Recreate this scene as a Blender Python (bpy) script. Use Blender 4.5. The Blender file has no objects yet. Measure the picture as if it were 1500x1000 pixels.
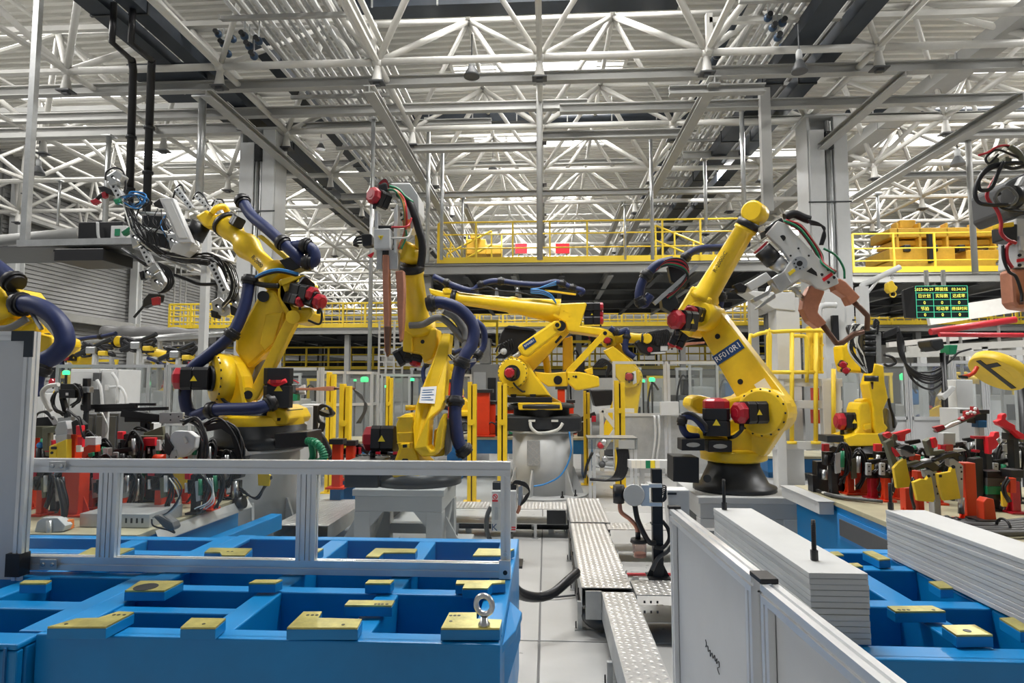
import bpy, bmesh, math, random
from mathutils import Vector, Matrix, Euler
R = random.Random(7)
D = bpy.data
SC = bpy.context.scene
COL = SC.collection
V3 = Vector
ZU = Vector((0, 0, 1))
pi = math.pi
# ------------------------------------------------------------------ camera
F_PX = 900.0
PITCH = math.atan(65 / F_PX)
YAW = math.atan(50 / F_PX)
CAM = Vector((0, 0, 1.6))
cd = D.cameras.new('camera')
cd.sensor_width = 36
cd.lens = 36 * F_PX / 1500
cd.clip_end = 300
cd.clip_start = 0.05
cam = D.objects.new('camera', cd)
COL.objects.link(cam)
cam.location = CAM
cam.rotation_euler = (pi / 2 + PITCH, 0, YAW)
SC.camera = cam
CR = Euler((pi / 2 + PITCH, 0, YAW)).to_matrix()
# ------------------------------------------------------------------ world, light, exposure
SC.view_settings.view_transform = 'Standard'
SC.view_settings.look = 'None'
SC.view_settings.exposure = -0.24
SC.view_settings.gamma = 1.0
SC.view_settings.use_curve_mapping = False
w = D.worlds.new('world')
SC.world = w
w.use_nodes = True
w.node_tree.nodes['Background'].inputs[0].default_value = (0.95, 0.98, 1.0, 1)
w.node_tree.nodes['Background'].inputs[1].default_value = 0.30
def area(name, loc, sx, sy, power, rot=(0, 0, 0), col=(1, 0.98, 0.95)):
 l = D.lights.new(name, 'AREA')
 l.shape = 'RECTANGLE'
 l.size, l.size_y = sx, sy
 l.energy = power
 l.color = col
 o = D.objects.new(name, l)
 o.location = loc
 o.rotation_euler = rot
 COL.objects.link(o)
 return o
# daylight through the roof skylights; the two nearest rows are added foreground fill
for X in (-12.4, -0.15, 12.1):
 for Y, pw in ((5.2, 1050), (10.8, 660), (17.05, 420), (22.1, 380), (28.6, 700), (36.0, 1000), (46.0, 1000)):
  area('skylight_and_fill_light', (X * 1.08, Y, 10.25), 4.6, 1.1, pw)
# ------------------------------------------------------------------ pixel rays (the photograph taken as 1500 x 1000)
def ray(px, py):
 return (CR @ Vector(((px - 750) / F_PX, -(py - 500) / F_PX, -1))).normalized()
def Q(px, py, Y):
 d = ray(px, py)
 return CAM + d * (Y / d.y)
def G(px, py, z=0.0):
 d = ray(px, py)
 return CAM + d * ((z - CAM.z) / d.z)
def QP(px, py, O, N):
 d = ray(px, py)
 return CAM + d * ((O - CAM).dot(N) / d.dot(N))
# ------------------------------------------------------------------ materials
MATS = {}
def mat(name, col, rough=0.5, metal=0.0, var=0.0, vscale=6.0, bump=0.0, bscale=80.0, emit=None, estr=0.0, spec=0.5, coat=0.0, stretch=None, rvar=0.0):
 m = D.materials.new(name)
 m.use_nodes = True
 nt = m.node_tree
 b = nt.nodes['Principled BSDF']
 b.inputs['Base Color'].default_value = (*col, 1)
 b.inputs['Roughness'].default_value = rough
 b.inputs['Metallic'].default_value = metal
 b.inputs['Specular IOR Level'].default_value = spec
 b.inputs['Coat Weight'].default_value = coat
 if emit:
  b.inputs['Emission Color'].default_value = (*emit, 1)
  b.inputs['Emission Strength'].default_value = estr
 if var or bump or rvar:
  tc = nt.nodes.new('ShaderNodeTexCoord')
  src = tc.outputs['Object']
  if stretch:
   mp = nt.nodes.new('ShaderNodeMapping')
   mp.inputs['Scale'].default_value = stretch
   nt.links.new(src, mp.inputs[0])
   src = mp.outputs[0]
  if var or rvar:
   n = nt.nodes.new('ShaderNodeTexNoise')
   n.inputs['Scale'].default_value = vscale
   n.inputs['Detail'].default_value = 5
   n.inputs['Roughness'].default_value = 0.65
   nt.links.new(src, n.inputs['Vector'])
  if var:
   r = nt.nodes.new('ShaderNodeMapRange')
   r.inputs['From Min'].default_value = 0.3
   r.inputs['From Max'].default_value = 0.7
   r.inputs['To Min'].default_value = 1 - var
   r.inputs['To Max'].default_value = 1 + var * 0.6
   nt.links.new(n.outputs['Fac'], r.inputs[0])
   mx = nt.nodes.new('ShaderNodeMix')
   mx.data_type = 'RGBA'
   mx.blend_type = 'MULTIPLY'
   mx.inputs['Factor'].default_value = 1
   mx.inputs['A'].default_value = (*col, 1)
   nt.links.new(r.outputs[0], mx.inputs['B'])
   nt.links.new(mx.outputs['Result'], b.inputs['Base Color'])
  if rvar:
   r2 = nt.nodes.new('ShaderNodeMapRange')
   r2.inputs['From Min'].default_value = 0.3
   r2.inputs['From Max'].default_value = 0.7
   r2.inputs['To Min'].default_value = max(0.02, rough - rvar)
   r2.inputs['To Max'].default_value = min(1, rough + rvar)
   nt.links.new(n.outputs['Fac'], r2.inputs[0])
   nt.links.new(r2.outputs[0], b.inputs['Roughness'])
  if bump:
   n2 = nt.nodes.new('ShaderNodeTexNoise')
   n2.inputs['Scale'].default_value = bscale
   n2.inputs['Detail'].default_value = 3
   nt.links.new(src, n2.inputs['Vector'])
   bp = nt.nodes.new('ShaderNodeBump')
   bp.inputs['Strength'].default_value = bump
   bp.inputs['Distance'].default_value = 0.01
   nt.links.new(n2.outputs['Fac'], bp.inputs['Height'])
   nt.links.new(bp.outputs[0], b.inputs['Normal'])
 MATS[name] = m
 return m
def glassmat(name, tint, haze, hazecol, gloss=0.12):
 m = D.materials.new(name)
 m.use_nodes = True
 nt = m.node_tree
 nt.nodes.remove(nt.nodes['Principled BSDF'])
 out = nt.nodes['Material Output']
 tr = nt.nodes.new('ShaderNodeBsdfTransparent')
 tr.inputs[0].default_value = (*tint, 1)
 df = nt.nodes.new('ShaderNodeBsdfDiffuse')
 df.inputs[0].default_value = (*hazecol, 1)
 gl = nt.nodes.new('ShaderNodeBsdfGlossy')
 gl.inputs['Roughness'].default_value = 0.08
 m1 = nt.nodes.new('ShaderNodeMixShader')
 m1.inputs[0].default_value = haze
 nt.links.new(tr.outputs[0], m1.inputs[1])
 nt.links.new(df.outputs[0], m1.inputs[2])
 fr = nt.nodes.new('ShaderNodeFresnel')
 fr.inputs[0].default_value = 1.35
 mu = nt.nodes.new('ShaderNodeMath')
 mu.operation = 'MULTIPLY'
 mu.inputs[1].default_value = gloss * 6
 nt.links.new(fr.outputs[0], mu.inputs[0])
 m2 = nt.nodes.new('ShaderNodeMixShader')
 nt.links.new(mu.outputs[0], m2.inputs[0])
 nt.links.new(m1.outputs[0], m2.inputs[1])
 nt.links.new(gl.outputs[0], m2.inputs[2])
 nt.links.new(m2.outputs[0], out.inputs['Surface'])
 MATS[name] = m
 return m
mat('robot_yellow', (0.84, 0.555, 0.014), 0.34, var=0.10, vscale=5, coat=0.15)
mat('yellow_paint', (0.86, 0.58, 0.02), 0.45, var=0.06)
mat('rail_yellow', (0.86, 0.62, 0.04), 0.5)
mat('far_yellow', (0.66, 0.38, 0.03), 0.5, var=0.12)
mat('plate_yellow', (0.82, 0.56, 0.03), 0.42, var=0.10)
mat('frame_blue', (0.001, 0.20, 0.50), 0.38, var=0.14, vscale=2.2, rvar=0.08)
mat('far_blue', (0.01, 0.13, 0.34), 0.45, var=0.15)
mat('hose_blue', (0.006, 0.016, 0.080), 0.5, var=0.15, vscale=20)
mat('black', (0.008, 0.008, 0.010), 0.42)
mat('cable_black', (0.010, 0.010, 0.012), 0.40)
mat('dark_metal', (0.035, 0.037, 0.040), 0.38, metal=0.4, var=0.2)
mat('dark_grey', (0.075, 0.078, 0.082), 0.5, var=0.1)
mat('grey_paint', (0.46, 0.47, 0.47), 0.5, var=0.06, vscale=3)
mat('light_grey', (0.60, 0.61, 0.61), 0.45, var=0.04)
mat('sheet_grey', (0.50, 0.51, 0.51), 0.45, var=0.05)
mat('beam_grey', (0.36, 0.36, 0.345), 0.5, var=0.08, vscale=2)
mat('truss_white', (0.60, 0.59, 0.555), 0.45, var=0.05)
mat('galvanised', (0.52, 0.53, 0.53), 0.34, metal=0.75, var=0.15)
mat('aluminium', (0.74, 0.75, 0.76), 0.30, metal=0.55, var=0.05, stretch=(1, 1, 1))
mat('steel', (0.55, 0.56, 0.57), 0.28, metal=0.9, var=0.1)
mat('white_panel', (0.56, 0.57, 0.58), 0.35, var=0.03)
mat('copper', (0.52, 0.23, 0.15), 0.42, metal=0.45, var=0.18, vscale=9)
mat('dark_copper', (0.16, 0.085, 0.06), 0.42, metal=0.5, var=0.2)
mat('red', (0.38, 0.007, 0.020), 0.38, coat=0.2)
mat('bright_red', (0.74, 0.015, 0.03), 0.38)
mat('hose_red', (0.45, 0.02, 0.03), 0.4)
mat('orange', (0.64, 0.042, 0.007), 0.42, var=0.08)
mat('olive', (0.13, 0.13, 0.085), 0.45, var=0.08)
mat('hose_green', (0.01, 0.20, 0.09), 0.4)
mat('hose_orange', (0.75, 0.20, 0.03), 0.45)
mat('hose_light_blue', (0.03, 0.22, 0.55), 0.4)
mat('hose_white', (0.62, 0.62, 0.58), 0.45)
mat('pad_metal', (0.54, 0.48, 0.15), 0.33, metal=0.45, var=0.42, vscale=9, bump=0.12, bscale=60)
mat('table_top', (0.40, 0.37, 0.25), 0.42, var=0.22, vscale=4)
mat('concrete', (0.40, 0.40, 0.39), 0.36, var=0.14, vscale=1.3, rvar=0.12)
mat('joint_dark', (0.16, 0.16, 0.16), 0.8)
mat('roof_sheet', (0.66, 0.65, 0.61), 0.5, var=0.05, vscale=0.6)
mat('wall_sheet', (0.24, 0.24, 0.235), 0.5, var=0.06)
mat('duct_dark', (0.016, 0.024, 0.036), 0.5, var=0.2)
mat('valve_blue', (0.02, 0.05, 0.10), 0.4)
mat('wrap_grey', (0.12, 0.12, 0.12), 0.45, bump=0.5, bscale=9)
mat('label_blue', (0.008, 0.05, 0.17), 0.4)
mat('label_white', (0.80, 0.80, 0.80), 0.5)
mat('sign_yellow', (0.85, 0.65, 0.03), 0.5)
mat('tread', (0.53, 0.52, 0.50), 0.34, metal=0.55, var=0.15, vscale=7)
mat('sheet_hatch', (0.50, 0.51, 0.51), 0.42, metal=0.6, var=0.15)
mat('fabric_grey', (0.20, 0.20, 0.195), 0.85, bump=0.4, bscale=25)
mat('clear_cup', (0.6, 0.45, 0.42), 0.2)
mat('skylight', (0.9, 0.9, 0.9), 0.5, emit=(1, 1, 1), estr=3.2)
mat('green_light', (0.02, 0.4, 0.12), 0.4, emit=(0.05, 1.0, 0.30), estr=2.2)
mat('screen_black', (0.004, 0.009, 0.010), 0.3, emit=(0.004, 0.02, 0.018), estr=0.5)
mat('screen_line', (0.05, 0.5, 0.3), 0.4, emit=(0.08, 0.55, 0.30), estr=0.8)
mat('screen_text', (0.8, 0.8, 0.1), 0.4, emit=(0.95, 0.90, 0.15), estr=1.3)
mat('screen_green', (0.1, 0.6, 0.2), 0.4, emit=(0.15, 0.75, 0.25), estr=0.9)
mat('warm_white', (0.8, 0.76, 0.66), 0.5)
glassmat('clear_pane', (0.94, 0.96, 0.96), 0.03, (0.75, 0.77, 0.77), 0.06)
glassmat('hazy_pane', (0.82, 0.84, 0.84), 0.16, (0.62, 0.64, 0.64), 0.14)
glassmat('cup_pane', (0.95, 0.85, 0.82), 0.18, (0.8, 0.6, 0.55), 0.12)
# ------------------------------------------------------------------ mesh builder
def frame_of(axis, up=ZU):
 a = axis.normalized()
 if abs(a.dot(up)) > 0.97:
  up = Vector((0, 1, 0)) if abs(a.y) < 0.9 else Vector((1, 0, 0))
 s = a.cross(up).normalized()
 return a, s, s.cross(a).normalized()
class MB:
 def __init__(self):
  self.v, self.f, self.s, self.m = [], [], [], []
  self.mi = 0
 def add(self, vs, fs, smooth=False):
  k = len(self.v)
  self.v.extend(vs)
  for q in fs:
   self.f.append([i + k for i in q])
  self.m.extend([self.mi] * len(fs))
  if isinstance(smooth, bool):
   self.s.extend([smooth] * len(fs))
  else:
   self.s.extend(smooth)
  return self
 def box(self, c, s, rot=None):
  c = Vector(c)
  hx, hy, hz = s[0] / 2, s[1] / 2, s[2] / 2
  vs = [Vector((x, y, z)) for x in (-hx, hx) for y in (-hy, hy) for z in (-hz, hz)]
  if rot is not None:
   vs = [rot @ p for p in vs]
  return self.add([p + c for p in vs], [(0, 1, 3, 2), (4, 6, 7, 5), (0, 4, 5, 1), (2, 3, 7, 6), (0, 2, 6, 4), (1, 5, 7, 3)])
 def bx(self, x0, x1, y0, y1, z0, z1):
  return self.box(((x0 + x1) / 2, (y0 + y1) / 2, (z0 + z1) / 2), (abs(x1 - x0), abs(y1 - y0), abs(z1 - z0)))
 def beam(self, p0, p1, wd, ht, up=ZU):
  p0, p1 = Vector(p0), Vector(p1)
  a, s, u = frame_of(p1 - p0, up)
  vs = [p + s * (i * wd / 2) + u * (j * ht / 2) for p in (p0, p1) for i, j in ((-1, -1), (1, -1), (1, 1), (-1, 1))]
  return self.add(vs, [(3, 2, 1, 0), (4, 5, 6, 7), (0, 1, 5, 4), (1, 2, 6, 5), (2, 3, 7, 6), (3, 0, 4, 7)])
 def ibeam(self, p0, p1, wd, ht, t=0.012, up=ZU):
  p0, p1 = Vector(p0), Vector(p1)
  a, s, u = frame_of(p1 - p0, up)
  self.beam(p0 + u * (ht / 2 - t / 2), p1 + u * (ht / 2 - t / 2), wd, t, up)
  self.beam(p0 - u * (ht / 2 - t / 2), p1 - u * (ht / 2 - t / 2), wd, t, up)
  self.beam(p0, p1, t, ht - 2 * t, up)
  return self
 def section(self, poly, p0, p1, up=ZU):
  """sweep a closed 2-D section (x = side, y = up) from p0 to p1"""
  p0, p1 = Vector(p0), Vector(p1)
  a, s, u = frame_of(p1 - p0, up)
  n = len(poly)
  vs = [p + s * x + u * y for p in (p0, p1) for x, y in poly]
  fs = [(i, (i + 1) % n, n + (i + 1) % n, n + i) for i in range(n)]
  fs += [tuple(range(n - 1, -1, -1)), tuple(range(n, 2 * n))]
  return self.add(vs, fs)
 def cyl(self, p0, p1, r0, r1=None, n=12, cap=True):
  p0, p1 = Vector(p0), Vector(p1)
  r1 = r0 if r1 is None else r1
  a, s, u = frame_of(p1 - p0)
  vs = []
  for p, r in ((p0, r0), (p1, r1)):
   for i in range(n):
    t = 2 * pi * (i + 0.5) / n
    vs.append(p + s * (math.cos(t) * r) + u * (math.sin(t) * r))
  fs = [(i, (i + 1) % n, n + (i + 1) % n, n + i) for i in range(n)]
  sm = [n > 8] * n
  if cap:
   fs += [tuple(range(n - 1, -1, -1)), tuple(range(n, 2 * n))]
   sm += [False, False]
  return self.add(vs, fs, sm)
 def lathe(self, prof, O, axis=ZU, n=20, capped=True):
  """prof = [(radius, height along axis)]"""
  O = Vector(O)
  a, s, u = frame_of(Vector(axis))
  vs, fs, sm = [], [], []
  for r, h in prof:
   for i in range(n):
    t = 2 * pi * (i + 0.5) / n
    vs.append(O + a * h + s * (math.cos(t) * r) + u * (math.sin(t) * r))
  for k in range(len(prof) - 1):
   for i in range(n):
    j = (i + 1) % n
    fs.append((k * n + i, k * n + j, (k + 1) * n + j, (k + 1) * n + i))
    dr = abs(prof[k + 1][0] - prof[k][0])
    dh = abs(prof[k + 1][1] - prof[k][1])
    sm.append(dh > 1e-4 and dr < 4 * dh)
  if capped:
   m = (len(prof) - 1) * n
   fs += [tuple(range(n - 1, -1, -1)), tuple(range(m, m + n))]
   sm += [False, False]
  return self.add(vs, fs, sm)
 def sphere(self, c, r, nu=12, nv=8, sc=(1, 1, 1)):
  c = Vector(c)
  vs, fs = [], []
  for k in range(nv + 1):
   ph = pi * k / nv
   rr = max(math.sin(ph), 1e-3)
   for i in range(nu):
    t = 2 * pi * i / nu
    vs.append(c + Vector((r * sc[0] * rr * math.cos(t), r * sc[1] * rr * math.sin(t), r * sc[2] * math.cos(ph))))
  for k in range(nv):
   for i in range(nu):
    j = (i + 1) % nu
    fs.append((k * nu + i, (k + 1) * nu + i, (k + 1) * nu + j, k * nu + j))
  return self.add(vs, fs, True)
 def tube(self, pts, r, n=8, sub=6, smooth=True):
  pts = [Vector(p) for p in pts]
  if smooth and len(pts) > 2:
   q = [pts[0] * 2 - pts[1]] + pts + [pts[-1] * 2 - pts[-2]]
   out = []
   for i in range(1, len(q) - 2):
    a, b, c, d = q[i - 1], q[i], q[i + 1], q[i + 2]
    for k in range(sub):
     t = k / sub
     out.append(0.5 * ((2 * b) + (c - a) * t + (2 * a - 5 * b + 4 * c - d) * t * t + (3 * b - a - 3 * c + d) * t ** 3))
   out.append(pts[-1])
   pts = out
  vs, fs = [], []
  prev = None
  for i, p in enumerate(pts):
   if i == 0:
    T = pts[1] - p
   elif i == len(pts) - 1:
    T = p - pts[i - 1]
   else:
    T = (pts[i + 1] - p).normalized() + (p - pts[i - 1]).normalized()
   if T.length < 1e-9:
    T = Vector((0, 0, 1))
   T.normalize()
   if prev is None:
    _, s, u = frame_of(T)
   else:
    u = (prev - T * prev.dot(T))
    if u.length < 1e-6:
     _, s, u = frame_of(T)
    u.normalize()
    s = T.cross(u)
   prev = u
   rr = r(i / (len(pts) - 1)) if callable(r) else r
   for k in range(n):
    t = 2 * pi * k / n
    vs.append(p + s * (math.cos(t) * rr) + u * (math.sin(t) * rr))
  m = len(pts)
  for i in range(m - 1):
   for k in range(n):
    j = (k + 1) % n
    fs.append((i * n + k, i * n + j, (i + 1) * n + j, (i + 1) * n + k))
  sm = [True] * len(fs)
  fs += [tuple(range(n - 1, -1, -1)), tuple(range((m - 1) * n, m * n))]
  sm += [False, False]
  self.path = pts
  return self.add(vs, fs, sm)
 def prism(self, poly, O, U, W, t0, t1):
  """polygon [(u, w)] in the plane through O spanned by U, W, thickened along U x W from t0 to t1"""
  O, U, W = Vector(O), Vector(U).normalized(), Vector(W).normalized()
  N = U.cross(W).normalized()
  n = len(poly)
  vs = [O + U * x + W * y + N * t for t in (t0, t1) for x, y in poly]
  fs = [(i, (i + 1) % n, n + (i + 1) % n, n + i) for i in range(n)]
  fs += [tuple(range(n - 1, -1, -1)), tuple(range(n, 2 * n))]
  return self.add(vs, fs)
 def slab(self, pts, d):
  """polygon given by 3-D points thickened by the vector d"""
  pts = [Vector(p) for p in pts]
  n = len(pts)
  vs = pts + [p + d for p in pts]
  fs = [(i, (i + 1) % n, n + (i + 1) % n, n + i) for i in range(n)]
  fs += [tuple(range(n - 1, -1, -1)), tuple(range(n, 2 * n))]
  return self.add(vs, fs)
 def ring(self, c, axis, R0, r, n=20, k=8):
  a, s, u = frame_of(Vector(axis))
  c = Vector(c)
  vs, fs = [], []
  for i in range(n):
   t = 2 * pi * i / n
   e = s * math.cos(t) + u * math.sin(t)
   for j in range(k):
    q = 2 * pi * j / k
    vs.append(c + e * (R0 + r * math.cos(q)) + a * (r * math.sin(q)))
  for i in range(n):
   for j in range(k):
    i2, j2 = (i + 1) % n, (j + 1) % k
    fs.append((i * k + j, i2 * k + j, i2 * k + j2, i * k + j2))
  return self.add(vs, fs, True)
 def mesh(self, name, mats, org=None):
  me = D.meshes.new(name)
  org = org or Vector((0, 0, 0))
  me.from_pydata([tuple(p - org) for p in self.v], [], self.f)
  fix_normals(me)
  me.polygons.foreach_set('use_smooth', self.s)
  mats = mats if isinstance(mats, (list, tuple)) else [mats]
  for q in mats:
   me.materials.append(MATS[q] if isinstance(q, str) else q)
  if len(mats) > 1:
   me.polygons.foreach_set('material_index', self.m)
  me.update()
  return me
 def build(self, name, mats, parent=None, bevel=0.0, **props):
  org = ORG.get(parent.name, Vector((0, 0, 0))) if parent is not None else Vector((0, 0, 0))
  loc = Vector((0, 0, 0))
  if parent is None and self.v:
   lo = Vector([min(p[i] for p in self.v) for i in range(3)])
   hi = Vector([max(p[i] for p in self.v) for i in range(3)])
   loc = org = Vector(((lo.x + hi.x) / 2, (lo.y + hi.y) / 2, lo.z))
  o = D.objects.new(name, self.mesh(name, mats, org))
  COL.objects.link(o)
  if parent is not None:
   o.parent = parent
  else:
   o.location = loc
  ORG[o.name] = org
  if bevel:
   b = o.modifiers.new('bevel', 'BEVEL')
   b.width = bevel
   b.segments = 2
   b.limit_method = 'ANGLE'
   b.angle_limit = math.radians(38)
   b.harden_normals = False
  for k, val in props.items():
   o[k] = val
  return o
def fix_normals(me):
 if len(me.polygons) > 60000:
  return
 b = bmesh.new()
 b.from_mesh(me)
 bmesh.ops.recalc_face_normals(b, faces=b.faces)
 b.to_mesh(me)
 b.free()
ORG = {}
def thing(name, label, cat, loc=(0, 0, 0), group=None):
 o = D.objects.new(name, None)
 o.empty_display_size = 0.1
 o.location = loc
 COL.objects.link(o)
 ORG[o.name] = Vector(loc)
 o['label'] = label
 o['category'] = cat
 if group:
  o['group'] = group
 return o
def struct(name, loc=(0, 0, 0)):
 o = D.objects.new(name, None)
 o.location = loc
 COL.objects.link(o)
 ORG[o.name] = Vector(loc)
 o['kind'] = 'structure'
 return o
def tag(o, label, cat, group=None):
 o['label'] = label
 o['category'] = cat
 if group:
  o['group'] = group
 return o
def clone(root, loc, label=None, rotz=None):
 """a copy of a thing with copies of its parts and sub-parts"""
 r = root.copy()
 COL.objects.link(r)
 r.location = loc
 if rotz is not None:
  r.rotation_euler = (0, 0, rotz)
 if label:
  r['label'] = label
 for ch in list(root.children):
  c = ch.copy()
  COL.objects.link(c)
  c.parent = r
  for g in list(ch.children):
   d2 = g.copy()
   COL.objects.link(d2)
   d2.parent = c
 return r
def part_copies(src, parent, offsets):
 """more parts alike, sharing the mesh of src, moved by the offsets"""
 for of in offsets:
  c = src.copy()
  COL.objects.link(c)
  c.parent = parent
  c.location = src.location + Vector(of)
def text(s, size, O, U, W, material, parent, name='lettering', align='CENTER', ext=0.0008):
 """flat lettering whose reading direction is U and up direction W"""
 c = D.curves.new(name, 'FONT')
 c.body = s
 c.size = size
 c.align_x = align
 c.align_y = 'CENTER'
 c.extrude = ext
 c.resolution_u = 2
 tmp = D.objects.new('tmp', c)
 me = D.meshes.new_from_object(tmp)
 D.objects.remove(tmp)
 D.curves.remove(c)
 me.name = name
 me.materials.clear()
 me.materials.append(MATS[material])
 o = D.objects.new(name, me)
 COL.objects.link(o)
 U, W = Vector(U).normalized(), Vector(W)
 W = (W - U * W.dot(U)).normalized()
 N = U.cross(W)
 M = Matrix((U, W, N)).transposed().to_4x4()
 org = ORG.get(parent.name, Vector((0, 0, 0)))
 M.translation = Vector(O) - org
 o.parent = parent
 o.matrix_local = M
 ORG[o.name] = org
 return o
def tslot(w_, h_):
 """section of an extruded aluminium profile with a slot in each broad side"""
 a, b = w_ / 2, h_ / 2
 s, dp = min(w_, h_) * 0.11, min(w_, h_) * 0.16
 P = []
 def side(n, L):
  return [(-L + (k + 0.5) * 2 * L / n) for k in range(n)]
 nw, nh = max(1, round(w_ / 0.042)), max(1, round(h_ / 0.042))
 P.append((-a, -b))
 for c in side(nw, a):
  P += [(c - s, -b), (c - s, -b + dp), (c + s, -b + dp), (c + s, -b)]
 P.append((a, -b))
 for c in side(nh, b):
  P += [(a, c - s), (a - dp, c - s), (a - dp, c + s), (a, c + s)]
 P.append((a, b))
 for c in reversed(side(nw, a)):
  P += [(c + s, b), (c + s, b - dp), (c - s, b - dp), (c - s, b)]
 P.append((-a, b))
 for c in reversed(side(nh, b)):
  P += [(-a, c + s), (-a + dp, c + s), (-a + dp, c - s), (-a, c - s)]
 return P
# ================================================================== SETTING
# ---- floor: concrete slabs with open joints
fl = struct('floor')
MB().bx(-45, 45, -3, 66, -0.10, -0.012).build('subfloor', 'joint_dark', fl)
xs = [-44 + 4 * k for k in range(0, 23)]
xs = [x - 0.05 for x in xs]
proto = MB().box((0, 0, -0.006), (3.988, 3.988, 0.012)).build('slab', 'concrete', fl, bevel=0.004)
first = True
for j in range(0, 16):
 for i in range(22):
  X, Y = xs[i] + 2, -2 + 4.0 * j + 2 - 2
  near = abs(X) < 14 and Y < 26
  if not near:
   continue
  o = proto if first else proto.copy()
  if not first:
   COL.objects.link(o)
  o.parent = fl
  o.location = (X, Y, 0)
  first = False
far = MB()
for j in range(0, 16):
 for i in range(22):
  X, Y = xs[i] + 2, -2 + 4.0 * j
  if not (abs(X) < 14 and Y < 26):
   far.box((X, Y, -0.006), (3.988, 3.988, 0.012))
far.build('distant_slabs', 'concrete', fl, kind='stuff')
# ---- ceiling: corrugated deck, falls gently either side of the ridge; skylight strips
cl = struct('ceiling')
def deck_z(X):
 return 10.75 - 0.02 * abs(X)
SKY_Y = [(4.7, 5.8), (10.3, 11.4), (16.5, 17.6), (21.5, 22.7), (27.9, 29.3), (34.8, 36.2), (42, 43.5), (49.5, 51), (56, 57.5)]  # two nearest strips are added out of view, above the foreground fill lights
SKY_X = [(-29.5, -24.5), (-16, -11.1), (-2.65, 2.25), (10.8, 15.7), (24, 29)]
for k, (xa, xb) in enumerate([(-40, -20), (-20, 0), (0, 20), (20, 40)]):
 m = MB()
 y, per = 4.0, 0.26
 za, zb = deck_z(xa), deck_z(xb)
 prev = None
 while y < 62:
  for yy, dz in ((y, 0), (y + 0.15, 0), (y + 0.165, -0.085), (y + 0.245, -0.085)):
   cur = (Vector((xa, yy, za + dz)), Vector((xb, yy, zb + dz)))
   if prev:
    m.add([prev[0], prev[1], cur[1], cur[0]], [(0, 1, 2, 3)])
   prev = cur
  y += per
 n = len(m.v)
 m.build('roof_sheet', 'roof_sheet', cl)
MB().add([Vector((-41, 3.5, 9.4)), Vector((41, 3.5, 9.4)), Vector((41, 63, 9.4)), Vector((-41, 63, 9.4))], [])
top = MB()
for xa, xb in ((-40, 0), (0, 40)):
 za, zb = deck_z(xa) + 0.15, deck_z(xb) + 0.15
 top.slab([(xa, -2, za), (xb, -2, zb), (xb, 62, zb), (xa, 62, za)], Vector((0, 0, 0.1)))
top.build('roof_membrane', 'roof_sheet', cl)
nwin = 0
for ya, yb in SKY_Y:
 for xa, xb in SKY_X:
  z = deck_z((xa + xb) / 2) - 0.10
  nwin += 1
  t = struct('window_%d' % nwin)
  fr = MB()
  for a in ((xa, ya, xb, ya), (xa, yb, xb, yb), (xa, ya, xa, yb), (xb, ya, xb, yb)):
   fr.beam((a[0], a[1], z), (a[2], a[3], z), 0.10, 0.12)
  fr.build('skylight_frame', 'truss_white', t)
  n = 4
  for q in range(n):
   x0 = xa + (xb - xa) * q / n + 0.04
   x1 = xa + (xb - xa) * (q + 1) / n - 0.04
   MB().bx(x0, x1, ya + 0.05, yb - 0.05, z - 0.01, z + 0.02).build('skylight_pane', 'skylight', t)
# ---- walls: the far wall and the two sides, slatted cladding
wf = struct('wall_back')
m = MB()
m.bx(-40, 40, 61.5, 61.8, 0, 10.7)
m.build('cladding', 'roof_sheet', wf)
wl = struct('wall_left')
m = MB()
WX = -20.0
z = 0.0
while z < 10.0:
 # each slat of the roller shutters leans out a little at its lower edge
 m.add([Vector((WX + dx, y, z + dz)) for y in (21.2, 60) for dx, dz in ((0.05, 0), (0.0, 0.16), (-0.06, 0.16), (-0.06, 0))],
          [(0, 1, 5, 4), (1, 2, 6, 5), (2, 3, 7, 6), (3, 0, 4, 7), (3, 2, 1, 0), (4, 5, 6, 7)])
 z += 0.165
m.build('shutter_slats', 'wall_sheet', wl, kind='stuff')
m = MB().bx(WX - 0.3, WX - 0.1, 4, 60, 0, 10.4)
m.build('wall_core', 'wall_sheet', wl)
for y in (21.5, 28.2, 36, 44):
 MB().ibeam((WX + 0.35, y, 0), (WX + 0.35, y, 9.4), 0.35, 0.4, 0.03, up=Vector((0, 1, 0))).build('wall_post', 'light_grey', wl)
for z in (4.4, 8.0):
 MB().beam((WX + 0.35, 21, z), (WX + 0.35, 60, z), 0.25, 0.3).build('wall_girt', 'beam_grey', wl)
for y in (31.0, 31.5, 32.0):
 MB().cyl((WX + 0.5, y, 0), (WX + 0.5, y, 9), 0.04, n=8).build('wall_pipe', 'beam_grey', wl)
wr = struct('wall_right')
MB().bx(38, 38.3, 4, 61.5, 0, 10.2).build('cladding', 'roof_sheet', wr)
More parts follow.
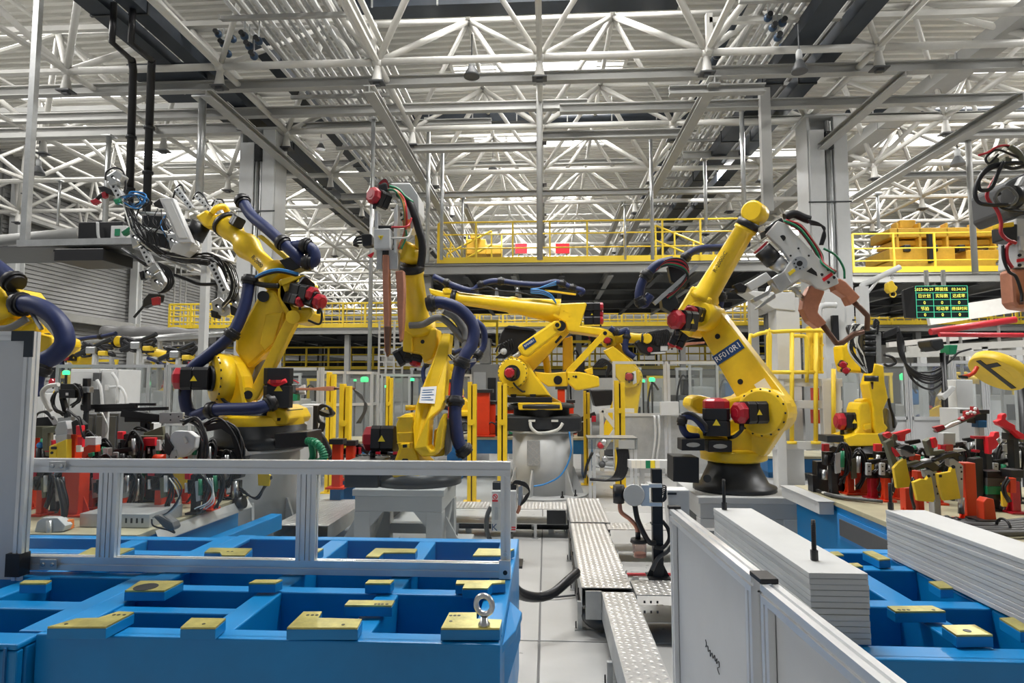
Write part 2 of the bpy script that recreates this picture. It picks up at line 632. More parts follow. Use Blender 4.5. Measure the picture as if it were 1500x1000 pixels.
# ---- columns: white steel columns with cover plates and a strapped pipe
for cname, X, sg in (('column_left', -6.68, 1), ('column_right', 6.22, -1)):
 c = struct(cname, (X, 13.9, 0))
 Y = 13.9
 z1 = 7.55
 for s in (-1, 1):
  MB().bx(X + s * 0.40 - 0.03, X + s * 0.40 + 0.03, Y - 0.3, Y + 0.3, 0, z1).build('flange', 'grey_paint', c)
 MB().bx(X - 0.37, X + 0.37, Y - 0.04, Y + 0.04, 0, z1).build('web', 'grey_paint', c)
 for xa, xb in ((-.40, -.07), (.13, .42)):
  MB().bx(X + xa, X + xb, Y - 0.34, Y - 0.04, 0, z1 - 0.3 * (xa < 0)).build('cover_plate', 'light_grey', c, bevel=0.01)
 MB().cyl((X + 0.0, Y - 0.30, 0), (X + 0.0, Y - 0.30, z1 - 0.1), 0.045, n=10).build('pipe', 'galvanised', c)
 MB().cyl((X + 0.08, Y - 0.28, 0), (X + 0.08, Y - 0.28, z1 - 0.1), 0.03, n=8).build('pipe', 'galvanised', c)
 m = MB()
 for z in (3.0, 5.6):
  m.bx(X - 0.46, X + 0.46, Y - 0.352, Y - 0.342, z, z + 0.03)
 m.build('strap', 'dark_metal', c)
 MB().bx(X - 0.5, X + 0.5, Y - 0.4, Y + 0.4, z1, z1 + 0.03).build('cap_plate', 'grey_paint', c)
 MB().bx(X - 0.06, X + 0.12, Y - 0.38, Y - 0.1, z1 - 0.75, z1 - 0.35).build('bearing_block', 'dark_metal', c, bevel=0.02)
# ---- roof space frame of white tubes
sf = struct('roof_frame')
X0, DX, Y0, DY, ZB, ZT = -0.10, 3.02, 10.9, 3.0, 7.62, 9.3
near_b, far_b = [], MB()
def node(i, j):
 return Vector((X0 + DX * i, Y0 + DY * j, ZB))
def tnode(i, j):
 return Vector((X0 + DX * (i + 0.5), Y0 + DY * (j + 0.5), ZT))
bars = []
for j in range(-1, 16):
 I = min(12, 4 + int(0.85 * max(j, 0)) + 1)
 for i in range(-I, I + 1):
  p = node(i, j)
  bars.append((p, node(i + 1, j), 0.068, 'chord', i, j))
  bars.append((p, node(i, j + 1), 0.06, 'chord', i, j))
  for a, b in ((0, 0), (-1, 0), (0, -1), (-1, -1)):
   bars.append((p, tnode(i + a, j + b), 0.05 + 0.012 * ((i + j) % 2), 'brace', i, j))
  if j < 12:
   bars.append((tnode(i, j), tnode(i + 1, j), 0.055, 'chord', i, j))
   bars.append((tnode(i, j), tnode(i, j + 1), 0.055, 'chord', i, j))
single = 0
fm = MB()
for p, q, r, nm, i, j in bars:
 if -1 <= j <= 3 and abs(i) <= 3 + j and single < 290 and (j > -1 or nm == 'brace'):
  MB().cyl(p, q, r, n=9).build(nm, 'truss_white', sf)
  single += 1
 else:
  fm.cyl(p, q, r, n=6, cap=False)
fm.build('distant_bars', 'truss_white', sf, kind='stuff')
nm_ = MB()
hub = MB().sphere((0, 0, 0), 0.11, 10, 6).lathe([(0.055, -0.05), (0.06, -0.12), (0.10, -0.36), (0.10, -0.38)], (0, 0, 0), n=10)
hub.mi = 1
hub.box((0, 0, -0.40), (0.27, 0.22, 0.025))
hub.box((0, 0, -0.43), (0.12, 0.1, 0.05))
h0 = None
for j in range(0, 6):
 for i in range(-3 - j, 4 + j):
  if h0 is None:
   h0 = hub.build('node_bracket', ['truss_white', 'dark_grey'], sf)
   h0.location = node(i, j)
  else:
   c = h0.copy()
   COL.objects.link(c)
   c.location = node(i, j)
  if (h0 is not None) and i == 3 + j and j == 5:
   pass
# ---- secondary steel hung below the nodes
hb = struct('hanging_steel')
def hbeam(x0, y0, x1, y1, z, wd=0.16, ht=0.2, name='beam', mt='beam_grey', ib=True):
 m = MB()
 if ib:
  m.ibeam((x0, y0, z), (x1, y1, z), wd, ht, 0.02)
 else:
  m.beam((x0, y0, z), (x1, y1, z), wd, ht)
 return m.build(name, mt, hb)
def xbeam(pxa, pxb, py, Y, **k):
 a, b = Q(pxa, py, Y), Q(pxb, py, Y)
 return hbeam(a.x, Y, b.x, Y, (a.z + b.z) / 2, **k)
xbeam(-60, 1560, 116, 11.6, ht=0.20)
xbeam(-60, 860, 165, 13.0, ht=0.20)
xbeam(820, 1560, 151, 12.6, ht=0.18)
xbeam(595, 787, 216, 13.9, ht=0.17)
xbeam(795, 1010, 197, 13.4, ht=0.17)
xbeam(-40, 360, 193, 13.6, ht=0.24)
xbeam(420, 720, 182, 14.2, ht=0.14)
xbeam(1060, 1560, 172, 14.0, ht=0.16)
xbeam(1000, 1190, 226, 16.5, ht=0.2)
xbeam(1310, 1560, 255, 14.0, ht=0.13)
xbeam(1400, 1560, 195, 12.0, ht=0.14)
xbeam(-40, 330, 160, 14.6, ht=0.13, ib=False)
xbeam(500, 1120, 283, 17.0, ht=0.16)
xbeam(560, 1100, 238, 19.0, ht=0.14)
xbeam(240, 640, 240, 18.5, ht=0.14)
xbeam(980, 1120, 132, 10.6, ht=0.15)
for X in (-3.12, 2.92, -6.1, 6.1):
 hbeam(X, 10.4, X, 30, 6.86, wd=0.2, ht=0.14)
for X in (-2.2, -0.1, 2.1):
 hbeam(X, 16.4, X, 34, 6.5, wd=0.14, ht=0.14)
hbeam(7.83, 10.2, 7.83, 15.8, 6.32, wd=0.2, ht=0.16)
xbeam(-60, 545, 38, 10.7, wd=.1, ht=.1, ib=False, mt='truss_white')
xbeam(1038, 1560, 23, 10.7, wd=.1, ht=.1, ib=False, mt='truss_white')
for px, ya, yb in ((547, 35, 84), (1038, 21, 76)):
 a, b = Q(px, ya, 10.7), Q(px, yb, 10.7)
 MB().beam((a.x, 10.7, b.z), (a.x, 10.7, a.z), .11, .1, up=Vector((0, 1, 0))).build('drop_bar', 'truss_white', hb)
# hanger tubes down from the steel
def hanger(px, ya, yb, Y, r=0.045, mt='galvanised', name='hanger'):
 a, b = Q(px, ya, Y), Q(px, yb, Y)
 b.x = a.x
 m = MB().cyl(a, b, r, n=9)
 m.box(a, (r * 4, r * 4, 0.03))
 return m.build(name, mt, hb)
hanger(790, 120, 380, 12.6, 0.065, 'beam_grey')
hanger(547, 175, 560, 13.0, 0.045)
hanger(628, 175, 385, 15.0, 0.05)
hanger(648, 220, 380, 15.4, 0.045)
hanger(678, 290, 380, 16.2, 0.035)
hanger(953, 200, 380, 15.6, 0.045)
hanger(915, 300, 380, 16.0, 0.03)
hanger(1086, 160, 330, 13.5, 0.05)
hanger(1032, 233, 330, 14.0, 0.04)
hanger(297, 145, 290, 10.9, 0.07)
hanger(160, 200, 330, 13.4, 0.06)
hanger(88, 265, 330, 14, 0.03)
hanger(1418, 205, 400, 12.4, 0.055, 'beam_grey')
hanger(1285, 285, 335, 14.5, 0.035)
MB().beam(Q(1119, 130, 12.5), Vector((Q(1119, 130, 12.5).x, 12.5, Q(1119, 310, 12.5).z)), 0.2, 0.14, up=Vector((0, 1, 0))).build('perforated_post', 'beam_grey', hb)
# ================================================================== OVERHEAD SERVICES
def along(name, label, cat, X, z, y0, y1, r, mt, box=None, group=None):
 t = thing(name, label, cat, (X, y0, z), group)
 m = MB()
 if box:
  m.beam((X, y0, z), (X, y1, z), box[0], box[1])
 else:
  m.cyl((X, y0, z), (X, y1, z), r, n=12)
 m.build('duct_run', mt, t)
 m = MB()
 y = y0 + 0.5
 n = 0
 while y < y1 and n < 40:
  if box:
   m.beam((X, y, z), (X, y + 0.05, z), box[0] + 0.04, box[1] + 0.04)
  else:
   m.cyl((X, y, z), (X, y + 0.05, z), r * 1.12, n=12)
  y += 3.0
  n += 1
 m.build('joint_flanges', 'dark_metal' if mt == 'duct_dark' else 'galvanised', t, kind='stuff')
 return t
along('air_duct', 'dark flat duct running away overhead, inner one of the two right of centre', 'duct', 4.68, 7.93, 6, 50, 0.2, 'duct_dark', (0.40, 0.26))
along('air_duct', 'dark flat duct running away overhead, outer one beside the right column', 'duct', 5.38, 7.93, 6, 50, 0.2, 'duct_dark', (0.34, 0.26))
along('air_pipe', 'thin dark pipe running away overhead right of centre', 'pipe', 3.57, 8.45, 6, 50, 0.08, 'duct_dark')
along('air_duct', 'dark flat duct running away overhead at upper left, outer one', 'duct', -7.42, 7.93, 6, 50, 0.2, 'duct_dark', (0.40, 0.22))
along('air_duct', 'dark flat duct running away overhead at upper left, inner one', 'duct', -6.80, 7.93, 6, 50, 0.2, 'duct_dark', (0.30, 0.22))
along('air_duct', 'dark flat duct running away beyond the left column', 'duct', -5.65, 8.4, 11.5, 50, 0.2, 'duct_dark', (0.36, 0.25))
along('air_duct', 'grey duct running away overhead at the top right corner', 'duct', 8.6, 8.2, 6, 50, 0.2, 'beam_grey', (0.5, 0.3))
for sg, lab in ((-1, 'bank of parallel grey service pipes running away overhead left of centre'), (1, 'bank of parallel grey service pipes running away overhead right of centre')):
 t = thing('pipe_bank', lab, 'pipes', (sg * 4.5, 6, 8.2))
 for k in range(13):
  X = sg * (3.45 + 0.165 * k + (0.04 if k % 3 == 0 else 0))
  if sg > 0 and k in (0, 1, 8, 9, 10, 12):
   continue
  r = (0.045, 0.03, 0.06)[k % 3]
  MB().cyl((X, 6, 8.16 + r), (X, 48, 8.16 + r), r, n=8).build('pipe', ('light_grey', 'galvanised', 'beam_grey')[k % 3], t)
 for k in range(14):
  y = 7.2 + 3 * k
  MB().beam((sg * 3.3, y, 8.12), (sg * 5.75, y, 8.12), 0.08, 0.07).build('pipe_support', 'beam_grey', t)
 if sg < 0:
  for k in range(3):
   X = -3.35 + 0.16 * k
   MB().beam((X, 6, 7.95), (X, 40, 7.95), 0.09, 0.05).build('cable_tray', 'truss_white', t)
def xduct(label, pxa, pxb, py, Y, hh, mt='duct_dark', rnd=False):
 a, b = Q(pxa, py, Y), Q(pxb, py, Y)
 z = (a.z + b.z) / 2
 t = thing('cross_duct', label, 'duct', (a.x, Y, z))
 m = MB()
 if rnd:
  m.cyl((a.x, Y, z), (b.x, Y, z), hh / 2, n=14)
 else:
  m.beam((a.x, Y, z), (b.x, Y, z), 0.4, hh)
 m.build('duct_run', mt, t)
 m = MB()
 k = 0
 x = a.x + 0.6
 while x < b.x:
  MB().beam((x, Y - 0.22, z - hh / 2 - 0.02), (x, Y - 0.22, z + hh / 2 + 0.4), 0.03, 0.03, up=Vector((0, 1, 0))).build('hanger_strap', 'galvanised', t)
  x += 1.25
 return t
xduct('wide dark duct crossing overhead at the very top of the hall', 505, 995, 2, 11.2, 0.30)
xduct('round dark duct crossing behind the second row of steel, right of the hanger', 800, 985, 173, 17.2, 0.30, rnd=True)
xduct('flat dark duct crossing behind the second row of steel, left of the hanger', 600, 786, 176, 17.0, 0.26)
xduct('dark duct stub crossing above the left black drop pipes', 195, 296, 106, 11.4, 0.17)
xduct('dark duct stub crossing left of the left column head', 240, 350, 138, 12.4, 0.16)
xduct('dark duct crossing behind the right column head', 1240, 1500, 163, 17.4, 0.2, rnd=True)
for k, (xo, lab) in enumerate(((0, 'left one of two thick black drop pipes with an offset bend'), (28, 'right one of two thick black drop pipes with an offset bend'))):
 t = thing('drop_pipe', lab, 'pipe', Q(192 + xo, 290, 10.7))
 q = [Q(167 + xo, 5, 9.4), Q(164 + xo, 62, 9.4), Q(193 + xo * 1.05, 88, 10.4)]
 MB().tube(q, 0.05, 10, smooth=False).build('upper_bend', 'black', t)
 a = Q(195 + xo * .95, 102, 10.7)
 b = Q(187 + xo * .95, 384 - 40 * k, 10.7)
 MB().tube([Q(193 + xo * 1.05, 88, 10.4), a, b], 0.068, 10, smooth=False).build('riser', 'black', t)
 for u in (0.35, 0.62, 0.8):
  p = a.lerp(b, u)
  MB().cyl(p, p + Vector((0, 0, -0.05)), 0.095, n=10).build('pipe_collar', 'dark_metal', t)
# valve clusters of dark blue balls by the pipes
for n, (cx, cy, Y, lab) in enumerate(((328, 62, 11.2, 'cluster of dark blue valves hung under the roof, left one of the upper left pair'), (366, 65, 10.3, 'cluster of dark blue valves hung under the roof, right one of the upper left pair'),
                                      (1133, 38, 10.6, 'cluster of dark blue valves hung under the roof, upper one right of centre'), (1147, 66, 12.2, 'cluster of dark blue valves hung under the roof, lower one right of centre'))):
 t = thing('valve_cluster', lab, 'valves', Q(cx, cy, Y))
 for k in range(4):
  p = Q(cx - 8 + 7 * k, cy - 12 + 9 * ((k * 2) % 5) * 0.8, Y)
  b = MB().sphere(p, 0.075, 10, 7).build('valve_body', 'valve_blue', t)
  MB().cyl(p + Vector((0, -.05, 0)), p + Vector((0, -0.13, 0)), 0.05, n=8).build('valve_cap', 'dark_metal', t)
  MB().cyl(p, p + Vector((0, 0, 0.4)), 0.012, n=6).build('stem', 'steel', t)
def lamp(px, py, Y, r, lab):
 c = Q(px, py, Y)
 t = thing('high_bay_lamp', lab, 'lamp', c)
 MB().lathe([(r, -0.09), (r * 0.96, -0.05), (r * 0.45, 0.10), (r * 0.35, 0.12)], c, n=18).build('shade', 'dark_grey', t)
 MB().lathe([(r * 0.4, 0.10), (r * 0.4, 0.25), (r * 0.2, 0.30)], c, n=12).build('housing', 'grey_paint', t)
 MB().cyl(c + Vector((0, 0, 0.30)), c + Vector((0, 0, 0.75)), 0.012, n=6).build('suspension_rod', 'dark_metal', t)
 MB().lathe([(r * 0.9, -0.088), (r * 0.9, -0.07)], c, n=18).build('lens', 'hose_white', t)
 if Y > 14:
  area('lamp_light', c - ZU * .12, .3, .3, 420)
lamp(691, 106, 11.2, 0.15, 'grey bell lamp hung below the first skylight')
lamp(722, 246, 19.5, 0.16, 'small grey disc lamp hung over the central walkway platform')
lamp(1171, 98, 10.2, 0.13, 'pale disc lamp right of centre, below the blue valves')
lamp(1403, 236, 14.5, 0.16, 'grey bell lamp hung beside the hanger at right')
lamp(231, 112, 12.2, 0.12, 'grey bell lamp beside the black drop pipes')
lamp(1053, 241, 18.2, 0.15, 'dark bell lamp hung over the right end of the central platform')
lamp(56, 250, 14.0, 0.15, 'white disc lamp at far left under the trusses')
lamp(1165, 168, 15.2, 0.14, 'grey bell lamp far overhead beyond the right column')
lamp(470, 215, 20.0, 0.15, 'grey bell lamp far overhead left of centre')
# ================================================================== MEZZANINES
DECKZ = Q(800, 384, 16.0).z
def guard(label, p0, p1, n, h=1.1, mids=(0.36, 0.7), toe=0.16, r=0.024, mt='rail_yellow', mesh=0, thing_=True):
 """tubular guard rail between two points at deck level, n bays"""
 p0, p1 = Vector(p0), Vector(p1)
 e_ = (p1 - p0).normalized() * .06
 p0, p1 = p0 + e_, p1 - e_
 t = thing('guard_rail', label, 'railing', p0)
 MB().cyl(p0 + ZU * h, p1 + ZU * h, r, n=8).build('top_rail', mt, t)
 for q in mids:
  MB().cyl(p0 + ZU * h * q, p1 + ZU * h * q, r * 0.8, n=6).build('mid_rail', mt, t)
 if toe:
  MB().beam(p0 + ZU * toe / 2, p1 + ZU * toe / 2, 0.012, toe).build('toe_board', mt, t)
 s = MB().beam((0, 0, 0), (0, 0, h), r * 1.9, r * 1.9, up=Vector((0, 1, 0))).build('post', mt, None)
 s.parent = t
 s.location = (0, 0, 0)
 for k in range(1, n + 1):
  c = s.copy()
  COL.objects.link(c)
  c.parent = t
  c.location = (p1 - p0) * (k / n)
 if mesh:
  m = MB()
  N = n * mesh
  for k in range(N):
   p = p0.lerp(p1, (k + 0.5) / N)
   m.beam(p, p + ZU * h, 0.034, 0.034, up=Vector((0, 1, 0)))
  m.build('infill_bars', mt, t, kind='stuff')
 return t
def mezz(name, x0, x1, y0, y1, z, nj, posts=()):
 t = struct(name, (x0, y0, 0))
 MB().bx(x0, x1, y0, y1, z - 0.06, z).build('deck', 'dark_grey', t)
 MB().ibeam((x0, y0, z - 0.17), (x1, y0, z - 0.17), 0.16, 0.24, 0.02).build('fascia_beam', 'beam_grey', t)
 MB().ibeam((x0, y1, z - 0.17), (x1, y1, z - 0.17), 0.16, 0.24, 0.02).build('rear_beam', 'dark_grey', t)
 for k in range(nj + 1):
  X = x0 + (x1 - x0) * k / nj
  MB().ibeam((X, y0 + 0.05, z - 0.22), (X, y1, z - 0.22), 0.14, 0.30, 0.02).build('joist', 'dark_grey' if k % 2 else 'beam_grey', t)
 for q in range(3):
  yy = y0 + (y1 - y0) * (q + 1) / 4
  MB().ibeam((x0, yy, z - 0.30), (x1, yy, z - 0.30), 0.14, 0.2, 0.02).build('cross_beam', 'dark_grey', t)
 for X, yy in posts:
  MB().ibeam((X, yy, 0), (X, yy, z - 0.3), 0.22, 0.24, 0.02, up=Vector((0, 1, 0))).build('mezzanine_post', 'beam_grey', t)
 return t
XA, XB = Q(612, 384, 16).x, Q(1188, 384, 16).x
mezz('mezzanine_centre', XA, XB, 16.0, 25.0, DECKZ, 8, [(XA + 0.2, 16.4), (XA + 0.2, 24), (XB - 0.2, 24), (Q(848, 420, 24).x, 24.5)])
guard('yellow guard rail along the front of the central platform', (Q(640, 380, 16).x, 16.02, DECKZ), (Q(1087, 380, 16).x, 16.02, DECKZ), 8)
guard('yellow guard rail along the rear edge of the central platform', (XA, 24.9, DECKZ), (XB, 24.9, DECKZ), 9)
guard('yellow guard rail at the left end of the central platform', (Q(640, 380, 16).x, 16.1, DECKZ), (Q(640, 380, 16).x, 24.8, DECKZ), 4)
# ramp rails on the platform
for lab, xa, za, xb, zb, Y in (('sloping yellow stair rail on the central platform, at its left', 655, 372, 720, 338, 19.0),
                               ('sloping yellow stair rail on the central platform, at its right', 960, 330, 1045, 365, 18.0)):
 a, b = Q(xa, za, Y), Q(xb, zb, Y)
 t = thing('stair_rail', lab, 'railing', a)
 for k in (0, 0.45):
  MB().cyl(a - ZU * k, b - ZU * k, 0.03, n=8).build('hand_rail', 'rail_yellow', t)
 for q in (0, 0.33, 0.66, 1):
  p = a.lerp(b, q)
  MB().cyl(p, Vector((p.x, p.y, DECKZ)), 0.028, n=8).build('post', 'rail_yellow', t)
a = Q(783, 364, 21)
t = thing('banner', 'red banner with a pale middle hung on the platform guard rail', 'banner', a)
for xa, xb, mt in ((755, 772, 'bright_red'), (772, 814, 'warm_white'), (814, 834, 'bright_red')):
 p, q = Q(xa, 357, 21), Q(xb, 371, 21)
 MB().bx(p.x, q.x, 20.98, 21.02, q.z, p.z).build('banner_panel', mt, t)
for xx in (760, 795, 830):
 p = Q(xx, 357, 21.05)
 MB().cyl(p, (p.x, p.y, DECKZ), 0.02, n=6).build('banner_stake', 'rail_yellow', t)
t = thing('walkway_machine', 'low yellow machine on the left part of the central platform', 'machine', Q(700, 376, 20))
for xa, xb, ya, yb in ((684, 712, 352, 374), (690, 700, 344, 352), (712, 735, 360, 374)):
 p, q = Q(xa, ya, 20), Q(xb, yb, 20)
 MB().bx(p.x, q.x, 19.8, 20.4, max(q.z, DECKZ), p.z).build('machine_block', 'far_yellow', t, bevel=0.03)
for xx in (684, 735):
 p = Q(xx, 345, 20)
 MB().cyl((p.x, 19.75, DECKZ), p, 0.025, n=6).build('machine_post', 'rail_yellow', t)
# right mezzanine with its yellow machine
RZ = Q(1370, 398, 17.5).z
RXA, RXB = Q(1248, 398, 17.5).x, Q(1620, 398, 17.5).x
mezz('mezzanine_right', RXA, RXB, 17.5, 26.0, RZ, 6, [(RXA + 0.3, 25), (RXB - 0.3, 18)])
guard('yellow guard rail along the front of the right platform', (RXA, 17.52, RZ), (RXB, 17.52, RZ), 6, mids=(0.3, 0.62))
guard('yellow guard rail along the rear edge of the right platform', (RXA, 25.9, RZ), (RXB, 25.9, RZ), 6)
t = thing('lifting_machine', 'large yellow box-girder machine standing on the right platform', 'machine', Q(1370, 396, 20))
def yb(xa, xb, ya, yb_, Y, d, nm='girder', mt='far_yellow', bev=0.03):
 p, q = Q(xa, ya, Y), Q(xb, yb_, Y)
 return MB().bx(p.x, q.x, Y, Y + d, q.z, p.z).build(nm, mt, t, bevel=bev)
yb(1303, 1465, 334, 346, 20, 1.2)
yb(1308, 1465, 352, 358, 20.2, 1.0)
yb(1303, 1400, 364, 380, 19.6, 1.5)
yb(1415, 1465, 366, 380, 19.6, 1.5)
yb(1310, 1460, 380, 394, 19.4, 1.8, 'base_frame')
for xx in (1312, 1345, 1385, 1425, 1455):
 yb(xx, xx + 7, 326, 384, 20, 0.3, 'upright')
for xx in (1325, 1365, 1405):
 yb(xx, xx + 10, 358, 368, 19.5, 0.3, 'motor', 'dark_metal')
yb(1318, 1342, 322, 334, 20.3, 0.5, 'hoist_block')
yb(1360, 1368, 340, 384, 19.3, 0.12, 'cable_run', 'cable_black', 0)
# far platforms behind everything
FZ = Q(800, 478, 27).z
mezz('mezzanine_far', Q(236, 478, 27).x, Q(1560, 478, 27).x, 27.0, 36.0, FZ, 16, [(x, 27.4) for x in (-14, -9, -4, 1, 6, 11, 16)])
guard('fine yellow mesh guard rail along the far platform, left of centre', (Q(246, 478, 27).x, 27, FZ), (-3, 27, FZ), 14, mids=(0.25, 0.5, 0.75), mesh=3, r=.045)
guard('fine yellow mesh guard rail along the far platform, middle stretch', (-3, 27, FZ), (6.5, 27, FZ), 9, mids=(0.25, 0.5, 0.75), mesh=3, r=.045)
guard('fine yellow mesh guard rail along the far platform, right stretch', (6.5, 27, FZ), (22, 27, FZ), 15, mids=(0.25, 0.5, 0.75), mesh=3, r=.045)
guard('yellow guard rail at the left end of the far platform', (Q(246, 478, 27).x, 27, FZ), (Q(246, 478, 27).x, 36, FZ), 6, mesh=2)
guard('yellow guard rail along the rear of the far platform', (Q(246, 478, 27).x, 36, FZ), (22, 36, FZ), 24, mesh=1)
LZ = Q(480, 541, 30).z
mezz('mezzanine_low', Q(160, 541, 30).x, Q(1200, 541, 30).x, 30, 33, LZ, 12)
guard('yellow guard rail along the low far platform, left stretch', (Q(160, 541, 30).x, 30, LZ), (-4, 30, LZ), 16, mids=(0.34, 0.67), r=0.045)
guard('yellow guard rail along the low far platform, right stretch', (-4, 30, LZ), (Q(1200, 541, 30).x, 30, LZ), 16, mids=(0.34, 0.67), r=0.045, mesh=2)
# dark stock racks on the low platform
for k, (xa, xb) in enumerate(((418, 470), (478, 560), (905, 960), (1100, 1180))):
 p, q = Q(xa, 486, 32), Q(xb, 541, 32)
 t = thing('stock_rack', 'dark rack of black crates on the low far platform, ' + ('first from the left', 'second from the left', 'third from the left', 'fourth from the left')[k], 'rack', (p.x, 32, LZ))
 for X in (p.x, (p.x + q.x) / 2, q.x):
  MB().beam((X, 31.6, LZ), (X, 31.6, p.z), 0.08, 0.08, up=Vector((0, 1, 0))).build('rack_post', 'dark_metal', t)
 for s in range(3):
  z = LZ + 0.1 + s * (p.z - LZ) / 3
  MB().bx(p.x, q.x, 31.6, 32.6, z, z + 0.05).build('rack_shelf', 'dark_metal', t)
  n = max(2, int((q.x - p.x) / 0.7))
  for c in range(n):
   x0 = p.x + (q.x - p.x) * c / n
   MB().bx(x0 + 0.06, x0 + (q.x - p.x) / n - 0.06, 31.65, 32.4, z + 0.05, z + 0.42).build('crate', 'black', t, bevel=0.03)
# white ladder tower behind robot two
t = thing('ladder_tower', 'white caged ladder tower left of the middle robot', 'ladder', Q(570, 560, 20))
for xx in (556, 566, 578, 590):
 a, b = Q(xx, 470, 20), Q(xx, 600, 20)
 MB().beam((a.x, 20, 0), (a.x, 20, a.z), 0.06, 0.06, up=Vector((0, 1, 0))).build('stile', 'truss_white', t)
for k in range(13):
 y = 476 + 9 * k
 MB().beam(Q(556, y, 20), Q(590, y, 20), 0.05, 0.05).build('rung', 'truss_white', t)
# ================================================================== ROBOTS
class K:
 """a thing whose pieces stand near one depth Y; pieces are given in a survey grid (origin, scale) of that depth"""
 def __init__(s, t, ox, oy, sc, Y):
  s.t, s.ox, s.oy, s.sc, s.Y = t, ox, oy, sc, Y
  s.u = Y / F_PX / sc            # metres per grid unit
 def p(s, x, y, dy=0.0):
  return Q(s.ox + x / s.sc, s.oy + y / s.sc, s.Y + dy)
 def slab(s, name, mt, pts, dy=0.0, d=0.2, bev=0.012, par=None, **kw):
  P = [s.p(q[0], q[1], dy + (q[2] if len(q) > 2 else 0)) for q in pts]
  return MB().slab(P, Vector((0, d, 0))).build(name, mt, par or s.t, bevel=bev, **kw)
 def cyl(s, name, mt, a, b, r, r1=None, n=16, par=None, bev=0.0):
  return MB().cyl(s.p(*a), s.p(*b), r * s.u, None if r1 is None else r1 * s.u, n).build(name, mt, par or s.t, bevel=bev)
 def tube(s, name, mt, pts, r, par=None, n=10, sub=7):
  return MB().tube([s.p(*q) for q in pts], r * s.u, n, sub).build(name, mt, par or s.t)
 def beam(s, name, mt, a, b, wd, ht, par=None, bev=0.0, up=ZU):
  return MB().beam(s.p(*a), s.p(*b), wd * s.u, ht * s.u, up).build(name, mt, par or s.t, bevel=bev)
 def ball(s, name, mt, a, r, par=None):
  return MB().sphere(s.p(*a), r * s.u, 14, 9).build(name, mt, par or s.t)
def motor(t, p, axis, r, L, cap=True, nm='motor', sticker=True):
 """black servo motor from p along axis with a red octagonal end cap"""
 p, a = Vector(p), Vector(axis).normalized()
 face = (CAM - p).normalized()
 face = (face - a * face.dot(a)).normalized()
 c = r * 0.25
 sec = [(-r + c, -r), (r - c, -r), (r, -r + c), (r, r - c), (r - c, r), (-r + c, r), (-r, r - c), (-r, -r + c)]
 m = MB()
 m.section(sec, p, p + a * L * 0.55, up=face)
 m.section([(x * 0.93, y * 0.93) for x, y in sec], p + a * L * 0.55, p + a * L * 0.6, up=face)
 m.section(sec, p + a * L * 0.6, p + a * L, up=face)
 b = m.build(nm, 'black', t, bevel=0.004)
 if cap:
  e = p + a * L
  m = MB().cyl(e, e + a * r * 0.55, r * 1.0, n=8).cyl(e + a * r * 0.55, e + a * r * 0.75, r * 0.98, r * 0.72, n=8).cyl(e + a * r * 0.75, e + a * r * 0.80, r * 0.42, n=12)
  m.build('motor_cap', 'red', b, bevel=0.004)
  m = MB().cyl(e + a * r * 0.1 - ZU * r, e + a * r * 0.1 - ZU * r * 1.5, r * 0.22, n=10)
  m.build('connector', 'dark_metal', b)
 if sticker and r > 0.05:
  q = p + a * L * 0.5 + face * (r + 0.001)
  up = ZU - face * ZU.dot(face)
  up.normalize()
  sd = up.cross(face)
  h = r * 0.28
  MB().slab([q - sd * h - up * h * 0.8, q + sd * h - up * h * 0.8, q + up * h * 0.9], face * 0.002).build('warning_sticker', 'sign_yellow', b)
 return b
def bolts(t, c, axis, R_, n, r=0.012, L=0.012, mt='dark_metal', nm='bolt_circle', a0=0, a1=2 * pi):
 a, s, u = frame_of(Vector(axis))
 m = MB()
 for i in range(n):
  q = a0 + (a1 - a0) * i / n
  p = Vector(c) + (s * math.cos(q) + u * math.sin(q)) * R_
  m.cyl(p, p + a * L, r, n=6)
 return m.build(nm, mt, t, kind='stuff')
def link(m, p, q, N, ra, rb, t0, t1, k=10):
 """a tapering arm with round ends about two parallel axes N"""
 A = (q - p)
 L = A.length
 A = A.normalized()
 B = Vector(N).cross(A).normalized()
 poly = []
 for i in range(k + 1):
  w = pi / 2 + pi * i / k
  poly.append((ra * math.cos(w), ra * math.sin(w)))
 for i in range(k + 1):
  w = -pi / 2 + pi * i / k
  poly.append((L + rb * math.cos(w), rb * math.sin(w)))
 m.prism(poly, p, A, B, t0, t1)
 return m
def hose(t, pts, r, mt='hose_blue', clamps=(), nm='dress_hose', n=12, sub=8):
 """protective sleeve through world points with dark clamps along it"""
 m = MB()
 m.tube(pts, r, n, sub)
 o = m.build(nm, mt, t)
 P = m.path
 for u in clamps:
  i = min(len(P) - 2, max(0, int(u * (len(P) - 1))))
  a = (P[i + 1] - P[i]).normalized()
  c = MB()
  c.cyl(P[i] - a * 0.022, P[i] + a * 0.022, r * 1.45, n=14)
  c.cyl(P[i] - a * 0.05, P[i] + a * 0.05, r * 1.18, n=14)
  c.build('hose_clamp', 'black', o, bevel=0.003)
 return o
def pockets(k, t, pts, d, dy=0.0):
 """black fork-lift pockets with an oval hole"""
 for (xa, ya, xb, yb) in pts:
  o = k.slab('lift_pocket', 'black', [(xa, ya), (xb, ya), (xb, yb), (xa, yb)], dy, d, 0.006)
  cx, cy, w_, h_ = (xa + xb) / 2, (ya + yb) / 2, (xb - xa) * 0.30, (yb - ya) * 0.2
  pp = []
  for i in range(12):
   q = 2 * pi * i / 12
   pp.append((cx + w_ * math.cos(q), cy + h_ * math.sin(q)))
  k.slab('pocket_hole', 'beam_grey', pp, dy - 0.003, 0.003, 0, par=o)
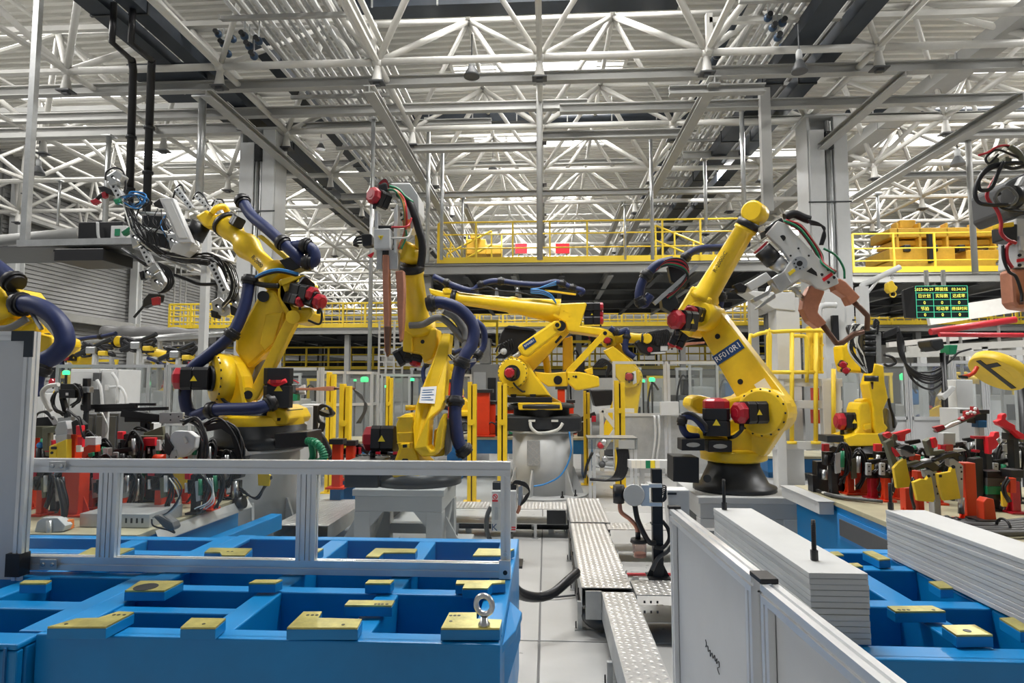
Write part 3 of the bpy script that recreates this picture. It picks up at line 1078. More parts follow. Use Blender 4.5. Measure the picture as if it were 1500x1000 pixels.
def plain_robot(label, base, z0, N, j2, j3, j5, s=1.0, hosed=True, group=None, md=None):
 """six-axis arm: cast base, turntable, shoulder, lower arm, elbow, forearm, wrist, all motors"""
 N = Vector(N).normalized()
 U = ZU.cross(N)
 bx, by = base
 O = Vector((bx, by, z0))
 t = thing('industrial_robot', label, 'robot', O, group)
 MB().lathe([(.40 * s, 0), (.40 * s, .04 * s), (.33 * s, .07 * s), (.25 * s, .24 * s), (.25 * s, .28 * s)], O, n=24).build('base_casting', 'dark_metal', t)
 MB().lathe([(.27 * s, .28 * s), (.32 * s, .30 * s), (.32 * s, .38 * s), (.26 * s, .41 * s)], O, n=28).build('turntable', 'robot_yellow', t, bevel=0.006)
 h = O + ZU * .36 * s
 e = j2 - h
 ju, jz = e.dot(U), e.z
 r = .23 * s
 poly = [(-.30 * s, 0), (.34 * s, 0), (ju + r, jz - .05 * s)]
 for i in range(9):
  q = pi * i / 8
  poly.append((ju + r * math.cos(q), jz + r * math.sin(q)))
 poly += [(ju - r, jz - .05 * s), (-.30 * s, .18 * s)]
 MB().prism(poly, h, U, ZU, -.04 * s, .14 * s).build('shoulder', 'robot_yellow', t, bevel=0.015)
 MB().lathe([(.235 * s, .13 * s), (.235 * s, .17 * s), (.20 * s, .19 * s)], j2, N, 26).build('shoulder_flange', 'robot_yellow', t)
 bolts(t, j2 + N * .17 * s, N, .218 * s, 16, .011 * s, .012)
 motor(t, j2 + N * .17 * s, md or N, (.105 if md else .085) * s, .22 * s, nm='shoulder_motor')
 motor(t, h - U * .20 * s + N * .02 * s, ZU, .095 * s, .26 * s, nm='base_motor')
 la = MB()
 link(la, j2, j3, N, .215 * s, .145 * s, -.24 * s, -.05 * s)
 lao = la.build('lower_arm', 'robot_yellow', t, bevel=0.018)
 F = (j5 - j3).normalized()
 c3 = j3 - N * .08 * s
 MB().lathe([(.155 * s, -.14 * s), (.165 * s, -.10 * s), (.165 * s, .18 * s), (.13 * s, .22 * s)], c3, N, 22).build('elbow_housing', 'robot_yellow', t)
 Bv = N.cross(F).normalized()
 fo = j3 + Bv * 0.10 * s
 MB().prism([(-.26 * s, -.13 * s), (.20 * s, -.15 * s), (.24 * s, .12 * s), (-.22 * s, .16 * s)], fo, F, Bv, -.17 * s, .13 * s).build('elbow_block', 'robot_yellow', t, bevel=0.03)
 L = (j5 - fo).length
 Fd = (j5 - fo).normalized()
 MB().lathe([(.16 * s, .14 * s), (.16 * s, .19 * s), (.125 * s, .24 * s), (.10 * s, L * .82), (.115 * s, L * .83), (.115 * s, L * .86)], fo, Fd, 24).build('forearm', 'robot_yellow', t)
 MB().lathe([(.12 * s, L * .86), (.12 * s, L * .92)], fo, Fd, 24).build('forearm_collar', 'black', t)
 MB().lathe([(.10 * s, L * .92), (.085 * s, L * .97), (.07 * s, L)], fo, Fd, 20).build('wrist_neck', 'robot_yellow', t)
 MB().lathe([(.09 * s, -.11 * s), (.11 * s, -.09 * s), (.11 * s, .09 * s), (.09 * s, .11 * s)], j5, N, 22).build('wrist', 'robot_yellow', t)
 motor(t, c3 + N * .21 * s, N, .075 * s, .18 * s, nm='elbow_motor')
 for k in (-1, 0, 1):
  motor(t, fo - F * .25 * s + N * (.09 * k - .02) * s + Bv * (.05 * (k % 2)) * s, -F, .042 * s, .16 * s, nm='wrist_motor', sticker=False)
 if hosed:
  pts = [j5 + Bv * .20 * s - Fd * .1, fo + Fd * L * .6 + Bv * .22 * s, fo + Fd * L * .2 + Bv * .28 * s, fo - F * .35 * s + Bv * .30 * s, j3 - F * .5 * s - ZU * .15, j3.lerp(j2, .55) - U * .38 * s, j2 - U * .40 * s - ZU * .2, O - U * .42 * s + ZU * .42 * s, O - U * .28 * s + ZU * .36 * s]
  hose(t, pts, .045 * s, clamps=(.15, .35, .55, .8))
 return t, dict(U=U, N=N, F=F, B=Bv, fo=fo, L=L, Fd=Fd, lower=lao, h=h, O=O)
def pxd(v, k):
 return v * k
# ---------------------------------------------------------------- robot four: right, beside the grey stand
Y4 = 6.35
N4 = Vector((-0.60, -0.80, 0)).normalized()
O4 = Q(1075, 700, Y4)
O4.z = Q(1075, 716, Y4).z
Z4 = O4.z
def P4(px, py, n=0.0):
 return QP(px, py, Vector((O4.x, O4.y, 0)) + N4 * n, N4)
t4, i4 = plain_robot('yellow robot at right with a blue arm plate, carrying a grey and copper weld gun', (O4.x, O4.y), Z4, N4,
                     P4(1124, 603), P4(1031, 462), P4(1106, 312), hosed=False, md=Vector((-.93, -.36, 0)))
lo4 = i4['lower']
a2, a3 = P4(1124, 603, -0.05), P4(1031, 462, -0.05)
A = (a3 - a2).normalized()
Bl = N4.cross(A).normalized()
U4 = i4['U']
# blue number plate reading up the arm
rd = Bl * (1 if Bl.dot(Vector((1, 0, 0))) > 0 else -1)
Up = N4.cross(rd)
c = a2.lerp(a3, 0.60)
tilt = (rd * math.cos(0.0) + Up * math.sin(0.0)).normalized()
MB().slab([c - rd * .165 - Up * .055, c + rd * .165 - Up * .055, c + rd * .165 + Up * .055, c - rd * .165 + Up * .055], N4 * 0.004).build('number_plate', 'label_blue', lo4)
text('RF010R1', 0.085, c + N4 * 0.0052, rd, Up, 'label_white', lo4)
c = a2.lerp(a3, 0.17) + rd * 0.10
MB().slab([c - rd * .06 - Up * .09, c + rd * .06 - Up * .09, c + rd * .06 + Up * .09, c - rd * .06 + Up * .09], N4 * 0.003).build('data_plate', 'label_white', lo4)
for u, o in ((0.77, 0), (0.33, -0.06)):
 c = a2.lerp(a3, u) + rd * o
 MB().cyl(c - N4 * 0.01, c + N4 * 0.004, 0.028, n=14).build('arm_hole', 'black', lo4)
text('R-2000iC', 0.06, i4['fo'] + i4['Fd'] * i4['L'] * 0.5 + N4 * 0.121, i4['Fd'], N4.cross(i4['Fd']), 'dark_metal', t4)
k4 = K(t4, 960, 470, 3.45, Y4)
k4.slab('shoulder_cover', 'robot_yellow', [(170, 430), (180, 390), (220, 372), (340, 402), (430, 380), (470, 350), (520, 380), (480, 430), (400, 470), (220, 470)], -0.05, 0.35, 0.03)
k4.slab('turntable_casting', 'robot_yellow', [(215, 530), (260, 580), (380, 590), (450, 540), (560, 500), (640, 520), (560, 570), (535, 640), (560, 690), (440, 690), (380, 660), (215, 600)], -0.25, 0.5, 0.025)
motor(t4, k4.p(310, 578, -0.30), (0, 0, 1), 0.125, 0.26, nm='base_motor')
pockets(k4, t4, [(133, 596, 250, 655), (268, 604, 388, 662)], 0.2, -0.42)
pockets(k4, t4, [(550, 584, 605, 638)], 0.15, -0.1)
k4.slab('junction_box', 'black', [(90, 684), (222, 690), (222, 820), (90, 812)], -0.40, 0.30, 0.008)
k4.cyl('base_connector', 'dark_metal', (262, 796, -0.40), (262, 796, -0.30), 18)
hose(t4, [k4.p(214, 585, -0.28), k4.p(160, 575, -0.34), k4.p(135, 530, -0.34), k4.p(145, 485, -0.34), k4.p(200, 490, -0.36), k4.p(262, 560, -0.40)], 0.034, 'hose_blue', (.5,))
hose(t4, [k4.p(135, 475, -0.34), k4.p(180, 465, -0.38), k4.p(250, 520, -0.44), k4.p(262, 560, -0.44)], 0.018, 'cable_black', nm='motor_cable')
hose(t4, [k4.p(420, 500, -0.40), k4.p(440, 540, -0.42), k4.p(405, 580, -0.42), k4.p(370, 590, -0.35)], 0.018, 'cable_black', nm='motor_cable')
g4 = K(t4, 920, 270, 3.947, Y4)
hose(t4, [g4.p(130, 640, -0.3), g4.p(90, 690, -0.3), g4.p(65, 650, -0.3), g4.p(80, 570, -0.3), g4.p(125, 505, -0.3), g4.p(180, 460, -0.3), g4.p(260, 440, -.3)], 0.046, 'hose_blue', (.25, .62))
hose(t4, [g4.p(320, 440, 0.15), g4.p(360, 395, 0.15), g4.p(430, 370, 0.18), g4.p(540, 365, 0.2), g4.p(700, 340, .2)], 0.040, 'hose_blue', (.12,))
hose(t4, [g4.p(490, 560, 0.2), g4.p(530, 640, 0.2), g4.p(520, 730, 0.22), g4.p(545, 780, .2)], 0.05, 'hose_blue', (.4,))
for q, (mt_, off) in enumerate((('hose_red', 0), ('cable_black', 12), ('hose_red', 24), ('cable_black', -10), ('hose_green', 34), ('cable_black', 44))):
 hose(t4, [g4.p(150 + off * .5, 500 - off * .4, -.32), g4.p(230, 440 + off * .6, -.34), g4.p(320, 450 + off, -.36), g4.p(345, 520 + off * .6, -.34), g4.p(280, 610 + off * .3, -.32), g4.p(200 + off, 650 + off * .2, -.30)], 0.012, mt_, nm='dress_cable', n=6)
g4.slab('cable_bracket', 'black', [(230, 470), (300, 460), (360, 540), (330, 600), (250, 560)], -0.25, 0.10, 0.01)
g4.beam('cable_rail', 'galvanised', (150, 690, -.3), (400, 470, -.3), 22, 22)
g4.slab('valve_block', 'dark_metal', [(190, 640), (260, 610), (300, 690), (250, 740), (200, 710)], -0.28, 0.15, 0.01)
motor(t4, g4.p(360, 790, -0.12), (-0.75, -0.66, 0), 0.10, 0.20, nm='elbow_motor')
# weld gun of robot four
tg = thing('weld_gun', 'grey plate weld gun with two copper arms held by the right robot', 'weld gun', g4.p(1000, 450, -.25))
w4 = K(tg, 920, 270, 3.947, Y4 - 0.22)
pl = w4.slab('side_plate', 'light_grey', [(868, 208), (905, 222), (985, 300), (1065, 385), (1150, 470), (1212, 540), (1222, 572), (1135, 612), (1090, 600), (1050, 562), (1000, 548), (955, 570), (880, 622), (828, 575), (902, 500), (938, 440), (880, 360), (800, 285)], 0, 0.05, 0.01)
w4.slab('side_plate', 'light_grey', [(878, 218), (915, 232), (1075, 395), (1220, 545), (1230, 577), (1140, 612), (1000, 555), (890, 622), (838, 575), (945, 440), (810, 295)], 0.16, 0.05, 0.01)
for x, y, r in ((893, 310, 17), (985, 370, 6), (940, 412, 6), (1155, 492, 9), (1120, 522, 9), (1190, 538, 9), (1158, 566, 9), (1045, 412, 6)):
 w4.cyl('plate_hole', 'black', (x, y, -0.004), (x, y, 0.01), r, par=pl)
w4.cyl('pivot_flange', 'steel', (992, 457, -0.025), (992, 457, 0.02), 40, n=24, par=pl)
w4.cyl('pivot_bore', 'black', (992, 457, -0.03), (992, 457, -0.02), 16, n=16, par=pl)
bolts(pl, w4.p(992, 457, -0.026), (0, -1, 0), 30 * w4.u, 8, .009, .006)
w4.cyl('pivot_flange', 'steel', (885, 545, -0.02), (885, 545, 0.02), 20, n=18, par=pl)
w4.slab('slot', 'black', [(1032, 502), (1060, 480), (1090, 508), (1095, 530)], -0.004, 0.01, 0, par=pl)
w4.slab('yellow_tag', 'sign_yellow', [(925, 510), (960, 485), (970, 500), (935, 528)], -0.005, 0.005, 0, par=pl)
w4.slab('red_tag', 'bright_red', [(1123, 545), (1175, 508), (1186, 524), (1133, 562)], -0.005, 0.005, 0, par=pl)
w4.slab('copper_arm', 'copper', [(1185, 572), (1225, 540), (1262, 562), (1345, 650), (1325, 672), (1285, 700), (1260, 650), (1200, 610)], 0.03, 0.12, 0.012)
w4.slab('copper_arm', 'copper', [(1050, 592), (1075, 575), (1140, 618), (1108, 700), (1100, 740), (1152, 800), (1100, 832), (1045, 790), (1008, 720), (1020, 655)], 0.03, 0.12, 0.012)
m = MB().tube([w4.p(1300, 675, .09), w4.p(1340, 712, .09), w4.p(1385, 760, .09), w4.p(1382, 845, .09)], 15 * w4.u, 12, smooth=False)
m.build('electrode_holder', 'dark_copper', tg)
m = MB().tube([w4.p(1125, 812, .09), w4.p(1205, 918, .09), w4.p(1240, 915, .09), w4.p(1300, 868, .09), w4.p(1360, 850, .09)], 16 * w4.u, 12, smooth=False)
m.build('electrode_holder', 'dark_copper', tg)
w4.cyl('servo_motor', 'black', (775, 375, .08), (845, 445, .08), 52, n=18)
w4.cyl('servo_nose', 'steel', (845, 440, .08), (905, 490, .08), 50, 40, n=18)
w4.cyl('motor_cap', 'red', (770, 370, .08), (762, 362, .08), 50, n=8)
w4.slab('actuator_housing', 'light_grey', [(683, 575), (800, 505), (836, 545), (715, 618)], -0.02, 0.14, 0.01)
w4.slab('mount_block', 'galvanised', [(830, 545), (905, 500), (950, 570), (885, 625)], -0.03, 0.16, 0.01)
w4.cyl('piston', 'steel', (955, 600, .08), (1018, 668, .08), 14)
w4.slab('bracket', 'galvanised', [(722, 660), (810, 615), (825, 580), (835, 590), (815, 640), (735, 680)], 0.02, 0.1, 0.006)
w4.slab('bracket', 'galvanised', [(745, 715), (850, 628), (855, 655), (800, 690), (760, 720)], 0.02, 0.1, 0.006)
w4.slab('sensor', 'black', [(610, 580), (650, 565), (690, 590), (680, 625), (640, 625)], 0.0, 0.08, 0.008)
w4.cyl('sensor_stem', 'dark_metal', (590, 618, .04), (640, 595, .04), 6)
w4.slab('tool_flange', 'dark_metal', [(790, 260), (850, 210), (890, 190), (905, 220), (800, 300)], 0.05, 0.16, 0.01)
w4.slab('cover', 'warm_white', [(755, 250), (785, 235), (795, 265), (765, 275)], 0.0, 0.06, 0.005)
for q in range(14):
 mt_ = ('hose_red', 'cable_black', 'hose_green', 'hose_red', 'cable_black', 'hose_red', 'cable_black')[q % 7]
 e = R.random() * 26
 f = R.random() * 30
 dz = -0.02 + 0.22 * R.random()
 MB().tube([w4.p(900 + e, 205 + f * .3, dz), w4.p(985 + e, 235 + f, dz), w4.p(1065 + e * .6, 330 + f * 1.2, dz), w4.p(1100 + e, 400 + f, dz + .03), w4.p(1125 + e * .5, 455 + f * .4, dz), w4.p(1190 + e * .7, 500 + f * .6, dz)], (0.010, 0.013, 0.011)[q % 3], 6, 6).build('gun_cable', mt_, tg)
MB().tube([w4.p(905, 190, .1), w4.p(960, 172, .1), w4.p(1020, 195, .1), w4.p(1050, 205, .1)], 24 * w4.u, 10).build('cable_sleeve', 'black', tg)
for q in range(5):
 MB().tube([w4.p(1040 + 3 * q, 205 + 6 * q, .05), w4.p(1110 + 6 * q, 230 + 4 * q, .05), w4.p(1140 - 4 * q, 290, .05), w4.p(1125 - 4 * q, 350, .05)], 0.009, 6).build('loop_cable', 'cable_black', tg)
MB().tube([w4.p(1130, 370, .12), w4.p(1200, 410, .12), w4.p(1245, 480, .12), w4.p(1252, 545, .12)], 0.011, 6).build('gun_cable', 'hose_green', tg)
# ---------------------------------------------------------------- robot two: centre left, weld gun held high
Y2 = 6.0
O2 = Q(612, 700, Y2)
t2 = thing('industrial_robot', 'tall yellow robot behind the front rail, lifting a copper-armed weld gun upright', 'robot', O2)
k2 = K(t2, 530, 480, 4.167, Y2)
b0 = k2.p(345, 930)
MB().lathe([(.42, -0.02), (.42, .05), (.36, .10), (.30, .16)], b0, n=26).build('base_casting', 'dark_metal', t2)
MB().bx(b0.x - .62, b0.x - .30, Y2 - .35, Y2 + .1, b0.z - .02, b0.z + .22).build('junction_box', 'dark_metal', t2, bevel=0.01)
k2.slab('turntable', 'robot_yellow', [(178, 890), (350, 890), (350, 912), (275, 925), (240, 925), (190, 912)], -0.36, 0.6, 0.01)
sh = k2.slab('shoulder', 'robot_yellow', [(205, 590), (225, 545), (260, 525), (300, 522), (318, 560), (316, 720), (345, 800), (400, 850), (400, 905), (170, 905), (200, 800), (222, 740), (210, 690)], -0.22, 0.46, 0.03)
k2.slab('foot_hole', 'black', [(238, 815), (250, 798), (278, 798), (290, 815), (290, 830), (238, 830)], -0.223, 0.01, 0, par=sh)
o = k2.slab('lifting_lug', 'robot_yellow', [(235, 708), (290, 704), (290, 738), (235, 742)], -0.26, 0.06, 0.008)
k2.slab('lug_hole', 'black', [(250, 712), (275, 710), (275, 730), (250, 732)], -0.263, 0.006, 0, par=o)
for y in (545, 640, 700):
 k2.slab('flange_rib', 'robot_yellow', [(214, y), (314, y - 4), (314, y + 4), (214, y + 8)], -0.235, 0.03, 0.004)
motor(t2, k2.p(210, 676, 0.0), (-1, 0.02, 0), 0.125, 0.17 + 0.05, nm='shoulder_motor')
k2.cyl('lever_cap', 'robot_yellow', (268, 488, .05), (330, 486, .05), 17)
larm = [(315, 740), (312, 600), (330, 470, 0.12), (368, 362, .2), (440, 180, .38), (488, 32, .52), (540, 34, .52), (522, 200, .38), (502, 440, .14), (480, 500, .1), (412, 560, .04), (402, 720), (420, 750), (440, 745), (452, 640), (478, 560), (500, 520), (500, 600), (480, 740), (440, 785), (370, 788)]
ar2 = k2.slab('lower_arm', 'robot_yellow', larm, -0.26, 0.24, 0.02)
q = [k2.p(*e) for e in ((362, 362, -.065), (458, 356, -.065), (446, 462, -.15), (350, 458, -.15))]
MB().slab(q, Vector((0, -0.006, 0))).build('data_plate', 'label_white', ar2)
for i, (xa, ya, xb) in enumerate(((372, 378, 440), (368, 392, 430), (366, 408, 440), (364, 424, 420), (362, 438, 436))):
 u = (ya - 362) / 100
 dy = -.065 - 0.085 * u - .008
 MB().slab([k2.p(xa, ya, dy), k2.p(xb, ya - 3, dy), k2.p(xb, ya + 1, dy - .003), k2.p(xa, ya + 4, dy - .003)], Vector((0, -0.001, 0))).build('plate_print', 'far_blue', ar2)
k2.slab('rear_arm', 'robot_yellow', [(440, 620), (500, 600), (505, 780), (430, 790)], 0.05, 0.2, 0.02)
k2.slab('cable_cover', 'fabric_grey', [(500, 560), (530, 550), (552, 640), (535, 760), (505, 790), (498, 680)], -0.05, 0.16, 0.03)
g2 = K(t2, 500, 333, 3.0, 6.35)
eb = g2.slab('elbow_block', 'robot_yellow', [(268, 455), (300, 440), (418, 440), (424, 520), (402, 580), (360, 600), (352, 560), (270, 545)], -0.05, 0.32, 0.025)
g2.cyl('elbow_hole', 'black', (357, 502, -.055), (357, 502, -.04), 9, par=eb)
g2.slab('elbow_cover', 'robot_yellow', [(268, 452), (312, 450), (312, 548), (270, 545)], -0.09, 0.06, 0.012)
motor(t2, g2.p(300, 548, 0.1), (-0.5, -0.1, -0.3), 0.09, 0.16, False, 'elbow_motor', False)
for xx in (300, 335):
 motor(t2, g2.p(xx, 560, 0.06), (-0.2, -0.2, -1), 0.06, 0.08, xx > 320, 'wrist_motor', False)
a, b = g2.p(340, 440, 0.05), g2.p(308, 150, -0.35)
ax = (b - a).normalized()
L = (b - a).length
MB().lathe([(.18, -.02), (.18, .03), (.145, .07), (.12, .14), (.105, L * .80), (.115, L * .82), (.115, L * .87)], a, ax, 26).build('forearm', 'robot_yellow', t2)
bolts(t2, a + ax * .03, ax, .165, 16, .010, .012, 'robot_yellow')
MB().lathe([(.122, L * .87), (.122, L * .98)], a, ax, 24).build('forearm_collar', 'black', t2)
MB().lathe([(.09, -.12), (.105, -.09), (.105, .10), (.09, .12)], g2.p(300, 115, -.40), (-0.55, -0.8, 0.1), 20).build('wrist', 'robot_yellow', t2)
hose(t2, [g2.p(390, 335, -.25), g2.p(440, 330, -.25), g2.p(520, 360, -.22), g2.p(578, 430, -.22), g2.p(575, 510, -.25), g2.p(540, 570, -.3), g2.p(515, 640, -.32), g2.p(505, 730, -.35), g2.p(500, 830, -.4), g2.p(515, 940, -.42), g2.p(548, 990, -.4)], 0.062, 'hose_blue', (.02, .54, .74, .98), n=14)
hose(t2, [g2.p(590, 410, .1), g2.p(625, 450, .1), g2.p(625, 520, .1), g2.p(590, 575, .05), g2.p(550, 620, 0)], 0.034, 'hose_blue', (.7,))
hose(t2, [g2.p(300, 430, -.1), g2.p(360, 425, -.12), g2.p(420, 395, -.1), g2.p(470, 420, -.05), g2.p(540, 500, 0)], 0.035, 'fabric_grey', (), nm='fabric_sleeve')
hose(t2, [g2.p(450, 360, -.1), g2.p(500, 390, -.05), g2.p(540, 450, 0), g2.p(545, 500, 0)], 0.05, 'fabric_grey', (), nm='fabric_sleeve')
for e in range(4):
 g2.tube('dress_cable', ('cable_black', 'hose_white')[e % 2], [(470 + 4 * e, 560, -.2), (500 + 5 * e, 590, -.22), (560 - 8 * e, 600, -.2), (545, 640 - 12 * e, -.18)], 4)
g2.slab('clamp_bracket', 'steel', [(470, 585), (590, 575), (590, 590), (475, 600)], -0.28, 0.05, 0.004)
g2.slab('clamp_bracket', 'steel', [(440, 740), (515, 735), (515, 770), (440, 772)], -0.36, 0.05, 0.004)
tg2 = thing('weld_gun', 'upright weld gun with twin copper arms and red motor cap on the tall robot', 'weld gun', Q(580, 380, 5.72))
w2 = K(tg2, 520, 250, 7.5, 5.72)
motor(tg2, w2.p(330, 330, .1), (-0.5, -0.85, 0.08), 0.082, 0.13, nm='servo_motor', sticker=False)
w2.slab('transformer', 'light_grey', [(380, 130), (600, 128), (700, 280), (705, 460), (640, 640), (560, 640), (520, 400), (480, 300)], 0.15, 0.28, 0.015)
w2.slab('transformer_face', 'white_panel', [(600, 140), (690, 270), (700, 440), (640, 610), (625, 480), (600, 330)], 0.145, 0.01, 0)
w2.slab('gun_frame', 'light_grey', [(215, 440), (250, 440), (250, 640), (215, 640)], 0, 0.12, 0.006)
w2.slab('gun_frame', 'light_grey', [(425, 420), (465, 360), (470, 560), (448, 900), (425, 900)], 0, 0.12, 0.006)
w2.slab('gun_frame', 'dark_metal', [(250, 600), (430, 600), (430, 640), (250, 640)], 0.02, 0.1, 0.006)
bxo = w2.slab('connection_box', 'light_grey', [(205, 635), (385, 630), (388, 855), (205, 858)], -0.05, 0.12, 0.01)
MB().slab([w2.p(252, 715, -.051), w2.p(316, 712, -.051), w2.p(285, 762, -.051)], Vector((0, -.002, 0))).build('warning_sticker', 'sign_yellow', bxo)
MB().slab([w2.p(278, 722, -.054), w2.p(290, 722, -.054), w2.p(284, 750, -.054)], Vector((0, -.001, 0))).build('sticker_mark', 'black', bxo)
w2.slab('gun_body', 'galvanised', [(235, 860), (300, 860), (300, 1080), (235, 1080)], 0.02, 0.1, 0.006)
w2.slab('gun_body', 'galvanised', [(370, 860), (470, 880), (470, 1080), (370, 1080)], 0.02, 0.1, 0.006)
w2.slab('slide_block', 'dark_metal', [(250, 858), (430, 858), (430, 920), (250, 920)], 0.03, 0.1, 0.006)
w2.slab('copper_arm', 'copper', [(300, 920), (365, 920), (370, 1200), (378, 1560), (372, 1900), (350, 1990), (322, 1990), (310, 1600), (300, 1200)], -0.02, 0.09, 0.012)
w2.slab('copper_arm', 'copper', [(440, 1100), (530, 1090), (540, 1300), (530, 1640), (510, 1860), (488, 1880), (468, 1640), (455, 1300)], 0.0, 0.10, 0.012)
w2.slab('electrode', 'dark_copper', [(318, 1700), (385, 1700), (372, 2000), (345, 2050), (330, 1990)], -0.03, 0.08, 0.012)
w2.slab('electrode', 'dark_copper', [(468, 1600), (530, 1600), (510, 1880), (485, 1880)], 0.01, 0.07, 0.012)
w2.slab('plug_block', 'black', [(60, 690), (180, 690), (180, 820), (80, 830)], 0.0, 0.12, 0.015)
for e in range(3):
 w2.tube('plug_cable', 'cable_black', [(80, 720 + 35 * e, .05), (20, 735 + 30 * e, .05), (-10, 790 + 12 * e, .06), (40, 830, .06)], 14, n=7)
w2.slab('lead_clip', 'bright_red', [(130, 930), (205, 890), (195, 920), (170, 955)], 0.0, 0.03, 0.004)
w2.slab('hose_plate', 'hose_orange', [(520, 540), (600, 530), (600, 620), (525, 620)], 0.02, 0.05, 0.006)
for e in range(11):
 mt_ = ('hose_red', 'hose_orange', 'hose_red', 'hose_green', 'cable_black', 'hose_red')[e % 6]
 j = R.random() * 34
 w2.tube('gun_hose', mt_, [(330 + j, 215 - j * .4, .1), (430 + j, 215 + j * .2, .05), (510 + j, 320, 0.03), (540 + j * .8, 450, 0.0), (545 + j * .6, 600, .02), (565 - j, 720, .03), (510 - j, 860, .03)], 10 + 4 * (e % 2), n=7)
w2.tube('gun_sleeve', 'black', [(480, 250, .12), (600, 350, .08), (660, 500, .06), (700, 640, .08), (735, 760, .10), (740, 900, .12), (720, 1050, .15)], 46, n=14)
w2.tube('gun_hose', 'hose_green', [(380, 170, .08), (470, 200, .06), (560, 290, .05), (640, 350, .06)], 16, n=8)
for e in range(4):
 w2.tube('loop_cable', ('cable_black', 'hose_red')[e % 2], [(250, 210 - 10 * e, .1), (270 + 8 * e, 130, .1), (340, 95 + 10 * e, .1), (370, 180, .1), (330, 230, .1)], 9, n=6)
w2.slab('top_manifold', 'dark_metal', [(250, 150), (345, 130), (365, 220), (265, 240)], 0.06, 0.1, 0.01)
w2.slab('wrist_adapter', 'robot_yellow', [(650, 700), (700, 690), (710, 830), (660, 840)], 0.1, 0.14, 0.015)
for y in (760, 640):
 w2.tube('copper_tube', 'hose_white' if y == 760 else 'hose_red', [(400, y - 20, -.02), (560, y - 25, -.03), (600, y - 60, 0), (620, y - 120, .02)], 12, n=8)
# ---------------------------------------------------------------- robot one: left, parallel-link arm on a round pedestal
Y1 = 6.45
O1 = Q(378, 650, Y1)
t1 = thing('industrial_robot', 'yellow link-arm robot at left with dark blue hoses, reaching up towards the shelf', 'robot', O1)
k1 = K(t1, 250, 280, 2.778, Y1)
c = k1.p(368, 1030)
MB().lathe([(.50, -.02), (.50, .08), (.46, .10), (.46, .20), (.40, .24), (.40, .36)], c, n=28).build('base_casting', 'dark_metal', t1)
k1.slab('connector_box', 'dark_metal', [(420, 985), (555, 978), (560, 1040), (425, 1050)], -.45, .4, .01)
c2 = k1.p(368, 952)
MB().lathe([(.40, -.03), (.44, 0), (.44, .10), (.38, .13)], c2, n=28).build('turntable', 'robot_yellow', t1, bevel=0.008)
k1.slab('turntable_casting', 'robot_yellow', [(255, 925), (330, 895), (420, 870), (465, 890), (483, 925), (470, 950), (255, 950)], -0.32, 0.6, 0.02)
k1.slab('casting_hole', 'black', [(425, 922), (448, 922), (445, 934), (428, 934)], -0.325, 0.01, 0)
k1.slab('shoulder', 'robot_yellow', [(165, 845), (142, 770), (150, 700), (180, 668), (235, 662), (268, 700), (290, 752), (305, 855), (335, 900), (420, 880), (440, 940), (300, 948), (190, 868)], -0.34, 0.26, 0.04)
N1 = Vector((-0.72, -0.69, 0)).normalized()
dc = k1.p(212, 762, -.30)
MB().lathe([(.26, -.05), (.26, .05), (.235, .09), (.13, .10)], dc, N1, 28).build('shoulder_flange', 'robot_yellow', t1)
bolts(t1, dc + N1 * .075, N1, .235, 18, .014, .012)
MB().lathe([(.13, .09), (.13, .13)], dc, N1, 20).build('motor_seat', 'dark_metal', t1)
motor(t1, dc + N1 * .12, (-0.96, -0.28, 0), 0.115, .25, nm='shoulder_motor')
k1.slab('lower_arm', 'robot_yellow', [(258, 650), (262, 590), (350, 432), (380, 402), (420, 398), (470, 478), (440, 580), (415, 640), (380, 660), (312, 722)], -0.16, 0.30, 0.035)
k1.slab('arm_cover', 'robot_yellow', [(385, 500), (455, 490), (415, 620), (380, 652), (362, 620)], -0.185, 0.04, 0.012)
k1.slab('rear_arm', 'robot_yellow', [(300, 700), (385, 650), (400, 660), (345, 790), (330, 870), (300, 850)], 0.05, 0.14, 0.02)
k1.tube('link_cover', 'fabric_grey', [(375, 650, 0.0), (360, 720, 0.0), (335, 790, 0), (318, 830, 0)], 17)
k1.cyl('pivot_cap', 'black', (377, 428, -.20), (377, 428, -.14), 23, n=22)
k1.cyl('lever_pivot', 'robot_yellow', (315, 828, -.30), (315, 828, -.05), 30, n=20)
k1.cyl('pivot_bore', 'black', (315, 828, -.31), (315, 828, -.29), 17, n=18)
m = MB()
link(m, k1.p(345, 830, -.22), k1.p(500, 520, -.18), Vector((0, -1, 0)), .055, .06, -.05, .05)
m.build('link_rod', 'robot_yellow', t1, bevel=0.012)
k1.cyl('rod_pivot', 'robot_yellow', (497, 512, -.30), (497, 512, -.10), 27, n=20)
k1.slab('elbow_housing', 'robot_yellow', [(436, 356), (520, 338), (545, 350), (560, 380), (480, 400), (462, 430), (500, 472), (572, 470), (582, 498), (560, 530), (505, 540), (470, 515), (446, 470), (430, 420)], -0.20, 0.36, 0.035)
k1.slab('elbow_rim', 'robot_yellow', [(450, 385), (480, 372), (545, 345), (540, 340), (438, 362)], -0.24, 0.06, 0.01)
for (x, y), cx in (((505, 405), (572, 420)), ((540, 425), (600, 448)), ((478, 432), (525, 447))):
 a = k1.p(x, y, -.16)
 b = k1.p(cx[0], cx[1], -.26)
 motor(t1, a, b - a, 0.085 if x != 478 else 0.06, (b - a).length, nm='wrist_motor', sticker=False)
motor(t1, k1.p(535, 375, -.15), k1.p(560, 395, -.25) - k1.p(535, 375, -.15), .08, .1, cap=False, nm='elbow_motor')
hose(t1, [k1.p(600, 455, -.28), k1.p(615, 500, -.28), k1.p(605, 540, -.26), k1.p(560, 525, -.26)], .012, 'cable_black', nm='motor_cable', n=6)
a, b = k1.p(445, 365, -.02), k1.p(210, 118, .25)
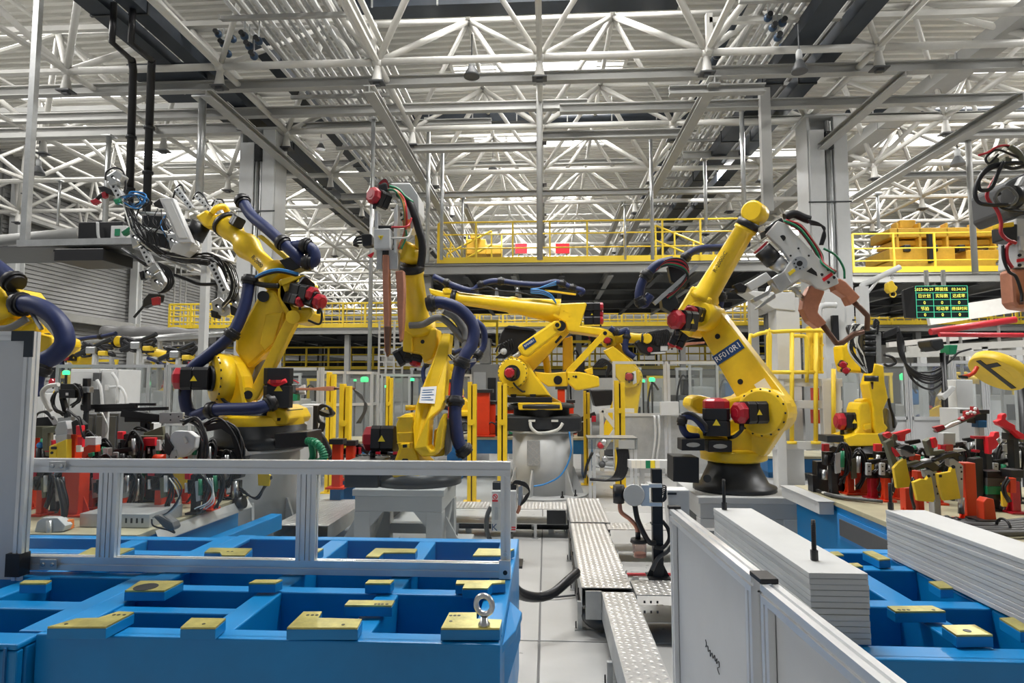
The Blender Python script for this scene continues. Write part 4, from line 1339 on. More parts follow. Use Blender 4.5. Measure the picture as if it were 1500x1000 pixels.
ax = (b - a).normalized()
L = (b - a).length
MB().lathe([(.17, -.05), (.165, L * .14), (.105, L * .17), (.098, L * .40), (.12, L * .46), (.145, L * .53), (.14, L * .60), (.105, L * .66), (.095, L * .72), (.13, L * .82), (.14, L * .88), (.14, L * .90)], a, ax, 26).build('forearm', 'robot_yellow', t1)
MB().lathe([(.155, L * .90), (.155, L * .945)], a, ax, 26).build('forearm_collar', 'black', t1)
MB().lathe([(.12, L * .945), (.10, L)], a, ax, 22).build('wrist_neck', 'robot_yellow', t1)
k1.slab('wrist', 'robot_yellow', [(95, 100), (140, 72), (172, 95), (200, 90), (215, 130), (190, 150), (150, 152), (130, 140)], .18, .24, .03)
k1.tube('wrist_ring', 'robot_yellow', [(165, 92, .18), (185, 70, .2), (215, 62, .26), (232, 85, .3)], 13)
k1.cyl('tool_changer', 'black', (125, 132, .28), (90, 190, .28), 42, 44, 22)
motor(t1, k1.p(262, 120, .1), k1.p(300, 140, 0) - k1.p(262, 120, .1), .06, .1, cap=False, nm='wrist_motor', sticker=False)
text('R-2000iC', 0.065, a + ax * L * .28 + Vector((0.0, -0.11, -.02)), -ax, (Vector((0, -1, 0))).cross(-ax), 'dark_metal', t1)
k1.slab('hose_rail', 'plate_yellow', [(350, 182), (368, 176), (470, 262), (466, 282)], -.12, .10, .006)
k1.slab('rail_bracket', 'black', [(440, 280), (500, 262), (530, 310), (480, 330)], -.12, .18, .01)
hose(t1, [k1.p(292, 40, .1), k1.p(330, 100, .02), k1.p(395, 155, -.1), k1.p(490, 240, -.2), k1.p(540, 285, -.2), k1.p(582, 285, -.2), k1.p(582, 245, -.2), k1.p(545, 222, -.2), k1.p(490, 228, -.16)], .062, 'hose_blue', (.0, .33, .56, .86), n=14)
hose(t1, [k1.p(322, 362, -.22), k1.p(300, 470, -.26), k1.p(250, 580, -.32), k1.p(160, 662, -.36), k1.p(80, 730, -.40), k1.p(58, 820, -.42), k1.p(70, 890, -.42), k1.p(105, 918, -.42)], .060, 'hose_blue', (.0, .30, .62), n=14)
hose(t1, [k1.p(95, 918, -.44), k1.p(180, 890, -.50), k1.p(300, 885, -.54), k1.p(370, 878, -.54), k1.p(412, 858, -.48)], .062, 'hose_blue', (.22, .97), n=14)
for e in range(3):
 hose(t1, [k1.p(322, 370, -.2), k1.p(370, 335 + 5 * e, -.26), k1.p(440, 318 + 5 * e, -.26), k1.p(520, 335 + 5 * e, -.22)], .014, ('hose_light_blue', 'hose_light_blue', 'cable_black')[e], nm='air_line', n=7)
hose(t1, [k1.p(325, 365, -.2), k1.p(370, 380, -.24), k1.p(440, 385, -.24)], .028, 'cable_black', nm='power_cable', n=8)
m1 = motor(t1, k1.p(436, 880, -.30), (0, 0, 1), .14, .40, cap=False, nm='base_motor')
k1.cyl('motor_cap', 'red', (430, 780, -.45), (430, 768, -.45), 30, n=8)
k1.tube('motor_plug', 'bright_red', [(400, 775, -.46), (430, 785, -.47), (470, 770, -.46)], 9)
pockets(k1, t1, [(400, 884, 540, 918)], -.42, .14)
hose(t1, [k1.p(190, 805, -.44), k1.p(215, 850, -.44), k1.p(250, 870, -.42)], .016, 'cable_black', nm='motor_cable', n=6)
# gripper of robot one: aluminium frame with perforated bars, clamps and cable loops
tg1 = thing('gripper_frame', 'spidery aluminium gripper of perforated bars, clamps and cable loops on the left robot', 'gripper', Q(210, 330, 6.75))
q1 = K(tg1, 100, 230, 4.168, 6.75)
def perf(pts, wd, name='perforated_bar'):
 a, b = q1.p(*pts[0]), q1.p(*pts[1])
 o = MB().beam(a, b, wd * q1.u, wd * q1.u).build(name, 'aluminium', tg1, bevel=0.004)
 n = max(3, int((b - a).length / 0.05))
 m = MB()
 d = (CAM - a).normalized()
 x = (b - a).normalized()
 d = (d - x * d.dot(x)).normalized()
 _, s_, u_ = frame_of(b - a)
 fa = s_ if abs(s_.dot(d)) > abs(u_.dot(d)) else u_
 fa = fa * (1 if fa.dot(d) > 0 else -1)
 for i in range(n):
  p = a.lerp(b, (i + 0.5) / n) + fa * (wd * q1.u / 2)
  m.cyl(p - fa * 0.004, p + fa * 0.001, wd * q1.u * 0.22, n=6)
 m.build('bar_holes', 'black', o, kind='stuff')
 return o
q1.slab('valve_panel', 'white_panel', [(553, 250), (638, 248), (756, 520), (672, 522)], -.25, .08, .008)
q1.slab('valve_panel_face', 'light_grey', [(578, 272), (630, 272), (728, 492), (676, 494)], -.254, .004, 0)
q1.slab('panel_side', 'light_grey', [(672, 522), (756, 522), (740, 570), (700, 600), (620, 575), (640, 530)], -.22, .14, .008)
q1.slab('panel_cowl', 'black', [(515, 280), (560, 245), (575, 300), (525, 300)], -.2, .1, .01)
perf([(268, 150, 0), (325, 250, 0)], 42)
perf([(380, 370, 0), (430, 520, 0)], 30)
perf([(455, 545, -.05), (510, 655, -.05)], 38)
perf([(885, 655, -.1), (965, 825, -.1)], 46)
perf([(975, 690, .1), (1040, 800, .1)], 40)
perf([(668, 195, .2), (760, 320, .2)], 34)
perf([(785, 235, .25), (870, 330, .25)], 30)
perf([(900, 20 + 250, .3), (960, 300, .3)], 24)
for (x0, y0, x1, y1, dy, mt) in ((445, 345, 610, 350, 0, 'aluminium'), (445, 430, 640, 470, .05, 'aluminium'), (460, 560, 760, 690, .1, 'galvanised'), (330, 560, 480, 660, .2, 'dark_metal'), (560, 600, 860, 650, .15, 'cable_black')):
 q1.cyl('frame_tube', mt, (x0, y0, dy), (x1, y1, dy), 12 if mt != 'cable_black' else 17, n=12)
q1.tube('support_pipe', 'black', [(635, 715, .2), (720, 745, .2), (800, 775, .2), (915, 775, .2)], 11)
# clamps
for lab, pts in (('gripper_clamp', [(470, 690), (525, 640), (560, 690), (500, 730), (440, 745), (430, 720)]), ('gripper_clamp', [(510, 720), (560, 690), (590, 760), (560, 830), (500, 800)]),
                 ('gripper_clamp', [(870, 880), (920, 850), (985, 920), (930, 970), (880, 940)]), ('gripper_clamp', [(985, 850), (1040, 820), (1060, 920), (1010, 950)]),
                 ('gripper_clamp', [(230, 115), (290, 75), (330, 110), (310, 160), (250, 170)]), ('gripper_clamp', [(370, 440), (430, 430), (450, 530), (390, 560)]),
                 ('gripper_clamp', [(600, 470), (660, 460), (680, 540), (620, 560)])):
 o = q1.slab(lab, 'galvanised', pts, -.08, .12, .012)
 cx = sum(p[0] for p in pts) / len(pts)
 cy = sum(p[1] for p in pts) / len(pts)
 q1.cyl('clamp_piston', 'steel', (cx, cy, -.1), (cx + 30, cy + 34, -.1), 13, par=o)
 q1.cyl('clamp_pivot', 'black', (cx - 10, cy - 5, -.11), (cx - 10, cy - 5, -.08), 10, par=o)
q1.slab('clamp_jaw', 'black', [(455, 870), (490, 830), (560, 835), (550, 880), (480, 905), (450, 920)], -.1, .1, .01)
q1.cyl('pin_rod', 'dark_metal', (460, 910, -.06), (402, 978, -.06), 8)
q1.slab('locator_pad', 'red', [(505, 860), (550, 850), (548, 900), (510, 905)], -.12, .05, .005)
q1.slab('locator_pad', 'red', [(130, 265), (165, 250), (190, 270), (150, 290)], 0, .05, .005)
q1.slab('locator_pad', 'red', [(200, 215), (228, 205), (230, 240), (208, 250)], 0, .05, .005)
q1.cyl('jaw_arm', 'dark_metal', (165, 265, .03), (235, 205, .03), 12)
q1.slab('clamp_jaw', 'black', [(175, 180), (215, 175), (265, 200), (260, 230), (200, 210)], 0, .08, .008)
q1.slab('clamp_jaw', 'black', [(430, 700), (455, 690), (460, 740), (440, 750)], -.1, .08, .008)
q1.slab('clamp_jaw', 'black', [(868, 930), (910, 945), (905, 985), (870, 975)], -.1, .1, .01)
q1.slab('clamp_jaw', 'black', [(985, 900), (1040, 930), (1030, 975), (990, 960)], -.1, .1, .01)
q1.slab('valve_bank', 'hose_green', [(320, 455), (380, 415), (392, 440), (335, 480)], -.05, .06, .008)
q1.slab('valve_bank', 'hose_green', [(270, 255), (310, 250), (315, 280), (285, 288)], -.05, .06, .008)
q1.slab('centre_plate', 'dark_metal', [(450, 330), (560, 330), (640, 470), (600, 560), (480, 520)], .12, .08, .01)
for e in range(72):
 zone = e % 6
 if zone == 0:
  c_ = (400 + R.uniform(-25, 25), 262 + R.uniform(-18, 18))
  pts = [(c_[0] + 70 * math.cos(a_) * R.uniform(.7, 1.2), c_[1] + 42 * math.sin(a_) * R.uniform(.7, 1.2), R.uniform(-.12, .05)) for a_ in (pi * .95, pi * .5, 0.1, -.8, -1.9, -2.6)]
 elif zone == 1:
  x = 345 + R.uniform(-15, 25)
  pts = [(x, 260, -.05), (x + 30 + R.uniform(-20, 20), 350, -.1), (x + 100 + R.uniform(-40, 40), 470, -.1), (x + 150 + R.uniform(-30, 30), 560, -.08), (x + 230, 600 + R.uniform(-20, 10), -.05)]
 elif zone == 2:
  y = 590 + R.uniform(-15, 30)
  pts = [(480, y - 60, .05), (590, y, 0), (720, y + 25 + R.uniform(-12, 12), -.05), (850, y + 15 + R.uniform(-10, 20), -.08), (930, y + 60 + R.uniform(-20, 20), -.1), (970, y + 150, -.12)]
 elif zone == 3:
  x = 600 + R.uniform(-20, 20)
  pts = [(545, 640, -.1), (x, 690 + R.uniform(-10, 20), -.12), (x + 25, 760, -.12), (x - 10, 815, -.12), (550, 830, -.1)]
 elif zone == 4:
  x = 985 + R.uniform(-30, 40)
  pts = [(900, 625, 0), (x - 10, 650, -.05), (x + 35, 760, -.1), (x + 20, 850, -.12), (940, 910 + R.uniform(-20, 15), -.1)]
 else:
  x = R.uniform(430, 640)
  pts = [(x, 300 + R.uniform(0, 60), 0), (x + R.uniform(-70, 70), 400, -.05), (x + R.uniform(-60, 80), 470, -.05), (x + R.uniform(-30, 120), 550, 0)]
 mt = 'hose_light_blue' if (zone == 0 and e % 12 == 0) or (zone == 5 and e % 11 == 0) else ('hose_white' if e % 13 == 5 else 'cable_black')
 q1.tube('gripper_cable', mt, pts, R.uniform(2.4, 5.0), n=6, sub=5)
for pts in ([(228, 140, 0), (235, 90, 0), (285, 65, 0), (335, 90, 0), (350, 150, 0), (345, 220, 0)], [(640, 250, .2), (660, 190, .2), (690, 170, .2), (715, 220, .2)], [(760, 260, .25), (790, 215, .25), (830, 240, .25), (860, 300, .25)], [(875, 300, .3), (900, 262, .3), (940, 262, .3), (955, 300, .3)]):
 q1.tube('cable_loop', 'cable_black', pts, 6, n=7)
# ---------------------------------------------------------------- robot three: middle, parallel-link arm seen from its side
Y3 = 9.35
t3 = thing('industrial_robot', 'yellow link-arm robot on the round pedestal in the middle, forearm stretched level to the left', 'robot', Q(788, 628, Y3))
k3 = K(t3, 690, 400, 4.167, Y3)
c = k3.p(430, 945)
MB().bx(c.x - .58, c.x + .58, Y3 - .42, Y3 + .42, c.z - .02, c.z + .20).build('base_casting', 'dark_metal', t3, bevel=0.03)
MB().lathe([(.42, .18), (.42, .30), (.50, .31), (.50, .36), (.40, .38)], c, n=28).build('base_ring', 'black', t3)
k3.slab('turntable', 'robot_yellow', [(285, 790), (550, 790), (560, 835), (290, 835)], -.42, .8, .015)
k3.slab('shoulder', 'robot_yellow', [(172, 640), (168, 590), (200, 540), (250, 515), (300, 518), (350, 550), (392, 620), (440, 680), (490, 752), (230, 752), (195, 700)], -.26, .22, .03)
k3.slab('rear_shoulder', 'robot_yellow', [(400, 640), (490, 752), (560, 790), (520, 800), (330, 790), (340, 640)], -.02, .3, .03)
dc = k3.p(258, 610, -.26)
N3 = Vector((-0.12, -1, 0)).normalized()
MB().lathe([(.225, 0), (.225, .05), (.20, .08), (.12, .09)], dc, N3, 30).build('shoulder_flange', 'robot_yellow', t3)
bolts(t3, dc + N3 * .06, N3, .205, 20, .014, .014)
MB().lathe([(.12, .085), (.12, .12)], dc, N3, 18).build('motor_seat', 'dark_metal', t3)
motor(t3, dc + N3 * .10, N3, 0.075, .20, nm='shoulder_motor', sticker=False)
for xx in (240, 358):
 k3.slab('foot_pocket', 'black', [(xx, 738), (xx + 38, 738), (xx + 34, 758), (xx + 4, 758)], -.265, .02, .002)
k3.slab('bumper', 'black', [(210, 757), (495, 757), (495, 790), (210, 790)], -.40, .30, .006)
m = MB()
link(m, k3.p(262, 600, -.02), k3.p(560, 330, -.02), Vector((0, -1, 0)), .20, .13, -.22, .04)
m.build('lower_arm', 'robot_yellow', t3, bevel=0.02)
k3.slab('arm_slot', 'dark_metal', [(510, 420), (545, 378), (558, 388), (520, 430)], -.075, .02, 0)
a, b = k3.p(322, 480, -.24), k3.p(545, 330, -.24)
ax = (b - a).normalized()
bal = k3.slab('balancer', 'robot_yellow', [(282, 452), (300, 432), (505, 292), (560, 288), (580, 320), (575, 345), (525, 372), (345, 512), (310, 500)], -.36, .18, .03)
k3.cyl('balancer_rod', 'galvanised', (312, 478, -.26), (248, 525, -.26), 14)
k3.cyl('rod_eye', 'robot_yellow', (248, 525, -.30), (248, 525, -.20), 18)
k3.cyl('rod_pin', 'black', (248, 525, -.31), (248, 525, -.30), 11)
k3.cyl('elbow_pin', 'black', (548, 322, -.36), (548, 322, -.375), 30, n=20)
k3.cyl('elbow_eye', 'robot_yellow', (526, 316, -.37), (526, 316, -.39), 22, n=18)
k3.cyl('elbow_bore', 'black', (526, 316, -.39), (526, 316, -.395), 13, n=16)
q = [k3.p(*e) for e in ((312, 437, -.362), (383, 388, -.362), (400, 418, -.362), (330, 468, -.362))]
MB().slab(q, Vector((0, -.004, 0))).build('number_plate', 'label_blue', bal)
ru = (q[1] - q[0]).normalized()
text('RF040R1', 0.047, (q[0] + q[2]) / 2 + Vector((0, -.012, 0)), ru, (q[0] - q[3]).normalized(), 'label_white', bal)
k3.slab('elbow_block', 'robot_yellow', [(520, 185), (700, 178), (708, 190), (668, 320), (780, 330), (835, 345), (842, 372), (820, 388), (770, 378), (665, 362), (590, 352), (578, 300), (500, 262)], -.20, .40, .03)
bolts(t3, k3.p(565, 260, -.20), (0, -1, 0), 34 * k3.u, 8, .010, .008, 'robot_yellow')
k3.cyl('rod_eye', 'robot_yellow', (818, 366, -.24), (818, 366, -.16), 25)
k3.cyl('rod_pin', 'black', (818, 366, -.25), (818, 366, -.24), 12)
a, b = k3.p(520, 232, -.02), k3.p(-120, 148, -.02)
ax = (b - a).normalized()
L = (b - a).length
MB().lathe([(.20, -.05), (.175, .10), (.15, L * .22), (.125, L * .36), (.135, L * .39), (.135, L * .43), (.115, L * .46), (.095, L * .92), (.11, L * .95)], a, ax, 26).build('forearm', 'robot_yellow', t3)
MB().lathe([(.12, L * .95), (.12, L * 1.0)], a, ax, 22).build('forearm_collar', 'black', t3)
MB().lathe([(.09, L), (.08, L * 1.09), (.06, L * 1.12)], a, ax, 20).build('wrist', 'robot_yellow', t3)
k3.slab('wrist_fork', 'robot_yellow', [(-260, 90), (-180, 108), (-140, 125), (-140, 165), (-190, 150), (-250, 125)], -.1, .2, .02)
k3.slab('wrist_cap', 'robot_yellow', [(-180, 95), (-150, 80), (-120, 90), (-115, 130), (-170, 130)], -.12, .2, .03)
for y in (205, 250, 290):
 motor(t3, k3.p(690, y, -.12 + .04 * (y == 250)), (1, -.1, 0), .062, .24, nm='wrist_motor', sticker=(y == 250))
m = MB()
link(m, k3.p(820, 366, -.20), k3.p(600, 600, -.20), Vector((0, -1, 0)), .045, .05, -.04, .04)
m.build('link_rod', 'robot_yellow', t3, bevel=0.008)
k3.slab('lever', 'robot_yellow', [(385, 600), (480, 610), (590, 600), (592, 690), (470, 692), (410, 650)], -.20, .12, .015)
k3.cyl('lever_bore', 'black', (530, 652, -.21), (530, 652, -.195), 26, n=20)
k3.slab('counterweight', 'robot_yellow', [(588, 600), (665, 602), (715, 612), (782, 632), (786, 692), (660, 716), (640, 714), (588, 668)], -.30, .34, .02)
k3.slab('weight_lug', 'robot_yellow', [(690, 590), (742, 574), (745, 618), (712, 612)], -.22, .08, .01)
for x, y in ((640, 632), (596, 645), (625, 630)):
 k3.cyl('weight_hole', 'dark_metal', (x, y, -.305), (x, y, -.29), 8 if x == 640 else 5)
k3.cyl('rear_strut', 'robot_yellow', (455, 500, .15), (470, 610, .15), 22)
k3.slab('rear_frame', 'robot_yellow', [(560, 400), (620, 380), (625, 560), (560, 600)], .15, .1, .02)
hose(t3, [k3.p(258, 668, -.36), k3.p(275, 690, -.37), k3.p(310, 720, -.36), k3.p(330, 722, -.34)], .014, 'cable_black', nm='motor_cable', n=6)
hose(t3, [k3.p(-230, 20, -.1), k3.p(-120, 70, -.1), k3.p(0, 105, -.1), k3.p(60, 70, -.1), k3.p(150, 48, -.1), k3.p(300, 65, -.1), k3.p(430, 70, -.1), k3.p(520, 55, -.1), k3.p(620, 90, -.1), k3.p(680, 108, -.1), k3.p(660, 130, -.08)], .046, 'hose_blue', (.08, .30, .43, .74, .80), n=12)
hose(t3, [k3.p(0, 105, -.14), k3.p(100, 85, -.14), k3.p(160, 105, -.14), k3.p(300, 120, -.14), k3.p(430, 150, -.14)], .012, 'cable_black', nm='dress_cable', n=6)
for e in range(5):
 hose(t3, [k3.p(520, 185, -.2), k3.p(490, 150 - 4 * e, -.22), k3.p(430, 125 - 5 * e, -.22), k3.p(365, 118 - 5 * e, -.2), k3.p(420, 90, -.18), k3.p(520, 50 + 5 * e, -.15)], .010, ('hose_light_blue', 'cable_black')[e % 2], nm='air_line', n=6)
k3.beam('hose_rail', 'plate_yellow', (450, 105, -.12), (640, 130, -.12), 18, 10)
for xx in (150, 275):
 k3.slab('hose_post', 'steel', [(xx, 90), (xx + 12, 90), (xx + 18, 135), (xx - 6, 135)], -.12, .05, .004)
k3.tube('base_cable', 'hose_white', [(360, 910, -.45), (370, 945, -.47), (410, 975, -.47), (480, 970, -.46), (535, 950, -.46), (560, 915, -.45)], 9)
for xx in (350, 490):
 k3.slab('base_connector', 'hose_white', [(xx, 895), (xx + 42, 895), (xx + 42, 908), (xx, 908)], -.45, .03, .004)
k3.slab('junction_box', 'black', [(585, 875), (655, 875), (655, 945), (585, 945)], -.2, .4, .008)
# ---------------------------------------------------------------- robot five: behind the right fixture
Y5 = 9.0
O5 = Q(1268, 655, Y5)
t5 = thing('industrial_robot', 'yellow robot standing behind the right fixture, stud head in front of its arm', 'robot', O5)
k5 = K(t5, 1000, 333, 3.0, Y5)
c = k5.p(810, 1005)
MB().lathe([(.38, 0), (.38, .05), (.30, .10), (.28, .16)], c, n=24).build('base_casting', 'dark_metal', t5)
k5.slab('turntable', 'robot_yellow', [(712, 925), (770, 905), (880, 905), (900, 940), (880, 962), (730, 960)], -.25, .5, .015)
k5.slab('shoulder', 'robot_yellow', [(772, 800), (782, 770), (820, 765), (835, 800), (838, 900), (860, 925), (740, 925), (775, 880)], -.18, .36, .025)
k5.slab('lifting_lug', 'robot_yellow', [(798, 868), (828, 862), (828, 885), (800, 890)], -.21, .05, .006)
k5.slab('shoulder_cap', 'robot_yellow', [(782, 760), (800, 752), (840, 752), (838, 775), (785, 775)], -.1, .2, .012)
motor(t5, k5.p(770, 852, 0), (-1, 0, 0), .125, .21, nm='shoulder_motor')
k5.slab('lower_arm', 'robot_yellow', [(842, 880), (838, 790), (818, 690), (848, 596), (885, 606), (890, 680), (905, 750), (882, 805), (888, 860), (905, 880), (880, 915), (850, 910)], -.22, .26, .02)
k5.slab('rear_cover', 'fabric_grey', [(900, 790), (930, 815), (950, 860), (935, 895), (905, 905), (895, 850)], -.05, .2, .03)
k5.slab('elbow_housing', 'robot_yellow', [(700, 520), (740, 500), (770, 520), (765, 590), (840, 600), (830, 640), (720, 635), (705, 580)], .1, .3, .03)
for x, y in ((700, 600), (712, 625)):
 motor(t5, k5.p(x, y, .05), (-.3, -.9, -.1), .05, .12, nm='elbow_motor', sticker=False)
hose(t5, [k5.p(905, 750, -.1), k5.p(912, 790, -.1), k5.p(925, 830, -.12), k5.p(930, 880, -.1)], .02, 'cable_black', nm='dress_cable', n=7)
hose(t5, [k5.p(885, 560, .0), k5.p(920, 570, 0), k5.p(935, 595, 0), k5.p(905, 608, 0), k5.p(885, 600, 0)], .02, 'cable_black', nm='dress_cable', n=7)
k5.slab('junction_box', 'dark_metal', [(636, 915), (710, 915), (710, 945), (636, 945)], -.2, .3, .008)
ts = thing('stud_head', 'black stud-welding head pointing down, with a tangle of thin hoses around it', 'tool', Q(1278, 510, 8.4))
s5 = K(ts, 1000, 333, 3.0, 8.4)
s5.slab('head_bar', 'galvanised', [(848, 460), (872, 460), (876, 598), (850, 598)], 0, .1, .005)
s5.slab('head_body', 'black', [(795, 440), (845, 430), (850, 560), (838, 640), (806, 640), (792, 560)], 0, .14, .02)
for y in (455, 480, 505, 530, 555):
 s5.cyl('head_ring', 'dark_metal', (798, y, -.03), (846, y, -.03), 9, n=10)
s5.cyl('nose_flange', 'black', (829, 652), (829, 676), 27, n=18)
s5.cyl('nose_tip', 'dark_copper', (832, 678), (834, 710), 6, 3)
for e in range(10):
 x = 770 + R.uniform(-25, 30)
 s5.tube('head_hose', ('cable_black', 'cable_black', 'hose_white')[e % 3], [(820 + R.uniform(-15, 25), 450, -.02), (x, 440 + R.uniform(-20, 30), -.05), (x - 20, 500, -.06), (x + R.uniform(-20, 20), 560, -.06), (806 + R.uniform(0, 20), 640, -.02)], R.uniform(2.5, 5), n=6)
for e in range(4):
 s5.tube('head_hose', 'cable_black', [(835, 450, 0), (845 + 5 * e, 405 + 6 * e, 0), (860, 420, 0), (855, 470, 0)], 4, n=6)
s5.tube('hose_bundle', 'cable_black', [(790, 455, 0), (745, 480, .05), (725, 440, .08), (750, 435, .1)], 8, n=8)
# ---------------------------------------------------------------- robot six: cut off by the left edge
t6 = thing('industrial_robot', 'yellow robot cut off at the left edge behind the grey panel, thick blue hose', 'robot', Q(-70, 640, 5.2))
k6 = K(t6, 0, 300, 3.845, 5.2)
c = k6.p(-260, 1290)
MB().lathe([(.42, -c.z), (.42, .05), (.34, .2), (.34, .34), (.40, .36), (.40, .46), (.34, .48)], c, n=24).build('base', 'robot_yellow', t6)
m = MB()
link(m, k6.p(-230, 1060), k6.p(60, 730), Vector((0, -1, 0)), .24, .17, -.15, .12)
m.build('lower_arm', 'robot_yellow', t6, bevel=0.02)
k6.slab('elbow_housing', 'robot_yellow', [(-80, 690), (50, 655), (190, 620), (205, 690), (190, 720), (290, 740), (295, 790), (215, 850), (60, 900), (-80, 820)], -.12, .35, .04)
k6.slab('elbow_band', 'robot_yellow', [(120, 680), (200, 655), (200, 712), (110, 716)], -.16, .1, .012)
a, b = k6.p(30, 640, 0), k6.p(-160, 340, 0)
ax = (b - a).normalized()
MB().lathe([(.19, -.1), (.175, .1), (.14, .28), (.12, .75)], a, ax, 24).build('forearm', 'robot_yellow', t6)
text('R-2000iC', 0.06, a + ax * .22 + Vector((0.08, -.145, .02)), -ax, Vector((0, -1, 0)).cross(-ax), 'dark_metal', t6)
bolts(t6, a - ax * .05, ax, .185, 14, .010, .012)
k6.slab('motor_box', 'dark_metal', [(20, 480), (95, 472), (140, 540), (60, 555)], -.12, .25, .015)
k6.slab('motor_trim', 'plate_yellow', [(88, 474), (100, 472), (145, 530), (132, 532)], -.125, .25, .004)
hose(t6, [k6.p(-60, 320, -.1), k6.p(30, 390, -.12), k6.p(90, 445, -.14)], .07, 'hose_blue', (.93,), n=14)
hose(t6, [k6.p(110, 560, -.16), k6.p(180, 560, -.2), k6.p(270, 600, -.22), k6.p(345, 680, -.24), k6.p(365, 775, -.25), k6.p(310, 845, -.26), k6.p(235, 890, -.28), k6.p(190, 980, -.3), k6.p(185, 1080, -.3)], .075, 'hose_blue', (.03, .80), n=16)
for e in range(4):
 k6.tube('fabric_sleeve', 'hose_white', [(190 + 5 * e, 610, -.1), (270 + 6 * e, 690, -.12), (320 + 5 * e, 760, -.14), (310, 830, -.15)], 9)
k6.tube('fabric_sleeve', 'fabric_grey', [(-20, 700, -.2), (60, 690, -.22), (150, 640, -.2)], 20)
k6.cyl('clamp_rod', 'steel', (180, 610, -.2), (235, 700, -.2), 12)
motor(t6, k6.p(190, 790, 0), (.9, -.4, 0), .1, .12, cap=False, nm='wrist_motor', sticker=False)
# ---------------------------------------------------------------- robot eight: behind the fence, right of robot three
Y8 = 12.6
O8 = Q(905, 640, Y8)
N8 = Vector((-0.25, -0.97, 0)).normalized()
def P8(px, py):
 return QP(px, py, Vector((O8.x, O8.y, 0)), N8)
t8, i8 = plain_robot('yellow robot behind the clear fence, right of the middle robot, gun pointing right', (O8.x, O8.y), O8.z - .35, N8, P8(925, 552), P8(893, 500), P8(948, 496), s=.95, hosed=False)
k8 = K(t8, 850, 480, 4.167, Y8)
k8.slab('arm_cover', 'robot_yellow', [(140, 140), (200, 110), (300, 190), (350, 260), (340, 360), (280, 370), (220, 300), (210, 230)], -.34, .1, .02)
k8.slab('arm_plate', 'label_white', [(318, 270), (338, 262), (345, 335), (322, 345)], -.345, .005, 0)
hose(t8, [k8.p(180, 0, -.3), k8.p(230, 30, -.3), k8.p(285, 20, -.3), k8.p(275, 130, -.3), k8.p(330, 180, -.3)], .06, 'hose_blue', (.2, .6))
for e in range(6):
 k8.tube('dress_cable', 'cable_black', [(80 + 10 * e, 240, -.3), (130 + 10 * e, 190 + 5 * e, -.32), (190 - 6 * e, 230 + 8 * e, -.32), (160, 300 - 5 * e, -.3)], 6, n=6)
k8.slab('base_box', 'black', [(60, 380), (200, 375), (210, 470), (90, 480)], -.1, .5, .02)
tg8 = thing('weld_gun', 'small weld gun with a long copper arm, on the robot behind the clear fence', 'weld gun', Q(960, 505, Y8 - .2))
w8 = K(tg8, 850, 480, 4.167, Y8 - .2)
w8.slab('gun_body', 'black', [(330, 90), (400, 30), (480, 5), (560, 60), (540, 140), (420, 170), (370, 150)], 0, .25, .03)
w8.slab('gun_plate', 'light_grey', [(490, 100), (535, 98), (535, 140), (490, 142)], -.02, .1, .01)
w8.slab('gun_plate', 'light_grey', [(430, 150), (520, 145), (520, 156), (430, 160)], -.02, .1, .005)
w8.cyl('motor_cap', 'red', (425, 132, -.05), (425, 132, .02), 17, n=8)
w8.slab('copper_arm', 'copper', [(535, 98), (667, 88), (760, 84), (760, 96), (667, 104), (540, 128)], 0, .08, .006)
for e in range(9):
 w8.tube('gun_cable', 'cable_black', [(380 + 12 * e, 100, -.02), (400 + 14 * e, 40 - 3 * e, -.03), (450 + 12 * e, 30, -.03), (470 + 10 * e, 110, -.02)], 5, n=6)
far_bases = [(O8.x, O8.y, O8.z - .35, 'the robot behind the clear fence')]
# ---------------------------------------------------------------- small far robots
for n, (pts, Y, lab) in enumerate((
  ((100, 622, 105, 560, 118, 524, 178, 500), 12.5, 'small far yellow robot at left, forearm raised over the control cabinets'),
  ((688, 612, 660, 575, 655, 548, 690, 520), 12.4, 'yellow robot partly hidden behind the tall robot and its blue hose'),
  ((250, 620, 262, 560, 262, 520, 214, 512), 15.5, 'far yellow robot between the cabinets and the left robot'),
  ((1375, 640, 1390, 590, 1400, 560, 1440, 556), 15.0, 'far yellow robot seen through the fence at right'))):
 b = Q(pts[0], pts[1], Y)
 Nn = Vector((-.2, -.98, 0)).normalized()
 jj = [QP(pts[i], pts[i + 1], Vector((b.x, b.y, 0)), Nn) for i in (2, 4, 6)]
 zb = max(.3, jj[0].z - .75)
 plain_robot(lab, (b.x, b.y), zb, Nn, *jj)
 far_bases.append((b.x, b.y, zb, ('the small far robot at left', 'the robot hidden behind the tall robot', 'the far robot beyond the left robot', 'the far robot seen through the right fence')[n]))
# ---------------------------------------------------------------- weld gun and robot cut off by the right edge
t7 = thing('industrial_robot', 'grey robot wrist and black hoses cut off at the right edge', 'robot', Q(1490, 270, 4.3))
k7 = K(t7, 1400, 200, 3.846, 4.3)
k7.slab('wrist_block', 'dark_grey', [(275, 265), (310, 240), (400, 200), (640, 190), (640, 420), (400, 430), (330, 460), (290, 420)], 0, .35, .02)
k7.slab('wrist_cover', 'grey_paint', [(350, 270), (380, 215), (640, 210), (640, 400), (385, 405), (352, 350)], -.04, .1, .02)
k7.cyl('wrist_drum', 'dark_metal', (300, 340, -.05), (350, 340, -.05), 62, n=20)
k7.cyl('forearm', 'robot_yellow', (560, 310, .15), (1300, 520, .15), 90, 130, 22)
m = MB()
link(m, k7.p(1300, 520, .15), k7.p(2600, 1300, -1.6), Vector((0, -1, 0)), .17, .22, -.12, .12)
m.build('lower_arm', 'robot_yellow', t7, bevel=0.02)
b7 = k7.p(2600, 1300, -1.6)
